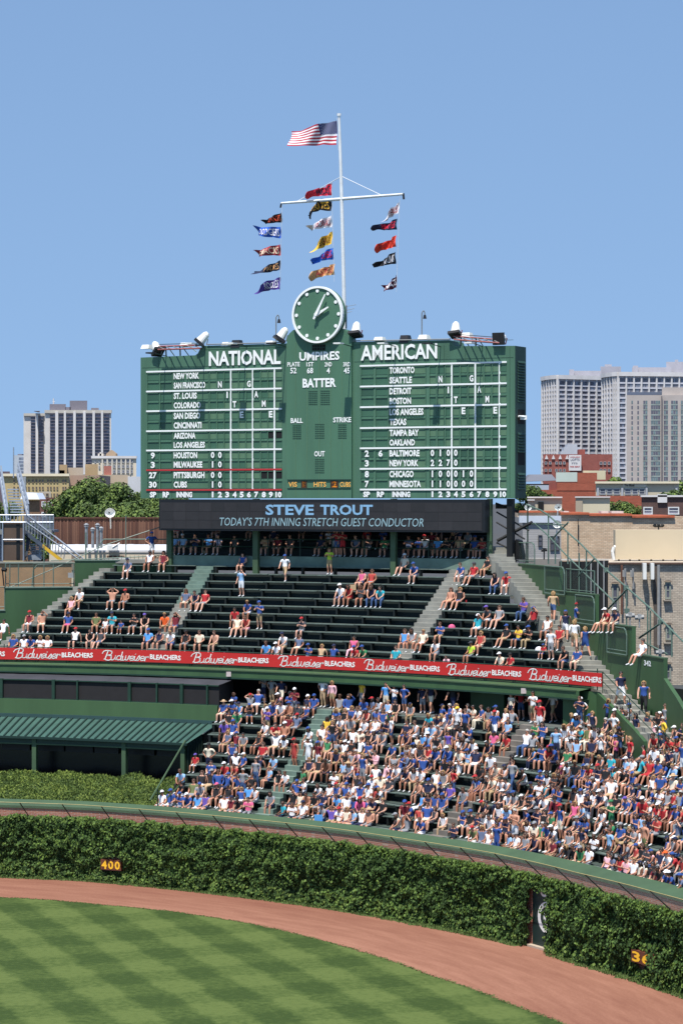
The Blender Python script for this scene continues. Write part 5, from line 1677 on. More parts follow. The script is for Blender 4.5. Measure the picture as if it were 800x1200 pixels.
for x0, x1, y0, mt in ((70, 79, 544.5, flatmat('penthouse_tan', (176, 150, 112))), (70, 76, 551, flatmat('pinkish_brick', (168, 140, 120))), (79, 98, 548, flatmat('roof_tan', (190, 172, 150))), (100, 115, 544, flatmat('penthouse_tan', (176, 150, 112))), (122, 131, 546, flatmat('brick_pink', (168, 108, 96)))):
    bldg('rooftop_block', {70: 'small tan stair head on the yellow flats roof' if y0 < 550 else 'low pinkish stair head on the yellow flats roof', 79: 'long low beige roof house behind the trees', 100: 'square tan water tank house right of the yellow flats', 122: 'pink brick roof house behind the left trees'}[x0], x0, x1, y0, d + 24 + x0 * .3, 8, mt, 0)
bldg('low_beige_row', 'low beige row of roofs running behind the tree to the scoreboard', 81, 150, 556.5, d + 60, 12, flatmat('row_beige', (186, 168, 144)), 0)
bldg('grey_roof_house', 'pale grey low building at the left edge of the scoreboard', 150, 172, 558.5, d + 40, 12, flatmat('pale_grey', (196, 196, 196)), 0)
bldg('dark_far_roofs', 'dark low roofs at the far left edge of the skyline', -14, 12, 552.5, 760, 12, flatmat('far_dark', (104, 90, 98)), 0)
# --- near left: white flat roof, brown brick house, red flats
d = 230.0
o, pl = bldg('brown_brick_house', 'brown brick house with a pale metal roof behind the metal stair', 28, 47, 586, d, 10, brick_mat('brown_brick', (150, 112, 78), (134, 96, 66), (140, 120, 100)), 0)
m = MB(); m.prism([at(24, 585, d - .5), at(27, 577, d + 3), at(43, 577.5, d + 3), at(46.5, 585, d - .5)], (0, 5, 0)); m.build('roof', M('pale_metal_roof', (198, 204, 212), .4, .08, .8), o)
o, pl = bldg('red_brick_flats', 'small red brick house with white sills left of the big tree', 47, 64, 583, d + 14, 10, brick_mat('red_brick_a', (124, 70, 58), (108, 58, 50), (120, 100, 92)), 0)
win_parts(o, pl, [(49, 54, 587.5, 594), (56.5, 61, 587.5, 594), (49, 54, 600, 606)], M('window_frame_white', (210, 210, 206), .6, 0), GLD_, .08, .09)
o, pl = bldg('rear_porch_block', 'pale rear porches between the yellow flats and the tree', 46, 60, 576, d + 90, 8, flatmat('porch', (178, 168, 150)), 0)
win_parts(o, pl, [(49, 52, 578, 582), (54, 57.5, 578, 582)], M('window_frame_brown', (150, 130, 100), .7, 0), GLD_, .1, .06)

# ---------------- right towers
d = 1300.0
tb = thing('curved_white_tower', 'pale high-rise with fine white ribs and a rounded left corner', 'building', (xat(670, d), d, 0))
def curved_tower(o, x0, x1, ytop, d, groups, yb=572, nf=25, rib=.7):
    """groups: (xa, xb, depth offset at each end): facets of the front"""
    m = MB(); fac = []
    for (xa, xb, da, db) in groups:
        fac.append(Plane((xat(xa, d + da), d + da), (xat(xb, d + db), d + db)))
    body = [(pl.a.x, pl.a.y) for pl in fac] + [(fac[-1].b.x, fac[-1].b.y)]
    body = body + [(body[-1][0] + 2, d + 60), (body[0][0] * (d + 62) / body[0][1], d + 60)]
    zt = zat(ytop, d)
    m.prism([(a, b, zt) for a, b in body], (0, 0, -zt)); m.build('wall', GREY, o)
    wins, sp, ribs = MB(), MB(), MB()
    rnd = random.Random(int(x0))
    lt = MB()
    for pl, (xa, xb, da, db) in zip(fac, groups):
        L_ = (pl.b - pl.a).length; nb_ = max(1, round((xb - xa) / (9.0 if xb - xa > 9 else 3.2)))
        for b_ in range(nb_):
            ua, ub = L_ * b_ / nb_, L_ * (b_ + 1) / nb_
            for k in range(nf):
                z1 = zt - 2.6 - (zt - zat(yb, d)) * k / nf; z0 = z1 - 1.9
                e = .05 * (ub - ua) + .35
                nq = 4 if xb - xa > 9 else 1
                for q in range(nq):
                    a_, c_ = ua + e + (ub - ua - 2 * e) * q / nq, ua + e + (ub - ua - 2 * e) * (q + 1) / nq
                    (wins if rnd.random() < .72 else lt).slab(pl, a_ + .06, c_ - .06, z0, z1, .02, .06)
                sp.slab(pl, ua + .3, ub - .3, z0 - .9, z0 - .15, .02, .35)
            ribs.slab(pl, ub - rib / 2, ub + rib / 2, 0, zt, .0, .9)
        ribs.slab(pl, -rib / 2, rib / 2, 0, zt, .0, .9)
        m = MB(); m.slab(pl, -.2, L_ + .2, zt - 1.6, zt + .5, .0, 1.3); m.build('parapet', TWW, o)
    wins.build('windows', GLD_, o, kind='stuff'); lt.build('bright_windows', GLB, o, kind='stuff'); sp.build('spandrels', flatmat('spandrel', (196, 196, 202)), o, kind='stuff'); ribs.build('ribs', TWW, o, kind='stuff')
curved_tower(tb, 636, 706, 440.5, d, [(635.5, 641, 22, 12), (641, 647, 12, 5), (647, 653, 5, 0), (653, 706.5, 0, 14)])
for x0, x1, y0, dd in ((668, 704, 434.5, 20), (703, 727, 429.5, 26), (666.5, 672, 433, 18), (708, 716, 427, 30)):
    box_px(tb, 'penthouse', x0, x1, y0, 442, d + dd, 12, flatmat('penthouse_pale', (168, 166, 172)))
tc_ = thing('tall_white_tower', 'second pale ribbed high-rise, taller and further right', 'building', (xat(750, d), d - 60, 0))
curved_tower(tc_, 706, 800, 437, d - 60, [(706, 712, 20, 10), (712, 719, 10, 3), (719, 724, 3, 0), (724, 830, 0, 8)], nf=23)
for x0, x1, y0, dd in ((740, 786, 430.5, 20), (780, 830, 424, 24), (741, 747, 428.5, 18), (790, 794, 421.5, 30)):
    box_px(tc_, 'penthouse', x0, x1, y0, 438, d - 60 + dd, 12, flatmat('penthouse_pale', (168, 166, 172)))
# taupe tower in front
d = 980.0
tt = thing('taupe_tower', 'taupe high-rise with glazed bays at the right edge, nearest of the three', 'building', (xat(770, d), d, 0))
box_px(tt, 'wall', 733.5, 830, 463, 600, d, 30, TAUPE, 0)
box_px(tt, 'wall', 775, 830, 454, 463, d + 2, 24, TAUPE)
box_px(tt, 'roof_screen', 734, 793, 459.5, 462.8, d + 6, 10, flatmat('roof_slate', (84, 94, 112)))
pl = Plane((xat(0, d), d), (xat(900, d), d))
wins, lt, gr = MB(), MB(), MB(); rnd = random.Random(77)
for k in range(17):
    y = 469.5 + 6.0 * k
    for (a, b, kind_) in ((739, 741, 0), (746, 748, 0), (753, 758, 1), (762, 773, 1), (777, 782, 1), (785.5, 793.5, 1), (797, 801, 1), (806, 814, 1)):
        n_ = max(1, round((b - a) / 2.6))
        for q in range(n_):
            xa = a + (b - a) * q / n_ + .2; xb = a + (b - a) * (q + 1) / n_ - .2
            (wins if rnd.random() < .55 else lt).slab(pl, pl.u(xa), pl.u(xb), zat(y + 3.6, d), zat(y, d), .02, .1)
        if kind_: gr.slab(pl, pl.u(a), pl.u(b), zat(y + 5.5, d), zat(y + 3.9, d), .02, .12)
wins.build('windows', GLD_, tt, kind='stuff'); lt.build('bright_windows', M('glass_teal', (104, 122, 124), .2, .4, .4), tt, kind='stuff'); gr.build('bay_panels', M('bay_panel', (140, 150, 144), .6, .3, .3), tt, kind='stuff')
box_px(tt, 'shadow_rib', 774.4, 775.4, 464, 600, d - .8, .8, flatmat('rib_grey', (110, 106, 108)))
# --- red brick hotel with billboard
d = 520.0
RB_ = brick_mat('red_brick_b', (158, 86, 74), (144, 76, 66), (140, 100, 90), .4, .14, blotch=.2)
o, pl = bldg('red_brick_hotel', 'red brick building with white trim below the pale towers', 636, 717, 532.3, d, 24, RB_, 0)
win_parts(o, pl, [(x, x + 3.1, y, y + 3.2) for y in (541, 549.5) for x in (637.5, 642.5, 650, 654.5, 659)] + [(x, x + 3.1, y, y + 3.6) for y in (541, 549.5) for x in (702, 706.5, 711.5)], M('window_frame_greyish', (168, 166, 164), .6, 0), GLD_, .15, .08)
for x in (640, 648, 656, 664): 
    m = MB(); c = at(x, 534, d - .1); m.prism([at(x - 2, 538, d - .3), at(x, 533, d - .3), at(x + 2, 538, d - .3)], (0, .3, 0)); m.build('gable_trim', TWW, o)
box_px(o, 'chimney', 678, 685, 526.5, 533, d + 3, 4, RB_)
bb = thing('billboard', 'white rooftop billboard with small red and grey print', 'billboard', at(673, 552, d - 1))
box_px(bb, 'panel', 666, 680.5, 533.2, 551.5, d - 1.2, .3, TWW)
PB = Plane((xat(0, d - 1.22), d - 1.22), (xat(900, d - 1.22), d - 1.22))
for t, y0, y1, x0, x1, mt in (('LOFTS', 537.3, 540.2, 668, 678.5, flatmat('print_grey', (120, 120, 130))), ('AVAILABLE', 535, 536.4, 667.5, 679, LRED), ('FOR RENT', 546, 548, 667.5, 679, LRED), ('773', 542, 544, 669, 676, flatmat('print_grey', (120, 120, 130)))):
    m = MB(); plane_text(m, t, PB, PB.u(x0), PB.u(x1), zat(y1, d), zat(y0, d), .02, .02); m.build('lettering', mt, bb, kind='stuff')
# pale stepped structure on the hotel roof
m = MB()
for x0, x1, y0 in ((661, 666, 528), (665, 684, 523), (669, 681, 519.5), (684, 688, 526)): m.box(xat(x0, 560), xat(x1, 560), 560 + y0 * .02, 566 + y0 * .02, 0, zat(y0, 560))
tag(m.build('pale_roof_structure', flatmat('pale_struct', (186, 188, 192))), 'pale grey stepped roof plant rising behind the red brick hotel', 'building')
# middle distance, right
d = 330.0
o, pl = bldg('slate_roof_house', 'small house with a dark slate roof next to the scoreboard end', 616, 652, 567, d + 30, 12, flatmat('house_wall', (120, 96, 90)), 0)
m = MB(); m.prism([at(614, 564.5, d + 29), at(621, 556, d + 33), at(646, 556, d + 33), at(652, 563, d + 29)], (0, 6, 0)); m.build('roof', flatmat('slate', (104, 106, 114)), o)
o, pl = bldg('pale_flat_house', 'pale grey flat building left of the orange brick block', 618, 652, 568.5, d + 10, 12, flatmat('pale_blue_grey', (170, 178, 186)), 0)
o, pl = bldg('orange_brick_block', 'orange brick block with stepped parapet below the red hotel', 629, 699, 574, d - 20, 14, brick_mat('orange_brick', (172, 88, 64), (158, 78, 56), (150, 104, 84), .4, .14, blotch=.15), 0)
m = MB(); m.box(xat(652, d - 20), xat(699, d - 20), d - 20.05, d - 8, zat(574, d - 20) - .1, zat(565, d - 20)); m.box(xat(676, d - 20), xat(699, d - 20), d - 20.06, d - 8, zat(565, d - 20) - .1, zat(554, d - 20)); m.build('upper_wall', MATS['orange_brick'], o)
box_px(o, 'light_panel', 651, 675.8, 553.5, 564.5, d - 20.1, .3, flatmat('pale_panel', (186, 196, 184)))
box_px(o, 'beige_panel', 683, 709, 551.5, 562, d - 10, 1, flatmat('beige_panel', (206, 196, 162)))
o, pl = bldg('storefront_block', 'long beige storefront with dark ribbon windows at right', 697.5, 795, 565, d - 60, 14, flatmat('beige_store', (196, 184, 158)), 0)
box_px(o, 'cornice', 697, 795.5, 564.2, 566.6, d - 60.4, .5, flatmat('cornice_cream', (220, 208, 178)))
win_parts(o, pl, [(702, 709, 572.5, 579.5), (710, 717, 572.5, 579.5), (718, 726, 572.5, 579.5), (731, 739, 572.5, 579.5), (740, 747, 572.5, 579.5), (748, 755, 572.5, 579.5)], M('window_frame_pale', (170, 172, 174), .6, 0), GLD_, .1, .07)
for x in (700, 728.5, 757, 792): box_px(o, 'pier', x - 1.2, x + 1.2, 571, 582, d - 60.2, .2, flatmat('pier_grey', (166, 168, 172)))
m = MB(); ps_ = Plane((xat(0, d - 60.02), d - 60.02), (xat(900, d - 60.02), d - 60.02)); plane_text(m, 'The Block', ps_, ps_.u(731), ps_.u(743), zat(570, d - 60), zat(567.2, d - 60), .05, .02, .2); m.build('lettering', BLACK, o, kind='stuff')
box_px(o, 'sign_board', 729.5, 757, 566.9, 570.4, d - 60.03, .05, flatmat('sign_pale', (214, 208, 190)))
o, pl = bldg('orange_brick_low', 'low orange brick wall under the beige storefront', 690, 760, 581, d - 90, 8, MATS['orange_brick'], 0)
o, pl = bldg('dark_brick_house', 'dark brown brick house with white trimmed windows at the right edge', 751, 830, 581.3, 215, 10, brick_mat('dark_brick', (108, 74, 66), (92, 62, 56), (104, 88, 82)), 0)
box_px(o, 'coping', 750.5, 830, 580.3, 582.4, 214.8, .6, TWW)
box_px(o, 'crest', 770, 781, 579, 589, 214.8, .3, TWW)
win_parts(o, pl, [(753, 764, 594, 603), (782, 795, 594, 603)], M('window_frame_white', (210, 210, 206), .6, 0), GLA, .1, .1)
# beige sheds on the near roofs
o, pl = bldg('beige_roof_shed', 'beige rooftop shed with a black doorway right of the scoreboard', 618, 658, 583, 185, 6, flatmat('shed_beige', (190, 176, 152)), 0)
box_px(o, 'coping', 617.5, 658.4, 582, 583.6, 184.8, .4, TWW); box_px(o, 'doorway', 630, 636.5, 588, 597.5, 184.9, .12, BLK); box_px(o, 'coping', 617.5, 626, 585.3, 586.6, 184.7, .2, TWW)
o, pl = bldg('cream_roof_shed', 'cream rooftop shed beside the tree at right', 674, 714, 583, 190, 6, flatmat('shed_cream', (206, 196, 168)), 0)
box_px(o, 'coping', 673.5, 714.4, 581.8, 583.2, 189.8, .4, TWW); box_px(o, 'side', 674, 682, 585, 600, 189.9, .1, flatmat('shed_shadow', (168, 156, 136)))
# tan brick building with orange coping
TB = brick_mat('tan_brick', (226, 200, 168), (208, 178, 146), (176, 158, 138), .30, .11, blotch=.28)
OC = M('orange_coping', (176, 92, 60), .8, .2, 2)
o, pl = bldg('tan_brick_building', 'tan brick building with orange coping behind the outer wall', 657, 800, 605, 176, 8, TB, 0)
for x0, x1, y0 in ((656.5, 690, 600.5), (690, 740, 602), (740, 790, 604)):
    box_px(o, 'coping', x0, x1, y0, y0 + 2.6, 175.8, 8, OC); 
box_px(o, 'upper_wall', 657, 690, 602, 606, 175.95, 8, TB); box_px(o, 'upper_wall', 690.2, 740, 603.5, 606, 175.95, 8, TB)
for x in (676.8,): m = MB(); m.tube(at(x, 608, 175.8), at(x, 640, 175.8), .03, 5); m.build('conduit', BLACK, o)
for x0, x1 in ((660, 666), (704, 712), (716, 730)):
    box_px(o, 'roof_item', x0, x1, 599, 601.5, 178, 2, TWC)
o, pl = bldg('grey_clapboard_building', 'grey sided building with blue white parapet behind the stair head', 612, 657, 612, 172, 6, brick_mat('grey_siding', (176, 174, 172), (168, 166, 164), (140, 140, 140), 2.0, .12, blotch=.12), 0)
box_px(o, 'parapet', 608, 657, 604.5, 612.5, 171.8, .5, flatmat('blue_white', (196, 204, 214)))
box_px(o, 'coping', 606, 656, 598.8, 600.6, 176, 4, OC); box_px(o, 'back_wall', 606, 657, 600.2, 606, 176.1, 4, TB)
win_parts(o, pl, [(644, 649, 628, 645), (650, 655, 628, 645), (630, 635, 627, 640)], M('window_frame_dark', (70, 72, 74), .6, 0), GLD_, .08, .05)
# more beige canopy and blue grey roof edges
bc = thing('beige_canopy_wall', 'long blank beige wall raised on dark posts at right', 'wall', at(760, 655, 158))
box_px(bc, 'panel', 720.5, 830, 621, 655.5, 156, 1.2, M('blank_beige', (206, 190, 160), .8, .05, .25))
for x in (724, 737, 748, 762, 776, 790, 803): box_px(bc, 'post', x, x + 1.6, 655.5, 661.5, 156.3, .3, PENT)
box_px(bc, 'roof_edge', 655, 830, 655.2, 656.8, 158.2, .5, TWC); box_px(bc, 'dark_gap', 700, 830, 657, 662, 158.6, .3, GLD_)
m = MB(); m.pipe([at(718.5, 656, 155), at(717, 647, 155), at(718.5, 641, 155), at(720.5, 641, 155)], .1, 8); tag(m.build('white_vent_pipe', WHITE), 'white curved vent pipe at the left end of the blank beige wall', 'pipe')
m = MB()
for dx in (-4, 0, 4): m.tube(at(771 + dx, 616, 157), at(771 + dx * 1.4, 614.5, 157), .12, 5)
m.tube(at(766, 616.6, 157), at(776, 616.6, 157), .08, 5); m.tube(at(771, 621, 157), at(771, 616, 157), .05, 5)
tag(m.build('roof_lamp_cluster', BLACK), 'dark lamp cluster on top of the blank beige wall', 'lamp')
# grey brick building
GB = brick_mat('grey_brick', (204, 190, 170), (180, 166, 148), (146, 138, 126), .28, .105, blotch=.2)
o, pl = bldg('grey_brick_building', 'grey tan brick building with arched windows at the right edge', 712.5, 830, 660.5, 150, 10, GB, 0)
box_px(o, 'coping', 712, 830, 659.3, 661.2, 149.8, .6, M('dark_coping', (92, 70, 58), .8, .2, 3))
win_parts(o, pl, [(716, 724, 684, 716), (778.5, 785.3, 682, 702), (779, 785.5, 732, 750), (778, 785.5, 778, 796)], M('window_frame_sage', (140, 144, 132), .6, .1, 3), GLD_, .08, .1)
for x, y in ((720, 683.5), (782, 681.5), (782.2, 731.5), (781.7, 777.5)):
    m = MB(); pts = [at(x + 5.2 * math.cos(t) * (1 if x > 730 else 1), y - 1.6 * math.sin(t) , 149.9) for t in [PI * i / 8 for i in range(9)]]
    m.prism(pts, (0, -.1, 0)); m.build('window_arch', M('arch_brick', (112, 96, 84), .8, .2, 5), o)
    if x > 730: box_px(o, 'sill', x - 4.6, x + 4.6, y + 21.5, y + 23, 149.7, .3, flatmat('sill', (150, 142, 130)))
for x0, x1 in ((753, 757), (762.2, 766)):
    box_px(o, 'white_panel_box', x0, x1, 660, 679, 149.2, .6, WHITE)
for x0 in (732, 741): 
    m = MB(); m.tube(at(x0, 666, 149.6), at(x0 + .5, 690, 149.6), .06, 5); m.tube(at(x0 - 1.5, 668, 149.5), at(x0 - 1.5, 676, 149.5), .1, 5); m.build('antenna_box', M('grey_paint', (150, 150, 148), .5, .1, 3), o)
for x in (727.5, 728.6): m = MB(); m.tube(at(x, 662, 149.8), at(x, 720, 149.8), .04, 5); m.build('conduit', M('rust_conduit', (110, 76, 62), .8, .2, 3), o)
for x0, x1 in ((765.5, 769.5),):
    box_px(o, 'downpipe_recess', x0, x1, 662, 760, 149.85, .2, M('recess_dark', (92, 84, 78), .8, .2, 3))
    m = MB(); m.tube(at(771, 662, 149.6), at(771, 756, 149.6), .09, 6); m.build('downpipe', M('grey_paint', (150, 150, 148), .5, .1, 3), o)
# dark net scaffold between the wall and the grey building
sc_ = thing('dark_netting', 'black debris netting on a pipe frame beside the grey brick building', 'netting', at(690, 700, 143))
m = MB(); m.box(xat(655, 143), xat(712, 143), 143, 143.2, 6, zat(658, 143)); m.build('net', M('net_black', (24, 28, 30), .9, .4, .9), sc_)
for x in (657, 668, 678, 692, 700, 707):
    m = MB(); m.tube(at(x, 720, 142.8), at(x, 657 if x != 678 else 648, 142.8), .05, 5); m.build('pole', PIPE if x < 690 else M('grey_paint', (150, 150, 148), .5, .1, 3), sc_)
m = MB(); m.box(xat(616, 150), xat(657, 150), 150, 153, 0, zat(655, 150)); tag(m.build('low_flat_roof', flatmat('low_roof', (140, 136, 130))), 'low flat grey roof just behind the fence at the stair head', 'building')
m = MB(); m.box(xat(790, 140), xat(840, 140), 140, 146, 0, zat(812, 140)); tag(m.build('dark_shed', flatmat('dark_shed', (60, 64, 64))), 'dark shed roof low at the right edge beneath the brick building', 'building')
# satellite dishes
def dish(lab, x, y, d, r=.55, mt=WHITE):
    m = MB(); c = at(x, y, d); n_ = 14
    prev = None
    for j in range(3):
        ra, rb = r * j / 3, r * (j + 1) / 3
        ya, yb = .25 * (ra / r) ** 2, .25 * (rb / r) ** 2
        for i in range(n_):
            a0, a1 = 2 * PI * i / n_, 2 * PI * (i + 1) / n_
            P = lambda rr, yy, a: c + Vector((rr * math.cos(a), -yy, rr * math.sin(a) * .9 + yy * .4))
            m.face([P(ra, ya, a0), P(rb, yb, a0), P(rb, yb, a1), P(ra, ya, a1)])
    m.tube(c, c + Vector((0, .3, -1.0)), .05, 6); m.tube(c + Vector((0, -.2, -.3)), c + Vector((0, -.7, .1)), .02, 4)
    o = thing('satellite_dish', lab, 'satellite dish', c); m.build('reflector', mt, o)
    m = MB(); q = c + Vector((0, -.7, .1)); m.box(q.x - .06, q.x + .06, q.y - .1, q.y, q.z - .05, q.z + .05); m.build('receiver', BLACK, o)
dish('white satellite dish in front of the big tree above the wooden fence', 129.5, 602.5, 172, .37)
dish('white satellite dish at the corner of the tan brick building', 653, 596, 173, .26)
dish('small white satellite dish on the grey sided building', 652, 616, 170, .3)
dish('grey dish lying behind the black scoreboard post', 618, 596, 175, .26)

# ================================================================== trees
TRK = M('bark', (84, 70, 58), .9, .3, 3, .3)
LF = [M('leaf_dark', (56, 76, 32), .75, .25, 2), M('leaf_mid', (80, 102, 42), .75, .25, 2), M('leaf_light', (106, 126, 54), .75, .25, 2)]
def tree(lab, x, d, zt, rad, trunk_h, n, seed, flat=.75, leaf_s=.20):
    rnd = random.Random(seed)
    base = Vector((xat(x, d), d, 0)); o = thing('tree', lab, 'tree', base)
    m = MB(); h0 = zt - rad * flat * 1.6
    m.tube(base, base + Vector((0, 0, h0)), .32, 8, .22)
    blobs = []
    for i in range(16):
        a = rnd.uniform(0, 2 * PI); rr = rad * math.sqrt(rnd.random()) * .72; zz = rnd.uniform(-.75, .62) * rad * flat
        zz *= math.sqrt(max(.1, 1 - (rr / rad) ** 2)) if zz > 0 else 1
        c = base + Vector((rr * math.cos(a), rr * math.sin(a), zt - rad * flat + zz)); blobs.append((c, rad * rnd.uniform(.26, .42)))
        m.tube(base + Vector((0, 0, h0 * rnd.uniform(.75, 1))), c, .11, 5, .03)
    m.build('trunk', TRK, o)
    m = MB()
    for i in range(n):
        c, r_ = rnd.choice(blobs)
        v = Vector((rnd.gauss(0, 1), rnd.gauss(0, 1), rnd.gauss(0, 1))).normalized()
        rr = r_ * (rnd.random() ** .33) * (1 + .25 * noise.noise(v * 2.2 + c))
        p = c + Vector((v.x * rr, v.y * rr, v.z * rr * .82))
        nrm = (v + Vector((rnd.uniform(-.9, .9), rnd.uniform(-.9, .9), rnd.uniform(-.4, 1.1)))).normalized()
        q = rnd.random() + .5 * noise.noise(p * .45)
        leaf(m, p, nrm, rnd.uniform(.6, 1.3) * leaf_s, 0 if q < .35 else 1 if q < .8 else 2, rnd)
    m.build('crown', LF, o)
tree('large rounded leafy tree behind the wooden fence, left of the scoreboard', 112, 196, zat(557, 196), 3.6, 4, 30000, 1)
tree('leafy tree touching the scoreboard left end above the fence', 160, 190, zat(562, 190), 3.4, 4, 26000, 2)
tree('lower tree at the left flank of the big tree', 82, 200, zat(576, 200), 2.7, 4, 18000, 3)
tree('leafy tree half hidden behind the scoreboard lower left corner', 196, 198, zat(566, 198), 3.4, 4, 16000, 8)
tree('small tree at the far left edge beside the metal stair', -4, 200, zat(580, 200), 2.2, 3, 8000, 4)
tree('bushy tree beside the scoreboard right end above the beige shed', 622, 235, zat(567, 235), 1.9, 3, 9000, 5)
tree('rounded tree behind the beige shed at right', 638, 245, zat(573, 245), 2.2, 3, 9000, 6)
tree('leafy tree right of the cream roof shed', 728, 225, zat(583, 225), 2.3, 3, 9000, 7)
tree('distant tree in front of the storefront windows at right', 782, 262, zat(570, 262), 1.8, 3, 2500, 9, leaf_s=.25)
tree('small tree between the red hotel and the taupe tower', 719, 430, zat(556, 430), 2.2, 3, 1500, 10, leaf_s=.5)
tree('distant tree peeking out at the right edge', 801, 300, zat(560, 300), 2.6, 3, 2500, 11, leaf_s=.4)
tree('shrubby tree behind the platform of the metal stair', 45, 205, zat(604, 205), 2.4, 3, 4000, 12)

# ================================================================== left background: fence, sheds, metal stair
WD = [M('fence_wood_a', (104, 70, 56), .85, .25, 3, streak=True), M('fence_wood_b', (88, 58, 48), .85, .25, 3, streak=True), M('fence_wood_c', (118, 84, 68), .85, .25, 3, streak=True)]
d = 176.0
wf = thing('wooden_fence', 'long brown board fence on the roof below the trees', 'fence', at(130, 637, d))
x = 64.0; i = 0
rnd = random.Random(2)
_wm = {}
for i in range(66):
    xa = 64 + 2.1 * i
    k = rnd.randrange(3); hj = rnd.choice((0, .03, .06))
    key = (k, hj)
    if key not in _wm:
        m = MB(); m.box(0, .115, 0, .03, 0, 1.86 + hj); _wm[key] = m.mesh('plank', [WD[k]])
    p = Vector((xat(xa, d), d - .03 * (i % 2), zat(637.5, d)))
    link_mesh('plank', _wm[key], wf, p - wloc(wf))
m = MB(); m.box(xat(64, d), xat(203, d), d + .05, d + .1, zat(637, d), zat(609.5, d)); m.build('rail', WD[1], wf)
m = MB(); m.box(xat(64, d), xat(203, d), d - .1, d + .1, zat(607.6, d), zat(606.2, d)); m.build('cap', WD[1], wf)
# beige low building with a white roof edge
d = 168.0
lb, pl = bldg('beige_low_building', 'low beige building with a white roof edge behind the left bleachers', 58, 205, 646, d, 6, flatmat('low_beige', (214, 200, 174)), 0)
m = MB(); m.prism([at(60, 646.5, d + .02), at(60, 638, d + 2), at(205, 638, d + 2), at(205, 646.5, d + .02)][::-1], (0, .1, -.3)); m.build('roof', M('white_roof', (214, 216, 218), .5, .05, .6), lb)
box_px(lb, 'fascia', 59, 205, 644.8, 647.4, d - .06, .1, TWW)
box_px(lb, 'grey_door', 84, 94, 651, 668, d - .08, .1, flatmat('door_taupe', (138, 122, 106)))
for i in range(9):
    box_px(lb, 'gate_board', 125.3 + 2.35 * i, 127.4 + 2.35 * i, 651, 678, d - .2 - .03 * (i % 2), .1, WD[i % 3])
for i in range(12):
    box_px(lb, 'gate_board', 172 + 2.35 * i, 174 + 2.35 * i, 651 + (i % 3), 678, d - .2, .1, WD[(i * 2) % 3])
box_px(lb, 'plinth', 100, 205, 661.5, 663.5, d - .25, .04, flatmat('plinth_red', (150, 100, 88)))
box_px(lb, 'notice_sheet', 139.5, 153, 646.8 + 6, 662.5, d - .4, .04, WHITE)
m = MB(); pn = Plane((xat(0, d - .41), d - .41), (xat(900, d - .41), d - .41)); plane_text(m, 'NO ENTRY', pn, pn.u(141.5), pn.u(151), zat(657.5, d), zat(655, d), .01); m.build('lettering', flatmat('print_grey', (120, 120, 130)), lb, kind='stuff')
for x, y0 in ((101.5, 613), (109, 618), (114.5, 613), (118.8, 617)):
    o = thing('roof_vent', {101.5: 'leftmost tall galvanised roof vent on the white roof', 109: 'second galvanised vent, short, on the white roof', 114.5: 'third galvanised vent, tall, on the white roof', 118.8: 'fourth galvanised vent, rightmost, on the white roof'}[x], 'vent', at(x, 640, d - 1))
    m = MB(); m.tube(at(x, 642, d - .5), at(x, y0 + 2, d - .5), .1, 8); m.build('stack', M('galvanised', (168, 170, 170), .4, .15, 4, metal=.5), o)
    m = MB(); m.tube(at(x, y0 + 4.5, d - .5), at(x, y0 + 3, d - .5), .16, 8); m.tube(at(x, y0 + 2, d - .5), at(x, y0, d - .5), .19, 8, .06); m.build('cowl', M('galvanised', (168, 170, 170), .4, .15, 4, metal=.5), o)
m = MB(); c = at(132, 641.5, d - .6); m.box(c.x - .35, c.x + .35, c.y, c.y + .4, c.z - .2, c.z + .15); m.tube(c, c + Vector((.5, 0, .3)), .05, 5)
tag(m.build('air_unit', WHITE), 'small white air unit on the white roof edge', 'air unit')
# galvanised metal stair with platform (left)
GALV = M('galvanised_steel', (158, 166, 176), .45, .15, 2, metal=.4)
GALD = M('galvanised_dark', (84, 94, 108), .5, .15, 2, metal=.3)
YEL2 = M('yellow_stringer', (216, 172, 44), .6, .15, 2)
d = 158.0
ms = thing('metal_stair', 'galvanised rooftop stair with platform and yellow stringer at left', 'stairs', at(40, 655, d))
def gp(x, y, w=0): return at(x, y, d + w)
for (xa, ya, xb, yb, w) in ((1.5, 560, 9.5, 610, 0), (21.5, 556, 34, 606, 0)):           # upper flight stringers
    m = MB(); m.tube(gp(xa, ya, 3), gp(xb, yb, 0), .12, 6); m.build('stringer', GALV, ms)
    m = MB(); m.tube(gp(xa, ya - 14, 3), gp(xb, yb - 15, 0), .05, 5); m.tube(gp(xa, ya - 8, 3), gp(xb, yb - 8, 0), .04, 5)
    for k in range(10): t = k / 9; m.tube(gp(xa + (xb - xa) * t, ya + (yb - ya) * t, 3 - 3 * t), gp(xa + (xb - xa) * t, ya - 14 + (yb - ya) * t, 3 - 3 * t), .03, 4)
    m.build('handrail', GALV, ms)
for k in range(10):
    t = k / 9; ya = 573 + 30 * t; m = MB()
    m.hexa([gp(9 + 4 * t, ya + 1.4, 3 - 3 * t), gp(22 + 7.5 * t, ya + 1.4, 3 - 3 * t), gp(22 + 7.5 * t, ya + 1.2, 3.3 - 3 * t), gp(9 + 4 * t, ya + 1.2, 3.3 - 3 * t)],
           [gp(9 + 4 * t, ya, 3 - 3 * t), gp(22 + 7.5 * t, ya, 3 - 3 * t), gp(22 + 7.5 * t, ya - .2, 3.3 - 3 * t), gp(9 + 4 * t, ya - .2, 3.3 - 3 * t)]); m.build('tread', GALV, ms)
m = MB(); m.box(gp(16, 560).x, gp(23, 560).x, d + 3.2, d + 3.4, zat(578, d), zat(558, d)); m.build('landing_screen', M('screen_grey', (150, 156, 160), .6, .1, 3), ms)
m = MB(); m.tube(gp(16.2, 560, 3), gp(16.2, 524, 3), .04, 5); m.build('whip', GALV, ms)
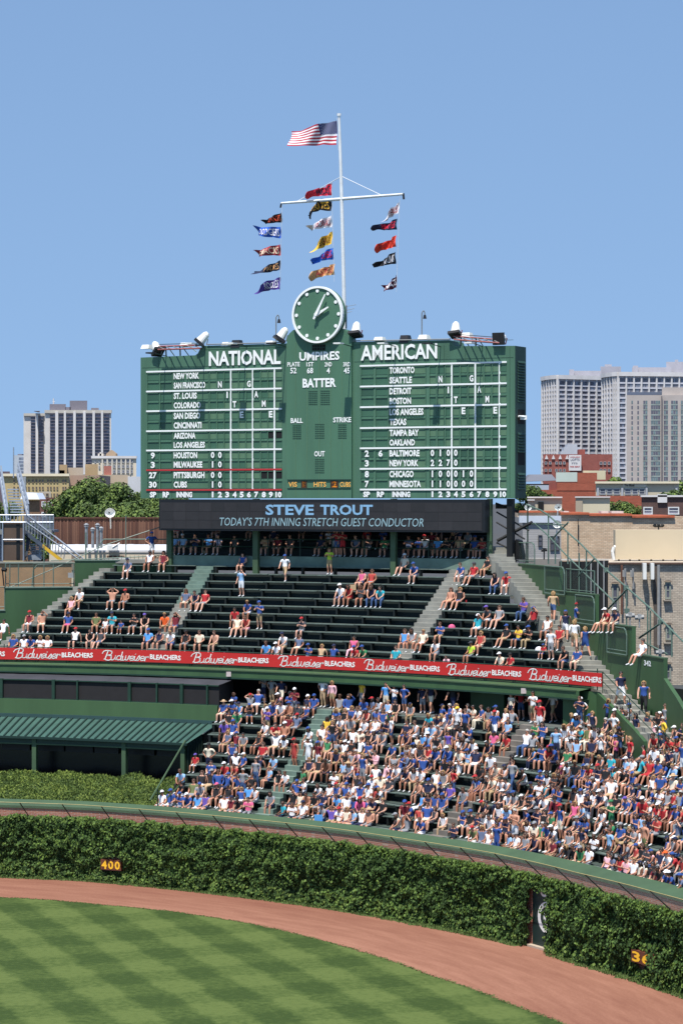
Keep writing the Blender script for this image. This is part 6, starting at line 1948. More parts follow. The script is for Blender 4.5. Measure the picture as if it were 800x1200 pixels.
m = MB(); m.box(xat(-10, d), xat(63, d), d - 1, d + 3, zat(624, d), zat(621, d)); m.build('platform', GALD, ms)
m = MB(); m.box(xat(-10, d), xat(63, d), d - 1.05, d - .98, zat(626, d), zat(620.6, d)); m.build('platform_edge', M('edge_grey', (132, 134, 130), .6, .1, 3), ms)
m = MB()
for y in (603.5, 612): m.tube(gp(-8, y, -1), gp(63, y, -1), .04, 5)
for k in range(18): x = -8 + 71 * k / 17; m.tube(gp(x, 603.5, -1), gp(x, 622, -1), .035, 4)
for k in range(60): x = 30 + 33 * k / 59; m.tube(gp(x, 604, -1), gp(x, 621, -1), .012, 3, caps=False)
m.build('platform_rail', GALV, ms)
# lower flight going down to the right
m = MB(); m.hexa([gp(30, 627, -1.2), gp(70, 657, -1.2), gp(70, 657, -1), gp(30, 627, -1)], [gp(30, 621, -1.2), gp(74, 655.5, -1.2), gp(74, 655.5, -1), gp(30, 621, -1)]); m.build('stringer', GALD, ms)
m = MB(); m.hexa([gp(50.3, 642, -1.35), gp(70, 657.5, -1.35), gp(70, 657.5, -1.21), gp(50.3, 642, -1.21)], [gp(50.3, 637.5, -1.35), gp(75, 656.5, -1.35), gp(75, 656.5, -1.21), gp(50.3, 637.5, -1.21)]); m.build('yellow_plate', YEL2, ms)
m = MB()
for off in (0, 9): m.tube(gp(31, 603 + off, -1.2), gp(94, 652 + off * .5, -1.2), .045, 5)
m.tube(gp(33, 603, .2), gp(98, 655, .2), .045, 5)
for k in range(14): t = k / 13; m.tube(gp(31 + 46 * t, 604 + 37 * t, -1.2), gp(31 + 44 * t, 621 + 34 * t, -1.2), .03, 4)
m.build('handrail', GALV, ms)
for k in range(9):
    m = MB(); y = 637 + 2.3 * k; x0 = 36 + 1.5; m.box(xat(x0, d), xat(x0 + 14, d), d - .9 + .05 * k, d - .5, zat(y + 1.1, d), zat(y, d)); m.build('tread', GALV, ms)
m = MB(); m.prism([gp(31, 628, -.6), gp(36, 632, -.6), gp(32, 652, -.6), gp(30, 655, -.6)], (0, .2, 0)); m.build('brace', GALD, ms)
for x, y1 in ((0.5, 657), (3, 657), (47, 650), (57, 650)): m = MB(); m.tube(gp(x, y1, 1), gp(x, 622, 1), .07, 6); m.build('leg', GALV, ms)
for x0, x1 in ((35, 50),): m = MB(); m.box(xat(x0, d), xat(x1, d), d - .8, d - .3, zat(656, d), zat(650, d)); m.build('bottom_landing', GALV, ms)
# brown panel box
bp2 = thing('brown_panel_box', 'tall brown panel in a pipe frame below the metal stair', 'panel', at(15, 657, 155))
d2 = 155.5
m = MB(); m.box(xat(4.5, d2), xat(27.5, d2), d2, d2 + 1, zat(657, d2), zat(612.5, d2)); m.build('panel', M('brown_panel', (92, 74, 60), .6, .2, .5), bp2)
m = MB(); m.pipe([at(3.5, 657, d2 - .1), at(3.5, 612, d2 - .1), at(28, 612, d2 - .1), at(28, 657, d2 - .1)], .05, 5); m.tube(at(3.5, 632.5, d2 - .1), at(28, 632.5, d2 - .1), .04, 5); m.build('frame', GALV, bp2)
box_px(bp2, 'recess', 19.5, 23.5, 614, 655, d2 - .04, .05, BLACK)
# left green wall, with fence and tan wall behind
LT_, LBt = pol(69.2, 17.3), pol(60.0, 12.6)
LW = Plane((pol(61.0, 11.0).x, pol(61.0, 11.0).y), (pol(69.9, 16.5).x, pol(69.9, 16.5).y))
lw = thing('left_end_wall', 'dark green wall closing the left end of the upper bleachers', 'wall', LW.p(0, 8))
LWP = Plane((xat(-20, 148.0), 148.0), (xat(250, 150.5), 150.5))
def lslab(x0, x1, y0, nm='wall_panel', mt=GREEN, zb=8.0, w0=-.25, w1=0): 
    m = MB(); m.slab(LWP, LWP.u(x0), LWP.u(x1), zb, zat(y0, LWP.depth((x0 + x1) / 2)), w0, w1); m.build(nm, mt, lw)
lslab(88, 205, 657); lslab(6.5, 88, 689); lslab(-30, 6.5, 716)
for x0, x1, y in ((88, 205, 657), (6.5, 88, 689), (-30, 6.5, 716)):
    m = MB(); z = zat(y, LWP.depth((x0 + x1) / 2)); m.slab(LWP, LWP.u(x0), LWP.u(x1), z, z + .06, -.3, .05); m.build('coping', CONCG, lw)
lslab(-30, 86, 659.5, 'tan_infill', M('tan_infill', (172, 136, 100), .9, .12, 1.0), 8.0, -1.5, -1.3)
m = MB(); m.slab(LWP, LWP.u(-30), LWP.u(86), zat(660, 149) - .02, zat(658.5, 149), -1.55, -1.2); m.build('tan_wall_cap', CONC, lw)
fence_panel('chain link fence panel before the tan wall, beside the green wall', LWP, 40, 87, 660, 688, -.1, False)
fence_panel('chain link fence panel before the tan wall, far left', LWP, 7, 40, 660, 688, -.1, False)
fence_panel('low chain link fence panel at the far left edge', LWP, -20, 6, 688, 715, -.1, False)
m = MB(); 
for x in (12, 22, 52, 63): m.tube(LWP.p(*LWP.uz(x, 688), -.12), LWP.p(*LWP.uz(x, 660 if x != 52 else 640), -.12), .035, 5)
m.pipe([LWP.p(*LWP.uz(x, y), -.12) for x, y in ((8, 690), (60, 668), (120, 640), (190, 617))], .03, 5)
m.pipe([LWP.p(*LWP.uz(x, y), -.12) for x, y in ((38, 688), (39.5, 668), (44, 662), (88, 660))], .035, 5)
m.pipe([LWP.p(*LWP.uz(x, y), -.12) for x, y in ((113, 657), (116, 640), (122, 632), (150, 632), (195, 632))], .035, 5)
m.pipe([LWP.p(*LWP.uz(x, y), -.12) for x, y in ((60, 657), (110, 655), (195, 651))], .03, 5)
m.tube(LWP.p(*LWP.uz(101, 657), -.12), LWP.p(*LWP.uz(101, 624), -.12), .045, 5)
m.tube(LWP.p(*LWP.uz(148, 657), -.12), LWP.p(*LWP.uz(148, 604), -.12), .035, 5)
for x in range(118, 196, 5): m.tube(LWP.p(*LWP.uz(x, 657), -.12), LWP.p(*LWP.uz(x, 651), -.12), .014, 4)
o = m.build('rail_pipes', PIPE, lw)
m = MB(); c = LWP.p(*LWP.uz(3, 667), .1); m.tube(c, c + Vector((.25, -.1, -.05)), .12, 8); m.tube(c, c + Vector((.1, 0, -1.0)), .04, 5)
tag(m.build('floodlight', BLACK), 'black lamp head on the fence at the far left edge', 'lamp')
m = MB(); c = LWP.p(*LWP.uz(84, 675), .1); m.box(c.x - .2, c.x + .12, c.y - .12, c.y, c.z - .1, c.z + .2); tag(m.build('junction_box', M('grey_paint', (150, 150, 148), .5, .1, 3)), 'grey junction box at the end of the tan wall', 'box')
# ================================================================== people
SKIN = [M('skin_light', (190, 136, 110), .6, .05, 8), M('skin_tan', (166, 112, 86), .6, .05, 8), M('skin_pale', (204, 154, 130), .6, .05, 8), M('skin_brown', (112, 72, 52), .6, .05, 8)]
CL = {'royal blue': (40, 74, 140), 'white': (230, 230, 232), 'navy': (26, 34, 66), 'red': (172, 36, 42), 'grey': (138, 140, 144), 'black': (24, 24, 28), 'light blue': (140, 178, 216),
      'maroon': (112, 26, 40), 'turquoise': (40, 160, 176), 'green': (48, 120, 76), 'olive': (104, 112, 70), 'orange': (232, 96, 36), 'yellow': (232, 190, 60), 'pink': (208, 92, 132), 'purple': (98, 76, 160),
      'khaki': (168, 144, 108), 'denim': (60, 86, 128), 'cream': (222, 210, 186), 'charcoal': (60, 62, 68), 'tan': (190, 160, 124), 'sky blue': (84, 152, 214), 'lime': (186, 214, 62), 'pale pink': (230, 178, 186), 'slate': (92, 104, 130), 'brick red': (170, 60, 54)}
CM = {k: M('cloth_' + k.replace(' ', '_'), v, .85, .06, 6) for k, v in CL.items()}
HAIR = {'blond': M('hair_blond', (146, 114, 74), .6, .2, 20), 'brown': M('hair_brown', (72, 48, 34), .6, .2, 20), 'dark': M('hair_dark', (28, 22, 20), .5, .2, 20), 'grey': M('hair_grey', (168, 164, 158), .6, .1, 20)}
SHOE = {'white': M('shoe_white', (214, 214, 214), .6, .05, 9), 'dark': M('shoe_dark', (40, 38, 40), .6, .1, 9)}
EYE = M('eye_dark', (30, 22, 20), .3, 0)

def skel(kind):
    """joints: name -> (x, y, z, radius); the figure faces -y, feet level z = 0 (bench at .44)"""
    J = {}
    if kind.startswith('sit'):
        lean = {'sit': .02, 'sit_lean': -.20, 'sit_knees': -.12, 'sit_back': .10, 'sit_phone': -.05, 'sit_shade': .0, 'sit_behind': .03, 'sit_legs': .08, 'sit_turn': -.02}.get(kind, 0)
        hz_ = .53
        J['hip'] = (0, .02, hz_, .145); J['waist'] = (0, .02 + lean * .35, hz_ + .20, .140)
        J['chest'] = (0, .02 + lean * .8, hz_ + .40, .162); J['neck'] = (0, lean * 1.05, hz_ + .56, .055)
        J['jaw'] = (0, lean * 1.2 - .03, hz_ + .66, .078); J['crown'] = (0, lean * 1.25 - .02, hz_ + .78, .088)
        kx = .13; ky = -.43
        if kind == 'sit_legs': ky = -.44
        for s, S in ((-1, 'l'), (1, 'r')):
            J[S + 'thigh'] = (s * .10, -.08, hz_ - .01, .102); J[S + 'knee'] = (s * (kx + (.04 if kind == 'sit_lean' else 0)), ky, hz_ - .01, .068)
            fy = -.46 if kind != 'sit_legs' else -.66
            fz = .09
            J[S + 'calf'] = (s * (kx + .01), (ky + fy) / 2 + .015, hz_ * .55, .062)
            J[S + 'ankle'] = (s * (kx + .01), fy, fz, .038); J[S + 'toe'] = (s * (kx + .03), fy - .17, .04, .036)
            cy = J['chest'][1]; cz = hz_ + .50
            J[S + 'sho'] = (s * .20, cy + .01, cz, .07)
            if kind in ('sit', 'sit_turn'): e, h_ = (s * .25, cy - .04, cz - .27), (s * .14, cy - .28, hz_ + .12)
            elif kind == 'sit_lean': e, h_ = (s * .21, cy - .12, cz - .26), (s * .08, cy - .30, hz_ + .10)
            elif kind == 'sit_knees': e, h_ = (s * .23, cy - .10, cz - .26), (s * .15, ky + .06, hz_ + .09)
            elif kind == 'sit_back': e, h_ = (s * .27, cy + .10, cz - .26), (s * .26, cy + .14, hz_ - .02)
            elif kind == 'sit_phone': e, h_ = (s * .24, cy - .08, cz - .25), (s * .07, cy - .28, cz - .16)
            elif kind == 'sit_shade': e, h_ = ((.30, cy - .06, cz + .04), (.14, cy - .12, cz + .24)) if s > 0 else ((-.24, cy - .05, cz - .27), (-.14, cy - .26, hz_ + .1))
            elif kind == 'sit_behind': e, h_ = (s * .34, cy + .02, cz + .10), (s * .13, cy + .03, cz + .24)
            else: e, h_ = (s * .25, cy + .0, cz - .27), (s * .18, cy - .22, hz_ + .06)
            J[S + 'elb'] = (*e, .047); J[S + 'hand'] = (*h_, .030)
    else:
        step = .22 if kind == 'walk' else .0
        hz_ = .93
        J['hip'] = (0, 0, hz_, .145); J['waist'] = (0, 0, hz_ + .18, .14); J['chest'] = (0, -.01, hz_ + .38, .165)
        J['neck'] = (0, -.01, hz_ + .55, .056); J['jaw'] = (0, -.04, hz_ + .65, .078); J['crown'] = (0, -.03, hz_ + .77, .088)
        for s, S in ((-1, 'l'), (1, 'r')):
            o = step * s
            J[S + 'thigh'] = (s * .09, -o * .3, hz_ - .14, .095); J[S + 'knee'] = (s * .10, -o * .9 - .02, .50, .062)
            J[S + 'calf'] = (s * .10, -o * .9 + .04 + (.05 if s < 0 and step else 0), .33, .058); J[S + 'ankle'] = (s * .11, -o * 1.2 + .05 + (.1 if s < 0 and step else 0), .09, .038); J[S + 'toe'] = (s * .12, -o * 1.2 - .13 + (.1 if s < 0 and step else 0), .04, .036)
            cz = hz_ + .48; J[S + 'sho'] = (s * .205, 0, cz, .07)
            if kind == 'stand_hips': e, h_ = (s * .36, .06, cz - .25), (s * .19, -.03, cz - .40)
            elif kind == 'stand_phone' : e, h_ = (s * .25, -.08, cz - .25), (s * .07, -.27, cz - .12)
            elif kind == 'stand_ear': e, h_ = ((.32, -.08, cz - .12), (.12, -.10, cz + .14)) if s > 0 else ((-.25, .02, cz - .28), (-.26, -.10, cz - .50))
            elif kind == 'walk': e, h_ = (s * .25, s * .10, cz - .27), (s * .25, s * .12 - .14, cz - .46)
            else: e, h_ = (s * .25, .03, cz - .28), (s * .25, -.06, cz - .54)
            J[S + 'elb'] = (*e, .047); J[S + 'hand'] = (*h_, .030)
    return J
BONES = [('hip', 'waist'), ('waist', 'chest'), ('chest', 'neck'), ('neck', 'jaw'), ('jaw', 'crown')] + \
        [(S + a, S + b) if a != 'chest' and a != 'hip' else (a, S + b) for S in 'lr' for a, b in (('chest', 'sho'), ('sho', 'elb'), ('elb', 'hand'), ('hip', 'thigh'), ('thigh', 'knee'), ('knee', 'calf'), ('calf', 'ankle'), ('ankle', 'toe'))]
def grow(J, dens=1):
    names = list(J); idx = {n_: i for i, n_ in enumerate(names)}
    me = bpy.data.meshes.new('sk'); me.from_pydata([J[n_][:3] for n_ in names], [(idx[a], idx[b]) for a, b in BONES], [])
    ob = bpy.data.objects.new('sk', me); COL.objects.link(ob)
    md = ob.modifiers.new('s', 'SKIN'); md.use_smooth_shade = True; md.branch_smoothing = .3
    for i, n_ in enumerate(names):
        sv = me.skin_vertices[0].data[i]; r_ = J[n_][3]
        sv.radius = (r_, r_ * (.72 if n_ in ('chest', 'waist', 'hip') else 1.0))
        if n_ in ('chest', 'hip', 'waist'): sv.radius = (r_ * 1.12, r_ * .78)
        sv.use_root = (n_ == 'hip')
    sb = ob.modifiers.new('b', 'SUBSURF'); sb.levels = dens; sb.render_levels = dens
    bpy.context.view_layer.update()
    dg = bpy.context.evaluated_depsgraph_get()
    m2 = bpy.data.meshes.new_from_object(ob.evaluated_get(dg))
    bpy.data.objects.remove(ob); bpy.data.meshes.remove(me)
    return m2
def seg_d(p, a, b):
    ab = b - a; t = max(0, min(1, (p - a).dot(ab) / ab.dot(ab))); return (p - a - ab * t).length, t
def body_mesh(kind, legs='shorts', sleeve='short', top='shirt'):
    """slots: 0 skin 1 top 2 trousers 3 shoes 4 eyes"""
    J = skel(kind); m2 = grow(J)
    mb = MB()
    mb.v = [tuple(v.co) for v in m2.vertices]
    for p in m2.polygons:
        c = p.center; best = (9, None, 0)
        for a, b in BONES:
            d_, t = seg_d(c, Vector(J[a][:3]), Vector(J[b][:3]))
            d_ -= (J[a][3] * (1 - t) + J[b][3] * t) * .6
            if d_ < best[0]: best = (d_, (a, b), t)
        a, b = best[1]; t = best[2]; q = (a + '-' + b)
        mi = 0
        if q in ('hip-waist', 'waist-chest'): mi = 1
        if q == 'hip-waist' and t < .35: mi = 2
        if q == 'chest-neck': mi = 1 if t < .75 else 0
        if b.endswith('sho'): mi = 1
        if a.endswith('sho'): mi = (0 if sleeve == 'none' else 1 if (t < .55 or sleeve == 'long') else 0)
        if a.endswith('elb') and sleeve == 'long' and t < .85: mi = 1
        if b.endswith('thigh'): mi = 2
        if a.endswith('thigh'): mi = 2 if (t < .82 or legs == 'long') else 0
        if legs == 'short_short' and a.endswith('thigh') and t > .45: mi = 0
        if a.endswith('knee') or a.endswith('calf'): mi = 2 if legs == 'long' else 0
        if a.endswith('calf') and t > .85 and legs != 'long': mi = 3
        if a.endswith('ankle'): mi = 3
        if top == 'bare' and mi == 1: mi = 0
        mb.f.append(tuple(p.vertices)); mb.m.append(mi)
    bpy.data.meshes.remove(m2)
    # nose, eyes, ears, mouth
    j, c = Vector(J['jaw'][:3]), Vector(J['crown'][:3]); hd = (j + c) / 2 + Vector((0, -.0, .005))
    f = Vector((0, -1, 0))
    mb.hexa([hd + Vector((-.015, -.075, -.03)), hd + Vector((.015, -.075, -.03)), hd + Vector((.015, -.05, -.03)), hd + Vector((-.015, -.05, -.03))][::1],
            [hd + Vector((-.008, -.082, .02)), hd + Vector((.008, -.082, .02)), hd + Vector((.008, -.05, .02)), hd + Vector((-.008, -.05, .02))], 0)
    mb.v[-8:-6] = [tuple(hd + Vector((-.016, -.108, -.03))), tuple(hd + Vector((.016, -.108, -.03)))]
    for s in (-1, 1):
        e = hd + Vector((s * .033, -.086, .022)); mb.face([e + Vector((-.013, 0, -.006)), e + Vector((.013, 0, -.006)), e + Vector((.013, .002, .007)), e + Vector((-.013, .002, .007))], 4)
        mb.hexa([hd + Vector((s * .082 - .006, -.01, -.03)), hd + Vector((s * .082 + .006, -.01, -.03)), hd + Vector((s * .082 + .006, .02, -.03)), hd + Vector((s * .082 - .006, .02, -.03))],
                [hd + Vector((s * .082 - .008, -.015, .03)), hd + Vector((s * .082 + .008, -.015, .03)), hd + Vector((s * .082 + .008, .025, .03)), hd + Vector((s * .082 - .008, .025, .03))], 0)
    e = hd + Vector((0, -.083, -.052)); mb.face([e + Vector((-.02, 0, -.003)), e + Vector((.02, 0, -.003)), e + Vector((.02, 0, .003)), e + Vector((-.02, 0, .003))], 4)
    # hands: palm with four fingers and a thumb
    for s, S in ((-1, 'l'), (1, 'r')):
        hnd, elb = Vector(J[S + 'hand'][:3]), Vector(J[S + 'elb'][:3])
        d = (hnd - elb).normalized(); sd = d.cross(Vector((0, 1, .2))).normalized(); up = sd.cross(d).normalized()
        mb.tube(hnd - d * .01, hnd + d * .075, .030, 6, .034, mi=0)
        for k in range(4):
            o = sd * (.027 - .018 * k); L_ = (.07, .078, .074, .056)[k]
            p0 = hnd + d * .07 + o; p1 = p0 + d * L_ * .5 - up * .008; p2 = p1 + d * L_ * .4 - up * .024
            mb.tube(p0, p1, .0095, 4, .0088, mi=0, caps=False); mb.tube(p1, p2, .0088, 4, .007, mi=0)
        p0 = hnd + d * .02 + sd * .03; p1 = p0 + sd * .03 + d * .03; mb.tube(p0, p1, .011, 4, .009, mi=0, caps=False); mb.tube(p1, p1 + d * .03, .009, 4, .007, mi=0)
    me = mb.mesh('person', [SKIN[0], CM['white'], CM['khaki'], SHOE['white'], EYE])
    me.polygons.foreach_set('use_smooth', [True] * len(me.polygons))
    return me, hd
def dome(mb, c, rx, ry, rz, zc, n=10, m_=4, back=0, front=0, mi=0):
    """part of an ellipsoid above zc (fraction -1..1)"""
    k = len(mb.v)
    a0 = math.asin(zc)
    for j in range(m_ + 1):
        a = a0 + (PI / 2 - a0) * j / m_
        for i in range(n):
            t = 2 * PI * i / n
            dz = 0
            if j == 0: dz = back * max(0, math.sin(t)) * rz + front * max(0, -math.sin(t)) * rz
            mb.v.append((c.x + rx * math.cos(a) * math.cos(t), c.y + ry * math.cos(a) * math.sin(t), c.z + rz * math.sin(a) + dz))
    for j in range(m_):
        for i in range(n):
            a = k + j * n + i; b = k + j * n + (i + 1) % n
            mb.f.append((a, b, b + n, a + n)); mb.m.append(mi)
def head_meshes():
    z = Vector((0, 0, 0)); out = {}
    m = MB(); dome(m, z + Vector((0, .01, .01)), .097, .106, .105, -.15, back=-.55, front=.5); out['short_hair'] = m
    m = MB(); dome(m, z + Vector((0, .012, .012)), .10, .108, .108, -.2, back=-.3, front=.6)
    m.hexa([(-.09, .03, -.26), (.09, .03, -.26), (.08, .10, -.24), (-.08, .10, -.24)], [(-.098, .0, .03), (.098, .0, .03), (.085, .11, .03), (-.085, .11, .03)])
    for s in (-1, 1): m.hexa([(s * .095 - .015, -.03, -.2), (s * .095 + .015, -.03, -.2), (s * .095 + .015, .05, -.2), (s * .095 - .015, .05, -.2)], [(s * .09 - .015, -.03, .05), (s * .09 + .015, -.03, .05), (s * .09 + .015, .05, .05), (s * .09 - .015, .05, .05)])
    out['long_hair'] = m
    m = MB(); dome(m, z + Vector((0, .005, .03)), .102, .110, .105, -.05)
    m.hexa([(-.05, -.175, .012), (.05, -.175, .012), (.075, -.08, .03), (-.075, -.08, .03)], [(-.045, -.175, .022), (.045, -.175, .022), (.07, -.08, .05), (-.07, -.08, .05)]); out['cap'] = m
    m = MB(); dome(m, z + Vector((0, .005, .04)), .10, .11, .10, .0)
    k = 14
    for i in range(k):
        a, b = 2 * PI * i / k, 2 * PI * (i + 1) / k
        m.face([(.1 * math.cos(a), .11 * math.sin(a), .045), (.2 * math.cos(a), .21 * math.sin(a), .025), (.2 * math.cos(b), .21 * math.sin(b), .025), (.1 * math.cos(b), .11 * math.sin(b), .045)])
    out['brimmed_hat'] = m
    return out
HM = {k: m.mesh(k, [CM['white']]) for k, m in head_meshes().items()}
for me in HM.values(): me.polygons.foreach_set('use_smooth', [True] * len(me.polygons))
_bm = {}
def get_body(kind, legs, sleeve, top):
    key = (kind, legs, sleeve, top)
    if key not in _bm: _bm[key] = body_mesh(kind, legs, sleeve, top)
    return _bm[key]

POSE_TXT = {'sit': 'sitting', 'sit_lean': 'leaning forward', 'sit_knees': 'hands on knees', 'sit_back': 'leaning back', 'sit_phone': 'hands held up', 'sit_shade': 'shading the eyes', 'sit_behind': 'hands behind the head', 'sit_legs': 'legs stretched',
            'sit_turn': 'turned aside', 'stand': 'standing', 'stand_hips': 'standing hands on hips', 'stand_phone': 'standing hands raised', 'stand_ear': 'standing hand at ear', 'walk': 'walking'}
ORD = ['first', 'second', 'third', 'fourth', 'fifth', 'sixth', 'seventh', 'eighth', 'ninth', 'tenth', 'eleventh', 'twelfth', 'thirteenth', 'fourteenth', 'fifteenth', 'sixteenth', 'seventeenth', 'eighteenth', 'nineteenth', 'twentieth'] + ['%dth' % i if i % 10 > 3 else '%d%s' % (i, ('st', 'nd', 'rd')[i % 10 - 1]) if i % 10 else '%dth' % i for i in range(21, 60)]
PEOPLE = []     # every person: dict(pos, rot, spec..., tier, row)
def person(pos, rot, kind, shirt, pants, hat=None, hair='brown', legs='shorts', sleeve='short', top='shirt', skin=0, scale=1.0, where='', row=0, tier='', shoe='white', ex=False):
    PEOPLE.append(dict(pos=Vector(pos), rot=rot, kind=kind, shirt=shirt, pants=pants, hat=hat, hair=hair, legs=legs, sleeve=sleeve, top=top, skin=skin, scale=scale, where=where, row=row, tier=tier, shoe=shoe, ex=ex))
rnd = random.Random(42)
def face_rot(ph, jitter=.25): return R(-ph) + rnd.uniform(-jitter, jitter)
def pick(lst): 
    t = sum(w_ for _, w_ in lst); x = rnd.random() * t
    for v, w_ in lst:
        x -= w_
        if x <= 0: return v
    return lst[-1][0]
SHIRTS = [('royal blue', 24), ('white', 26), ('navy', 11), ('red', 6), ('grey', 13), ('black', 13), ('light blue', 6), ('maroon', 3), ('turquoise', 2), ('green', 2), ('olive', 1.5), ('pink', 2), ('purple', 1.5), ('charcoal', 4), ('cream', 4), ('sky blue', 3), ('slate', 2), ('pale pink', 2), ('yellow', 1), ('brick red', 2)]
PANTS = [('khaki', 20), ('denim', 16), ('white', 12), ('grey', 12), ('navy', 10), ('charcoal', 8), ('tan', 10), ('black', 6), ('cream', 6)]
HATS = [(None, 64), ('royal blue', 14), ('white', 6), ('navy', 6), ('red', 4), ('black', 3), ('grey', 3), ('tan', 1.5)]
def rand_spec(stand=False):
    female = rnd.random() < .45
    legs = pick([('shorts', 60), ('long', 16), ('short_short', 24 if female else 4)])
    top = 'bare' if (not female and rnd.random() < .05) else 'shirt'
    sleeve = 'none' if rnd.random() < (.55 if female else .12) else ('long' if rnd.random() < .06 else 'short')
    hat = pick(HATS)
    kind = pick([('sit', 24), ('sit_lean', 20), ('sit_knees', 20), ('sit_back', 8), ('sit_phone', 12), ('sit_shade', 3), ('sit_legs', 8), ('sit_turn', 8), ('sit_behind', 1)]) if not stand else pick([('stand', 3), ('stand_hips', 2), ('stand_phone', 3), ('walk', 1), ('stand_ear', 1)])
    return dict(kind=kind, shirt=pick(SHIRTS), pants=pick(PANTS), hat=hat, hair='long ' + pick([('brown', 4), ('blond', 3), ('dark', 3)]) if female else pick([('brown', 6), ('dark', 6), ('blond', 1), ('grey', 1)]),
                legs=legs, sleeve=sleeve, top=top, skin=pick([(0, 5), (1, 3), (2, 4), (3, 1)]), scale=rnd.uniform(.9, 1.06) * (.95 if female else 1), shoe=pick([('white', 6), ('dark', 4)]))

# ---- upper bleachers: the people of the photo, one by one (hip position in photo)
def row_at(tier, x, y, sit=True):
    best = None
    r0, rp, h0, rh, n = (UR0, URP, UH0, URH, UN) if tier == 'U' else (LR0, LRP, LH0, LRH, LN)
    for j in range(n):
        r = r0 + rp * j + (.57 if sit else .22); z = h0 + rh * j
        q = ray_circle(x, r); yy = scr((q.x, q.y, z + (.50 if sit else 0)))[1]
        if best is None or abs(yy - y) < best[0]: best = (abs(yy - y), j, r, q, z)
    return best[1:]
def U(x, y, shirt, pants, hat=None, hair='brown', kind=None, legs='shorts', sleeve='short', top='shirt', skin=None, sc=1.0, tier='U', rot=None, shoe='white'):
    stand = kind is not None and (kind.startswith('stand') or kind == 'walk')
    j, r, q, z = row_at(tier, x, y, not stand)
    k = kind or pick([('sit', 24), ('sit_lean', 18), ('sit_knees', 20), ('sit_back', 8), ('sit_phone', 12), ('sit_legs', 10), ('sit_turn', 8)])
    ph = phi_of(q)
    person((q.x, q.y, z), (face_rot(ph, .2) if rot is None else rot), k, shirt, pants, hat, hair, legs, sleeve, top, rnd.choice((0, 1, 2)) if skin is None else skin, sc * rnd.uniform(.94, 1.04), row=j, tier=tier, shoe=shoe, ex=True)
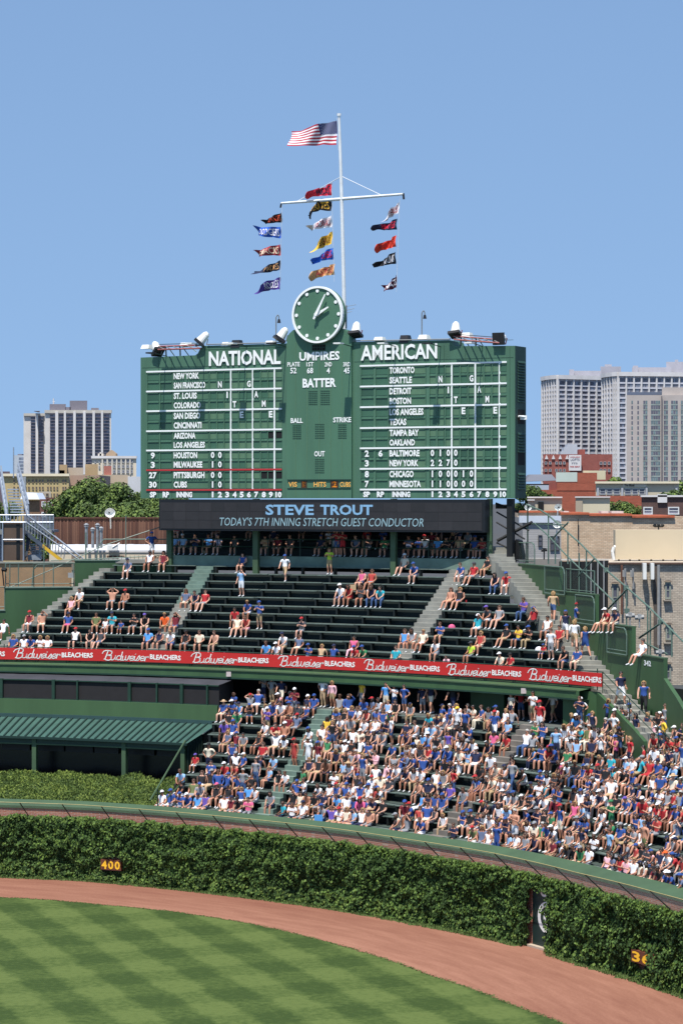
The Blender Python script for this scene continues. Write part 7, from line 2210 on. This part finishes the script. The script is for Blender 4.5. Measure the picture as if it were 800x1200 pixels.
S1 = [
 (4, 738, 'white', 'white', None, 'dark'), (35, 731, 'maroon', 'white', 'red', 'brown', 'sit', 'shorts', 'none'), (50, 729, 'tan', 'cream', None, 'brown', 'sit_shade', 'shorts', 'none', 'bare'),
 (84, 709, 'pale pink', 'khaki', None, 'long blond', 'sit', 'short_short', 'none'), (95, 709, 'white', 'tan', None, 'dark'), (80, 730, 'royal blue', 'pink', 'navy', 'brown', 'sit_legs'),
 (132, 709, 'tan', 'grey', None, 'brown', 'sit_behind', 'shorts', 'none', 'bare'), (147, 709, 'tan', 'grey', 'red', 'brown', 'sit', 'shorts', 'none', 'bare'), (113, 730, 'olive', 'khaki', None, 'brown'),
 (124, 732, 'white', 'white', None, 'brown', 'sit', 'shorts', 'short', 'shirt', None, .7), (132, 730, 'turquoise', 'grey', 'navy', 'brown', 'sit_phone'), (142, 731, 'royal blue', 'royal blue', None, 'dark', 'sit', 'shorts', 'short', 'shirt', None, .68),
 (88, 748, 'white', 'black', 'red', 'dark', 'sit_back', 'shorts', 'none'), (107, 747, 'black', 'grey', None, 'dark', 'sit_lean', 'shorts', 'none'), (118, 748, 'charcoal', 'slate', None, 'brown', 'sit_legs', 'shorts', 'none'),
 (16, 757, 'royal blue', 'denim', None, 'long blond', 'sit'), (28, 757, 'white', 'grey', 'grey', 'brown'), (38, 757, 'royal blue', 'white', None, 'dark'), (48, 757, 'white', 'tan', None, 'long blond'), (56, 757, 'white', 'grey', None, 'long blond'),
 (151, 672, 'slate', 'white', 'navy', 'brown', 'sit_knees'), (176, 663, 'white', 'black', 'charcoal', 'dark', 'sit', 'shorts', 'none'), (192, 663, 'maroon', 'navy', None, 'long brown', 'sit', 'short_short', 'none'),
 (158, 730, 'black', 'grey', None, 'dark'), (171, 730, 'black', 'cream', 'purple', 'brown', 'sit_lean', 'shorts', 'none'), (218, 711, 'slate', 'cream', None, 'long brown', 'sit'), (230, 711, 'navy', 'grey', None, 'dark', 'sit_lean', 'shorts', 'none'), (240, 711, 'red', 'grey', None, 'brown', 'sit_legs'),
 (194, 739, 'orange', 'khaki', None, 'blond', 'sit_knees'), (206, 739, 'maroon', 'denim', None, 'long brown', 'sit_shade', 'short_short', 'none'), (174, 758, 'sky blue', 'navy', 'royal blue', 'brown'), (187, 758, 'navy', 'black', 'black', 'dark', 'sit', 'shorts', 'none'),
 (202, 758, 'white', 'royal blue', None, 'blond', 'sit_lean'), (218, 757, 'black', 'grey', 'black', 'brown', 'sit', 'shorts', 'none'), (234, 756, 'cream', 'black', None, 'brown'), (253, 756, 'tan', 'khaki', None, 'brown', 'sit_knees', 'shorts', 'none', 'bare'),
 (276, 722, 'red', 'grey', None, 'dark', 'sit_knees'), (292, 722, 'royal blue', 'white', None, 'blond', 'sit_lean'), (278, 741, 'cream', 'tan', None, 'brown', 'sit_legs', 'short_short', 'none'), (290, 741, 'brick red', 'pale pink', None, 'brown', 'sit_lean', 'shorts', 'none'),
 (285, 656, 'royal blue', 'denim', None, 'long dark', 'sit_turn', 'short_short', 'none'), (354, 738, 'charcoal', 'grey', 'red', 'brown', 'sit_phone'), (334, 757, 'white', 'khaki', 'navy', 'brown'), (350, 756, 'slate', 'cream', None, 'brown', 'sit_legs'),
 (414, 757, 'pink', 'pale pink', None, 'long dark', 'sit_legs', 'long', 'none'), (400, 703, 'white', 'denim', 'white', 'dark', 'sit_knees'), (411, 703, 'red', 'red', None, 'long dark', 'sit_lean', 'short_short', 'none'), (423, 703, 'charcoal', 'black', None, 'long brown', 'sit_phone', 'short_short', 'none', 'shirt', 1),
 (424, 684, 'pink', 'denim', None, 'long dark', 'sit', 'short_short', 'none'), (435, 684, 'brick red', 'grey', None, 'long brown', 'sit_legs', 'short_short', 'none'), (437, 706, 'navy', 'denim', None, 'long brown', 'sit_lean', 'long', 'none'), (447, 706, 'turquoise', 'denim', None, 'dark', 'sit_lean', 'long'),
 (473, 665, 'cream', 'charcoal', 'white', 'brown', 'sit_legs'), (487, 673, 'royal blue', 'grey', 'royal blue', 'brown', 'sit_lean'), (527, 704, 'tan', 'tan', None, 'long brown', 'sit_legs', 'short_short', 'none', 'bare'), (538, 704, 'black', 'denim', None, 'long blond', 'sit_legs', 'short_short', 'none'),
 (541, 673, 'royal blue', 'white', None, 'brown', 'sit_knees'), (554, 673, 'red', 'grey', 'charcoal', 'dark', 'sit_legs'), (571, 664, 'black', 'khaki', None, 'dark', 'sit'), (582, 684, 'navy', 'denim', None, 'long dark', 'sit_lean', 'long', 'none'), (594, 684, 'red', 'white', 'royal blue', 'brown', 'sit_knees'),
 (614, 716, 'purple', 'denim', None, 'brown', 'sit_phone', 'long'), (625, 725, 'red', 'black', 'royal blue', 'dark', 'sit_shade', 'long'), (573, 726, 'charcoal', 'white', 'purple', 'brown', 'sit_lean'), (584, 726, 'grey', 'grey', None, 'long brown', 'sit_legs', 'short_short'),
 (560, 738, 'turquoise', 'white', 'white', 'brown', 'sit_shade'), (592, 748, 'black', 'khaki', 'royal blue', 'brown', 'sit_legs'), (608, 749, 'yellow', 'denim', None, 'dark', 'sit_phone'), (620, 750, 'black', 'khaki', 'royal blue', 'brown', 'sit_phone', 'long'),
 (641, 742, 'white', 'grey', None, 'dark', 'sit', 'shorts', 'none'), (636, 757, 'red', 'royal blue', 'royal blue', 'brown', 'sit', 'shorts', 'short', 'shirt', None, .66), (655, 756, 'red', 'black', None, 'dark', 'sit', 'shorts', 'none'), (516, 744, 'royal blue', 'khaki', None, 'brown', 'sit_phone', 'shorts'),
 (563, 762, 'brick red', 'cream', None, 'long blond', 'sit', 'short_short', 'none'), (474, 757, 'sky blue', 'denim', None, 'long brown', 'sit', 'short_short', 'none'), (484, 757, 'white', 'cream', None, 'long dark', 'sit_lean', 'short_short', 'none'), (495, 757, 'cream', 'white', None, 'blond', 'sit_legs', 'short_short'),
 (464, 770, 'turquoise', 'denim', None, 'brown'), (512, 769, 'white', 'grey', None, 'brown', 'sit_lean'), (524, 772, 'pale pink', 'grey', None, 'brown', 'sit_lean', 'shorts', 'short', 'shirt', None, .7), (552, 772, 'lime', 'grey', 'charcoal', 'brown', 'sit_turn'), (587, 777, 'cream', 'grey', 'white', 'brown'), (598, 777, 'red', 'grey', 'black', 'dark'),
 (664, 774, 'black', 'denim', None, 'brown', 'sit_lean'), (676, 774, 'royal blue', 'cream', None, 'brown', 'sit_turn'), (313, 767, 'sky blue', 'denim', None, 'brown'), (325, 767, 'white', 'grey', 'white', 'brown'), (362, 768, 'royal blue', 'grey', 'royal blue', 'brown'), (376, 768, 'tan', 'grey', None, 'long blond'),
 (390, 768, 'royal blue', 'navy', 'navy', 'brown'), (418, 770, 'red', 'grey', 'royal blue', 'brown', 'sit_lean'), (428, 770, 'green', 'grey', 'royal blue', 'brown'),
 (283, 703, 'light blue', 'white', None, 'brown', 'stand_ear'), (304, 734, 'royal blue', 'khaki', 'royal blue', 'brown', 'stand_phone'), (334, 684, 'white', 'tan', 'royal blue', 'brown', 'walk'), (386, 676, 'lime', 'khaki', None, 'long blond', 'stand_phone'),
 (645, 779, 'white', 'grey', None, 'brown', 'stand'),
]
for a in S1: U(*a)
# deck under the board: people sitting in the shade, feet on the rail line
def deckp(x, shirt, pants, hat=None, hair='brown', kind='sit', dy=0.25, legs='shorts', z=None):
    r = URT + dy + .5; q = ray_circle(x, r); ph = phi_of(q)
    person((q.x, q.y, DKZ if z is None else z), face_rot(ph, .2), kind, shirt, pants, hat, hair, legs, row=12, tier='D', ex=True, skin=rnd.choice((0, 1, 2)), scale=rnd.uniform(.95, 1.05))
for x, s_, p_, h_ in ((205, 'light blue', 'denim', None), (215, 'light blue', 'cream', 'white'), (229, 'navy', 'denim', None), (245, 'sky blue', 'tan', None), (257, 'slate', 'grey', 'navy'), (276, 'charcoal', 'black', None), (311, 'tan', 'khaki', None), (327, 'maroon', 'grey', None),
                      (341, 'charcoal', 'cream', None), (376, 'navy', 'grey', 'royal blue'), (418, 'slate', 'grey', None), (432, 'charcoal', 'grey', 'navy'), (451, 'green', 'grey', None), (479, 'slate', 'khaki', None), (491, 'royal blue', 'grey', None), (499, 'white', 'grey', 'red'),
                      (513, 'sky blue', 'grey', None), (523, 'black', 'khaki', None), (538, 'tan', 'grey', 'navy'), (556, 'royal blue', 'cream', 'royal blue'), (565, 'brick red', 'grey', None)):
    deckp(x, s_, p_, h_, 'dark' if x % 2 else 'brown', pick([('sit', 3), ('sit_lean', 3), ('sit_knees', 2), ('sit_phone', 2)]))
for x, s_, p_, k_ in ((395, 'red', 'denim', 'stand_phone'), (401.5, 'red', 'red', 'stand_phone'), (392, 'navy', 'grey', 'stand'), (506, 'maroon', 'grey', 'stand')):
    deckp(x, s_, p_, None, 'long dark', k_, -.3 if x != 506 else .6)
for i in range(16):                                   # more of them further in, standing and sitting on the shaded rows
    x = rnd.uniform(208, 568); j = rnd.randrange(1, 3); r = URT + 1.0 + .8 * j - .35; q = ray_circle(x, r); ph = phi_of(q)
    sp = rand_spec(); person((q.x, q.y, DKZ + .42 * j - .0), face_rot(ph, .4), sp['kind'], sp['shirt'], sp['pants'], sp['hat'], sp['hair'], sp['legs'], sp['sleeve'], 'shirt', sp['skin'], sp['scale'], row=13 + j, tier='D')
# stair and wall people
def free(x, y, d, kind, shirt, pants, hat=None, hair='brown', rot=0, legs='shorts', sleeve='short', where='', sc=1.0, skin=0):
    p = at(x, y, d); person(p, rot, kind, shirt, pants, hat, hair, legs, sleeve, 'shirt', skin, sc, where=where, tier='X', ex=True)
def on_stair(x, y, kind, shirt, pants, hat, hair, rot, legs='shorts', sleeve='short', where='', sc=1.0, side=.5):
    t = 0.0; best = (9e9, 0)
    for i in range(220):
        t = i / 100
        def P_(pts): return pts[0] + (pts[1] - pts[0]) * t if t <= 1 else pts[1] + (pts[2] - pts[1]) * (t - 1)
        a, b = P_((SA, SB, SCp)), P_((RA, RB, RC)); c = a + (b - a) * side
        z = hst(t) - .1; sx, sy = scr((c.x, c.y, z))
        if abs(sy - y) < best[0]: best = (abs(sy - y), c, z)
    person((best[1].x, best[1].y, best[2]), rot, kind, shirt, pants, hat, hair, legs, sleeve, 'shirt', rnd.choice((0, 2)), sc, where=where, tier='X', ex=True)
on_stair(655, 728, 'walk', 'tan', 'denim', None, 'long blond', R(165), 'short_short', 'none', 'climbing the outer stair, furthest up', .97, .5)
on_stair(663, 752, 'walk', 'navy', 'white', 'royal blue', 'long brown', R(170), 'short_short', 'none', 'climbing the outer stair behind the blond woman', .97, .35)
on_stair(677, 762, 'walk', 'white', 'tan', None, 'long blond', R(175), 'short_short', 'long', 'climbing the outer stair in raglan sleeves', .97, .4)
on_stair(686, 770, 'walk', 'royal blue', 'royal blue', None, 'long blond', R(200), 'short_short', 'none', 'climbing the outer stair, last of the four', .97, .6)
on_stair(683, 745, 'stand_phone', 'royal blue', 'khaki', 'red', 'brown', R(90), 'shorts', 'short', 'on the outer stair leaning to the wall sitters', 1.05, .95)
on_stair(746, 828, 'walk', 'navy', 'white', None, 'dark', R(20), 'shorts', 'short', 'coming down the lowest steps of the outer stair', 1.03, .35)
on_stair(764, 838, 'walk', 'royal blue', 'black', None, 'long blond', R(-10), 'long', 'none', 'coming down the outer stair at the right', 1.0, .8)
for x, s_, p_, h_, ha, k_ in ((705, 'cream', 'cream', None, 'blond', 'sit_legs'), (711, 'red', 'tan', 'white', 'brown', 'sit_lean'), (720, 'navy', 'cream', 'white', 'brown', 'sit_knees')):
    u = WP.u(x); z = zat(732.5, WP.depth(x)); p = WP.p(u, z - .42, -.1); person(p, R(-65) if x < 715 else R(-50), k_, s_, p_, h_, ha, 'shorts', where='sitting on the green wall above the stair', tier='X', ex=True)
u = WP.u(750); p = WP.p(u, zat(769.5, WP.depth(750)) - .42, -.05); person(p, R(-60), 'sit_legs', 'white', 'white', None, 'dark', where='sitting on the wall marked 342', tier='X', ex=True)
p = pol(71.0, phix(178, 71), 0); person((p.x, p.y, zat(655, p.y)), R(15), 'stand_hips', 'royal blue', 'white', 'royal blue', 'brown', where='at the rail left of the video board', tier='X', ex=True)
m = MB(); c = Vector((p.x, p.y, zat(655, p.y))); m.box(c.x - 3, c.x + 1.2, c.y - .4, c.y + 2, c.z - .25, c.z - .03); m.build('rear_platform', CONC, upp)

# ---- lower bleachers: named figures first
S2 = [
 (245, 906, 'cream', 'navy', 'black', 'dark', 'stand_hips'), (229, 897, 'red', 'white', 'purple', 'brown', 'sit', 'shorts', 'short', 'shirt', None, .75), (214, 918, 'light blue', 'black', None, 'brown', 'sit_lean', 'long'),
 (265, 905, 'red', 'grey', 'white', 'dark', 'sit_knees'), (285, 935, 'grey', 'denim', None, 'grey', 'stand_hips', 'long'), (300, 930, 'grey', 'denim', None, 'dark', 'stand', 'long'), (322, 900, 'light blue', 'grey', None, 'dark', 'sit_knees'),
 (308, 892, 'red', 'grey', None, 'long brown', 'sit'), (254, 935, 'black', 'black', 'pink', 'long brown', 'sit', 'short_short', 'none'), (267, 932, 'black', 'denim', 'navy', 'long blond', 'sit_legs', 'short_short', 'none'), (280, 925, 'royal blue', 'tan', None, 'dark', 'sit_knees'),
 (294, 930, 'black', 'cream', None, 'dark', 'sit_legs'), (373, 907, 'maroon', 'white', 'royal blue', 'long brown', 'stand', 'shorts'), (345, 905, 'brick red', 'brick red', 'red', 'long brown', 'stand', 'short_short', 'none'),
 (200, 945, 'royal blue', 'white', 'royal blue', 'brown', 'sit'), (190, 948, 'white', 'white', 'white', 'blond', 'sit'), (212, 945, 'royal blue', 'grey', 'royal blue', 'brown', 'sit_phone'), (222, 947, 'royal blue', 'grey', 'white', 'brown', 'sit_lean'), (232, 946, 'sky blue', 'white', 'navy', 'brown', 'sit'), (241, 948, 'purple', 'denim', None, 'long brown', 'sit', 'short_short', 'none'),
 (272, 950, 'maroon', 'grey', 'navy', 'brown', 'sit_turn'), (355, 958, 'white', 'grey', 'navy', 'brown', 'sit'), (425, 925, 'royal blue', 'grey', None, 'long blond', 'stand', 'shorts', 'none'), (461, 893, 'royal blue', 'khaki', None, 'brown', 'sit_knees'),
 (632, 860, 'red', 'white', 'red', 'dark', 'stand', 'shorts', 'short', 'shirt', 2, 1.12), (600, 930, 'grey', 'denim', None, 'brown', 'walk', 'long'), (664, 890, 'green', 'white', None, 'brown', 'sit', 'shorts', 'short'), (735, 945, 'royal blue', 'white', 'purple', 'brown', 'sit_knees'),
 (716, 985, 'green', 'green', 'green', 'brown', 'stand_phone'), (688, 975, 'navy', 'white', 'navy', 'long brown', 'stand_phone', 'short_short'), (672, 962, 'pink', 'pink', None, 'long blond', 'sit_legs', 'short_short', 'none'), (714, 1020, 'light blue', 'charcoal', None, 'brown', 'stand'),
 (640, 945, 'white', 'khaki', None, 'brown', 'sit_lean'), (615, 1000, 'grey', 'denim', None, 'long brown', 'sit'), (690, 1020, 'white', 'grey', None, 'brown', 'sit_turn'), (648, 1008, 'maroon', 'tan', None, 'brown', 'sit_turn'), (788, 935, 'cream', 'grey', 'tan', 'grey', 'sit'), (770, 915, 'royal blue', 'navy', 'navy', 'dark', 'sit'),
 (760, 915, 'red', 'red', None, 'dark', 'sit_legs'), (755, 1010, 'tan', 'olive', None, 'dark', 'stand', 'shorts', 'none', 'bare'), (785, 1025, 'white', 'black', 'orange', 'brown', 'sit_lean'), (545, 870, 'royal blue', 'black', None, 'brown', 'stand', 'long'), (536, 868, 'white', 'black', 'yellow', 'dark', 'stand', 'long'),
 (440, 860, 'white', 'royal blue', None, 'brown', 'sit'), (476, 866, 'navy', 'royal blue', None, 'brown', 'sit'), (582, 1010, 'royal blue', 'royal blue', None, 'dark', 'stand'), (527, 898, 'royal blue', 'royal blue', 'white', 'brown', 'sit_lean', 'long', 'long'),
 (368, 835, 'royal blue', 'denim', 'royal blue', 'brown', 'sit'), (262, 838, 'royal blue', 'cream', 'tan', 'brown', 'sit'),
]
for a in S2:
    a = list(a); a += [None] * (12 - len(a))
    x, y, sh, pa, hat, ha, k_, lg, sl_2, tp, sk, sc_2 = a[:12]
    U(x, y, sh, pa, hat, ha, k_, lg or 'shorts', sl_2 or 'short', tp or 'shirt', sk, sc_2 or 1.0, tier='L', rot=None)
placed = {}
for P in PEOPLE:
    if P['tier'] == 'L': placed.setdefault(P['row'], []).append(phi_of(P['pos']))
for j in range(LN):
    r = LR0 + LRP * j + .57; z = LH0 + LRH * j
    ph = lphi0(r) + .5
    while ph < 78:
        ph += math.degrees(rnd.uniform(.44, .58) / r)
        q = pol(r, ph); sx, sy = scr((q.x, q.y, z))
        if sx > 822: break
        if in_aisle('L', r, ph, .35): continue
        occ = .80
        if sx < 330: occ = .50 if j > 1 else .66
        if sx > 560: occ = .82
        g = noise.noise(Vector((ph * .45, j * .55, 2.0)))
        if g > .24: occ *= .25
        if g < -.1: occ = min(.96, occ + .12)
        if rnd.random() > occ: continue
        if any(abs(ph - o) < math.degrees(.42 / r) for o in placed.get(j, [])): continue
        sp = rand_spec(rnd.random() < (.10 if j > 7 else .025))
        st = sp['kind'].startswith('stand') or sp['kind'] == 'walk'
        q = pol(r - (.35 if st else 0) + rnd.uniform(-.02, .02), ph)
        person((q.x, q.y, z), face_rot(ph, .6), sp['kind'], sp['shirt'], sp['pants'], sp['hat'], sp['hair'], sp['legs'], sp['sleeve'], sp['top'], sp['skin'], sp['scale'], row=j, tier='L', shoe=sp['shoe'])
for i in range(46):                                      # standing at the back of the lower deck
    x = rnd.uniform(262, 800); r = LRT + rnd.uniform(.4, 1.6); q = ray_circle(x, r); ph = phi_of(q)
    if 560 < x < 590: continue
    if r * 0 + q.y > 0 and x > 650 and (q - C0).length > 59.3: continue
    sp = rand_spec(True); person((q.x, q.y, LTOP), face_rot(ph, .5), sp['kind'], sp['shirt'], sp['pants'], sp['hat'], sp['hair'], sp['legs'], sp['sleeve'], 'shirt', sp['skin'], sp['scale'], row=11, tier='L')
for i in range(8):
    x = rnd.uniform(700, 800); q = ray_circle(x, LRT + .3); sp = rand_spec(False)
    person((q.x, q.y, LTOP - .05), face_rot(phi_of(q), .4), sp['kind'], sp['shirt'], sp['pants'], sp['hat'], sp['hair'], sp['legs'], sp['sleeve'], 'shirt', sp['skin'], sp['scale'], row=11, tier='L')
# people sitting on the aisle steps
for f, n_ in ((lais2, 7), (lais1, 4)):
    for _ in range(n_):
        j = rnd.randrange(1, 9); r = LR0 + LRP * j + .2; sp = rand_spec(); ph = f(r) + rnd.uniform(-.3, .3); q = pol(r + .2, ph)
        person((q.x, q.y, LH0 + LRH * j - .12), face_rot(ph, .3), 'sit_knees', sp['shirt'], sp['pants'], sp['hat'], sp['hair'], sp['legs'], sp['sleeve'], 'shirt', sp['skin'], sp['scale'], row=j, tier='L')

# ---- choose the individuals (the largest in the picture), the rest is one crowd
def in_view(P):
    x, y = scr(P['pos']); return -4 < x < 806
PEOPLE = [P for P in PEOPLE if in_view(P)]
front = [P for P in PEOPLE if P['ex']]
rest = sorted([P for P in PEOPLE if not P['ex']], key=lambda P: (P['tier'] == 'D', P['row'], P['pos'].y))
LIMIT = 298
indiv = front[:LIMIT] + rest[:max(0, LIMIT - len(front))]
crowd = rest[max(0, LIMIT - len(front)):]
indiv.sort(key=lambda P: (P['tier'], P['row'], scr(P['pos'])[0]))
def slots(P):
    return [SKIN[P['skin']], CM[P['shirt']], CM[P['pants']], SHOE[P['shoe']], EYE]
def hats(P):
    h = P['hair']; out = []
    lng = h.startswith('long')
    out.append(('hair', HM['long_hair' if lng else 'short_hair'], HAIR[h.replace('long ', '')]))
    if P['hat']: out.append(('cap' if P['hat'] != 'tan' else 'sun_hat', HM['cap' if P['hat'] != 'tan' else 'brimmed_hat'], CM[P['hat']]))
    return out
TIERN = {'U': 'upper bleachers', 'L': 'lower bleachers', 'D': 'shaded deck', 'X': ''}
TIERG = {'U': 'spectators in the upper bleachers', 'L': 'spectators in the lower bleachers', 'D': 'spectators on the shaded deck', 'X': 'people on the outer stair and walls'}
cnt = {}
def hy(c): return c.replace(' ', '-')
def describe(P):
    top = 'shirtless' if P['top'] == 'bare' else hy(P['shirt']) + (' tank top' if P['sleeve'] == 'none' else ' shirt')
    s_ = 'person ' + (top if top == 'shirtless' else 'in ' + top)
    if P['hat']: s_ += ' and %s %s' % (hy(P['hat']), 'cap' if P['hat'] != 'tan' else 'hat')
    elif P['hair'].startswith('long'): s_ += ', %s hair' % P['hair']
    return s_
ON1 = 'first second third fourth fifth sixth seventh eighth ninth tenth eleventh twelfth thirteenth fourteenth fifteenth sixteenth seventeenth eighteenth nineteenth'.split()
def nth(k):
    if k < 20: return ON1[k - 1]
    return {2: 'twentieth', 3: 'thirtieth', 4: 'fortieth', 5: 'fiftieth'}[k // 10] if k % 10 == 0 else {2: 'twenty', 3: 'thirty', 4: 'forty', 5: 'fifty'}[k // 10] + '-' + ON1[k % 10 - 1]
for P in sorted(PEOPLE, key=lambda P: scr(P['pos'])[0]):      # count along every row, the crowd included
    a1, a2 = (uais1, uais2) if P['tier'] == 'U' else (lais1, lais2)
    ph = phi_of(P['pos']); r = (Vector(P['pos'][:2]) - C0).length
    if P['tier'] in 'UL':
        sec = 'left' if ph < a1(r) else 'middle' if ph < a2(r) else 'right'
        k = (P['tier'], P['row'], sec); cnt[k] = cnt.get(k, 0) + 1
        P['label'] = '%s, %s in %s section, %s %s row' % (describe(P), nth(cnt[k]), sec, nth(P['row'] + 1), {'U': 'upper', 'L': 'lower'}[P['tier']])
    elif P['tier'] == 'D':
        k = ('D', P['row']); cnt[k] = cnt.get(k, 0) + 1
        P['label'] = '%s, %s from left along rail below video board' % (describe(P), nth(cnt[k]))
    else: P['label'] = '%s %s' % (describe(P), P['where'])
    P['label'] = ' '.join(P['label'].split()[:16])
for P in indiv:
    me, hd = get_body(P['kind'], P['legs'], P['sleeve'], 'shirt' if P['top'] == 'shirt' else 'bare')
    o = bpy.data.objects.new('person', me); COL.objects.link(o)
    o.location = P['pos']; o.rotation_euler = (0, 0, P['rot']); o.scale = (P['scale'] * 1.06, P['scale'] * 1.0, P['scale'] * .94)
    for i, mt in enumerate(slots(P)):
        o.material_slots[i].link = 'OBJECT'; o.material_slots[i].material = mt
    tag(o, P['label'], 'person', TIERG[P['tier']])
    for nm, hm, mt in hats(P):
        c = bpy.data.objects.new(nm, hm); COL.objects.link(c); c.parent = o; c.location = hd
        c.material_slots[0].link = 'OBJECT'; c.material_slots[0].material = mt
# the crowd
mats_ = []; mi_ = {}
def mid(mt):
    if mt.name not in mi_: mi_[mt.name] = len(mats_); mats_.append(mt)
    return mi_[mt.name]
V, Fc, Mi = [], [], []
def bake(me, mtx, sl_):
    k = len(V)
    V.extend([tuple(mtx @ v.co) for v in me.vertices])
    ids = [mid(m_) for m_ in sl_]
    for p in me.polygons:
        Fc.append(tuple(k + i for i in p.vertices)); Mi.append(ids[p.material_index])
for P in crowd:
    me, hd = get_body(P['kind'], P['legs'], P['sleeve'], 'shirt' if P['top'] == 'shirt' else 'bare')
    mtx = Matrix.Translation(P['pos']) @ Matrix.Rotation(P['rot'], 4, 'Z') @ Matrix.Diagonal((P['scale'] * 1.06, P['scale'] * 1.0, P['scale'] * .94, 1))
    bake(me, mtx, slots(P))
    for nm, hm, mt in hats(P): bake(hm, mtx @ Matrix.Translation(hd), [mt])
me = bpy.data.meshes.new('spectator_crowd'); me.from_pydata(V, [], Fc)
for m_ in mats_: me.materials.append(m_)
me.polygons.foreach_set('material_index', Mi); me.polygons.foreach_set('use_smooth', [True] * len(Fc)); me.update()
tag(link_mesh('spectator_crowd', me), 'packed spectators filling the rear rows of the lower bleachers', 'crowd', kind='stuff')
print('PEOPLE', len(PEOPLE), 'individual', len(indiv), 'crowd', len(crowd), 'bodies', len(_bm), 'crowd faces', len(Fc))

# ---- small things lying about
def small(name, lab, cat, tier, x, y, mk, mt, grp=None):
    j, r, q, z = row_at(tier, x, y, True)
    m = MB(); mk(m, Vector((q.x, q.y, z + .45))); tag(m.build(name, mt), lab, cat, grp)
def bag(m, c): dome(m, c + Vector((0, 0, 0)), .2, .15, .2, 0, 10, 4)
def cup(m, c): m.tube(c, c + Vector((0, 0, .13)), .035, 8, .045)
small('bag', 'white plastic bag on a bench in the upper right section', 'bag', 'U', 631, 762, bag, CM['white'])
small('cap', 'pink cap lying on an empty bench in the upper right section', 'cap', 'U', 529, 731, bag, CM['pink'])
small('box', 'flat cardboard box held in the upper middle section', 'box', 'U', 412, 690, lambda m, c: m.box(c.x - .24, c.x + .24, c.y - .05, c.y + .2, c.z + .05, c.z + .35), CM['tan'])
small('cup', 'red cup on the bench beside the two women at right', 'cup', 'U', 546, 706, cup, CM['red'])
small('cup', 'red cup left on the bench near the front of the upper middle section', 'cup', 'U', 263, 761, cup, CM['pink'])
small('bottle', 'pale blue bottle on the bench below the red shirted man', 'bottle', 'U', 575, 688, lambda m, c: (m.tube(c, c + Vector((0, 0, .2)), .04, 8), m.tube(c + Vector((0, 0, .2)), c + Vector((0, 0, .27)), .04, 8, .015)), CM['light blue'])
small('cooler', 'bright blue tub standing at the back of the lower middle section', 'cooler', 'L', 530, 842, lambda m, c: m.box(c.x - .35, c.x + .35, c.y - .2, c.y + .2, c.z - .4, c.z + .2), CM['royal blue'])
p = ray_circle(373, RW(39) + 1.0); p = Vector((p.x, p.y, 3.75))
m = MB(); m.box(p.x - .2, p.x + .2, p.y + .2, p.y + .3, p.z - .2, p.z + .32); tag(m.build('chair_back', CM['sky blue']), 'sky blue folding seat back at the front rail beside the left aisle', 'chair')
for i, (x, y) in enumerate(((617, 833), (660, 835), (700, 838), (745, 842), (300, 806), (440, 800))):
    pass
# little section plates on the beam
for x, lab in ((268, 'small white section plate on the green beam at the lounge end'), (613, 'small white section plate on the green beam above the doorway')):
    q = ray_circle(x, 58.84); m = MB(); y = q.y; z = 9.66
    m.box(q.x - .13, q.x + .13, q.y - .05, q.y - .02, z - .13, z + .13); tag(m.build('section_plate', M('plate_pale', (196, 180, 176), .6, .1, 5)), lab, 'sign')
# lounge lamp
q = at(238, 801, 139.2); m = MB(); m.tube(q, q + Vector((0, 0, -.12)), .05, 8, .16); m.tube(q, q + Vector((.15, .25, .2)), .02, 5)
tag(m.build('wall_lamp', WHITE), 'small white shaded lamp at the right end of the lounge screens', 'lamp')
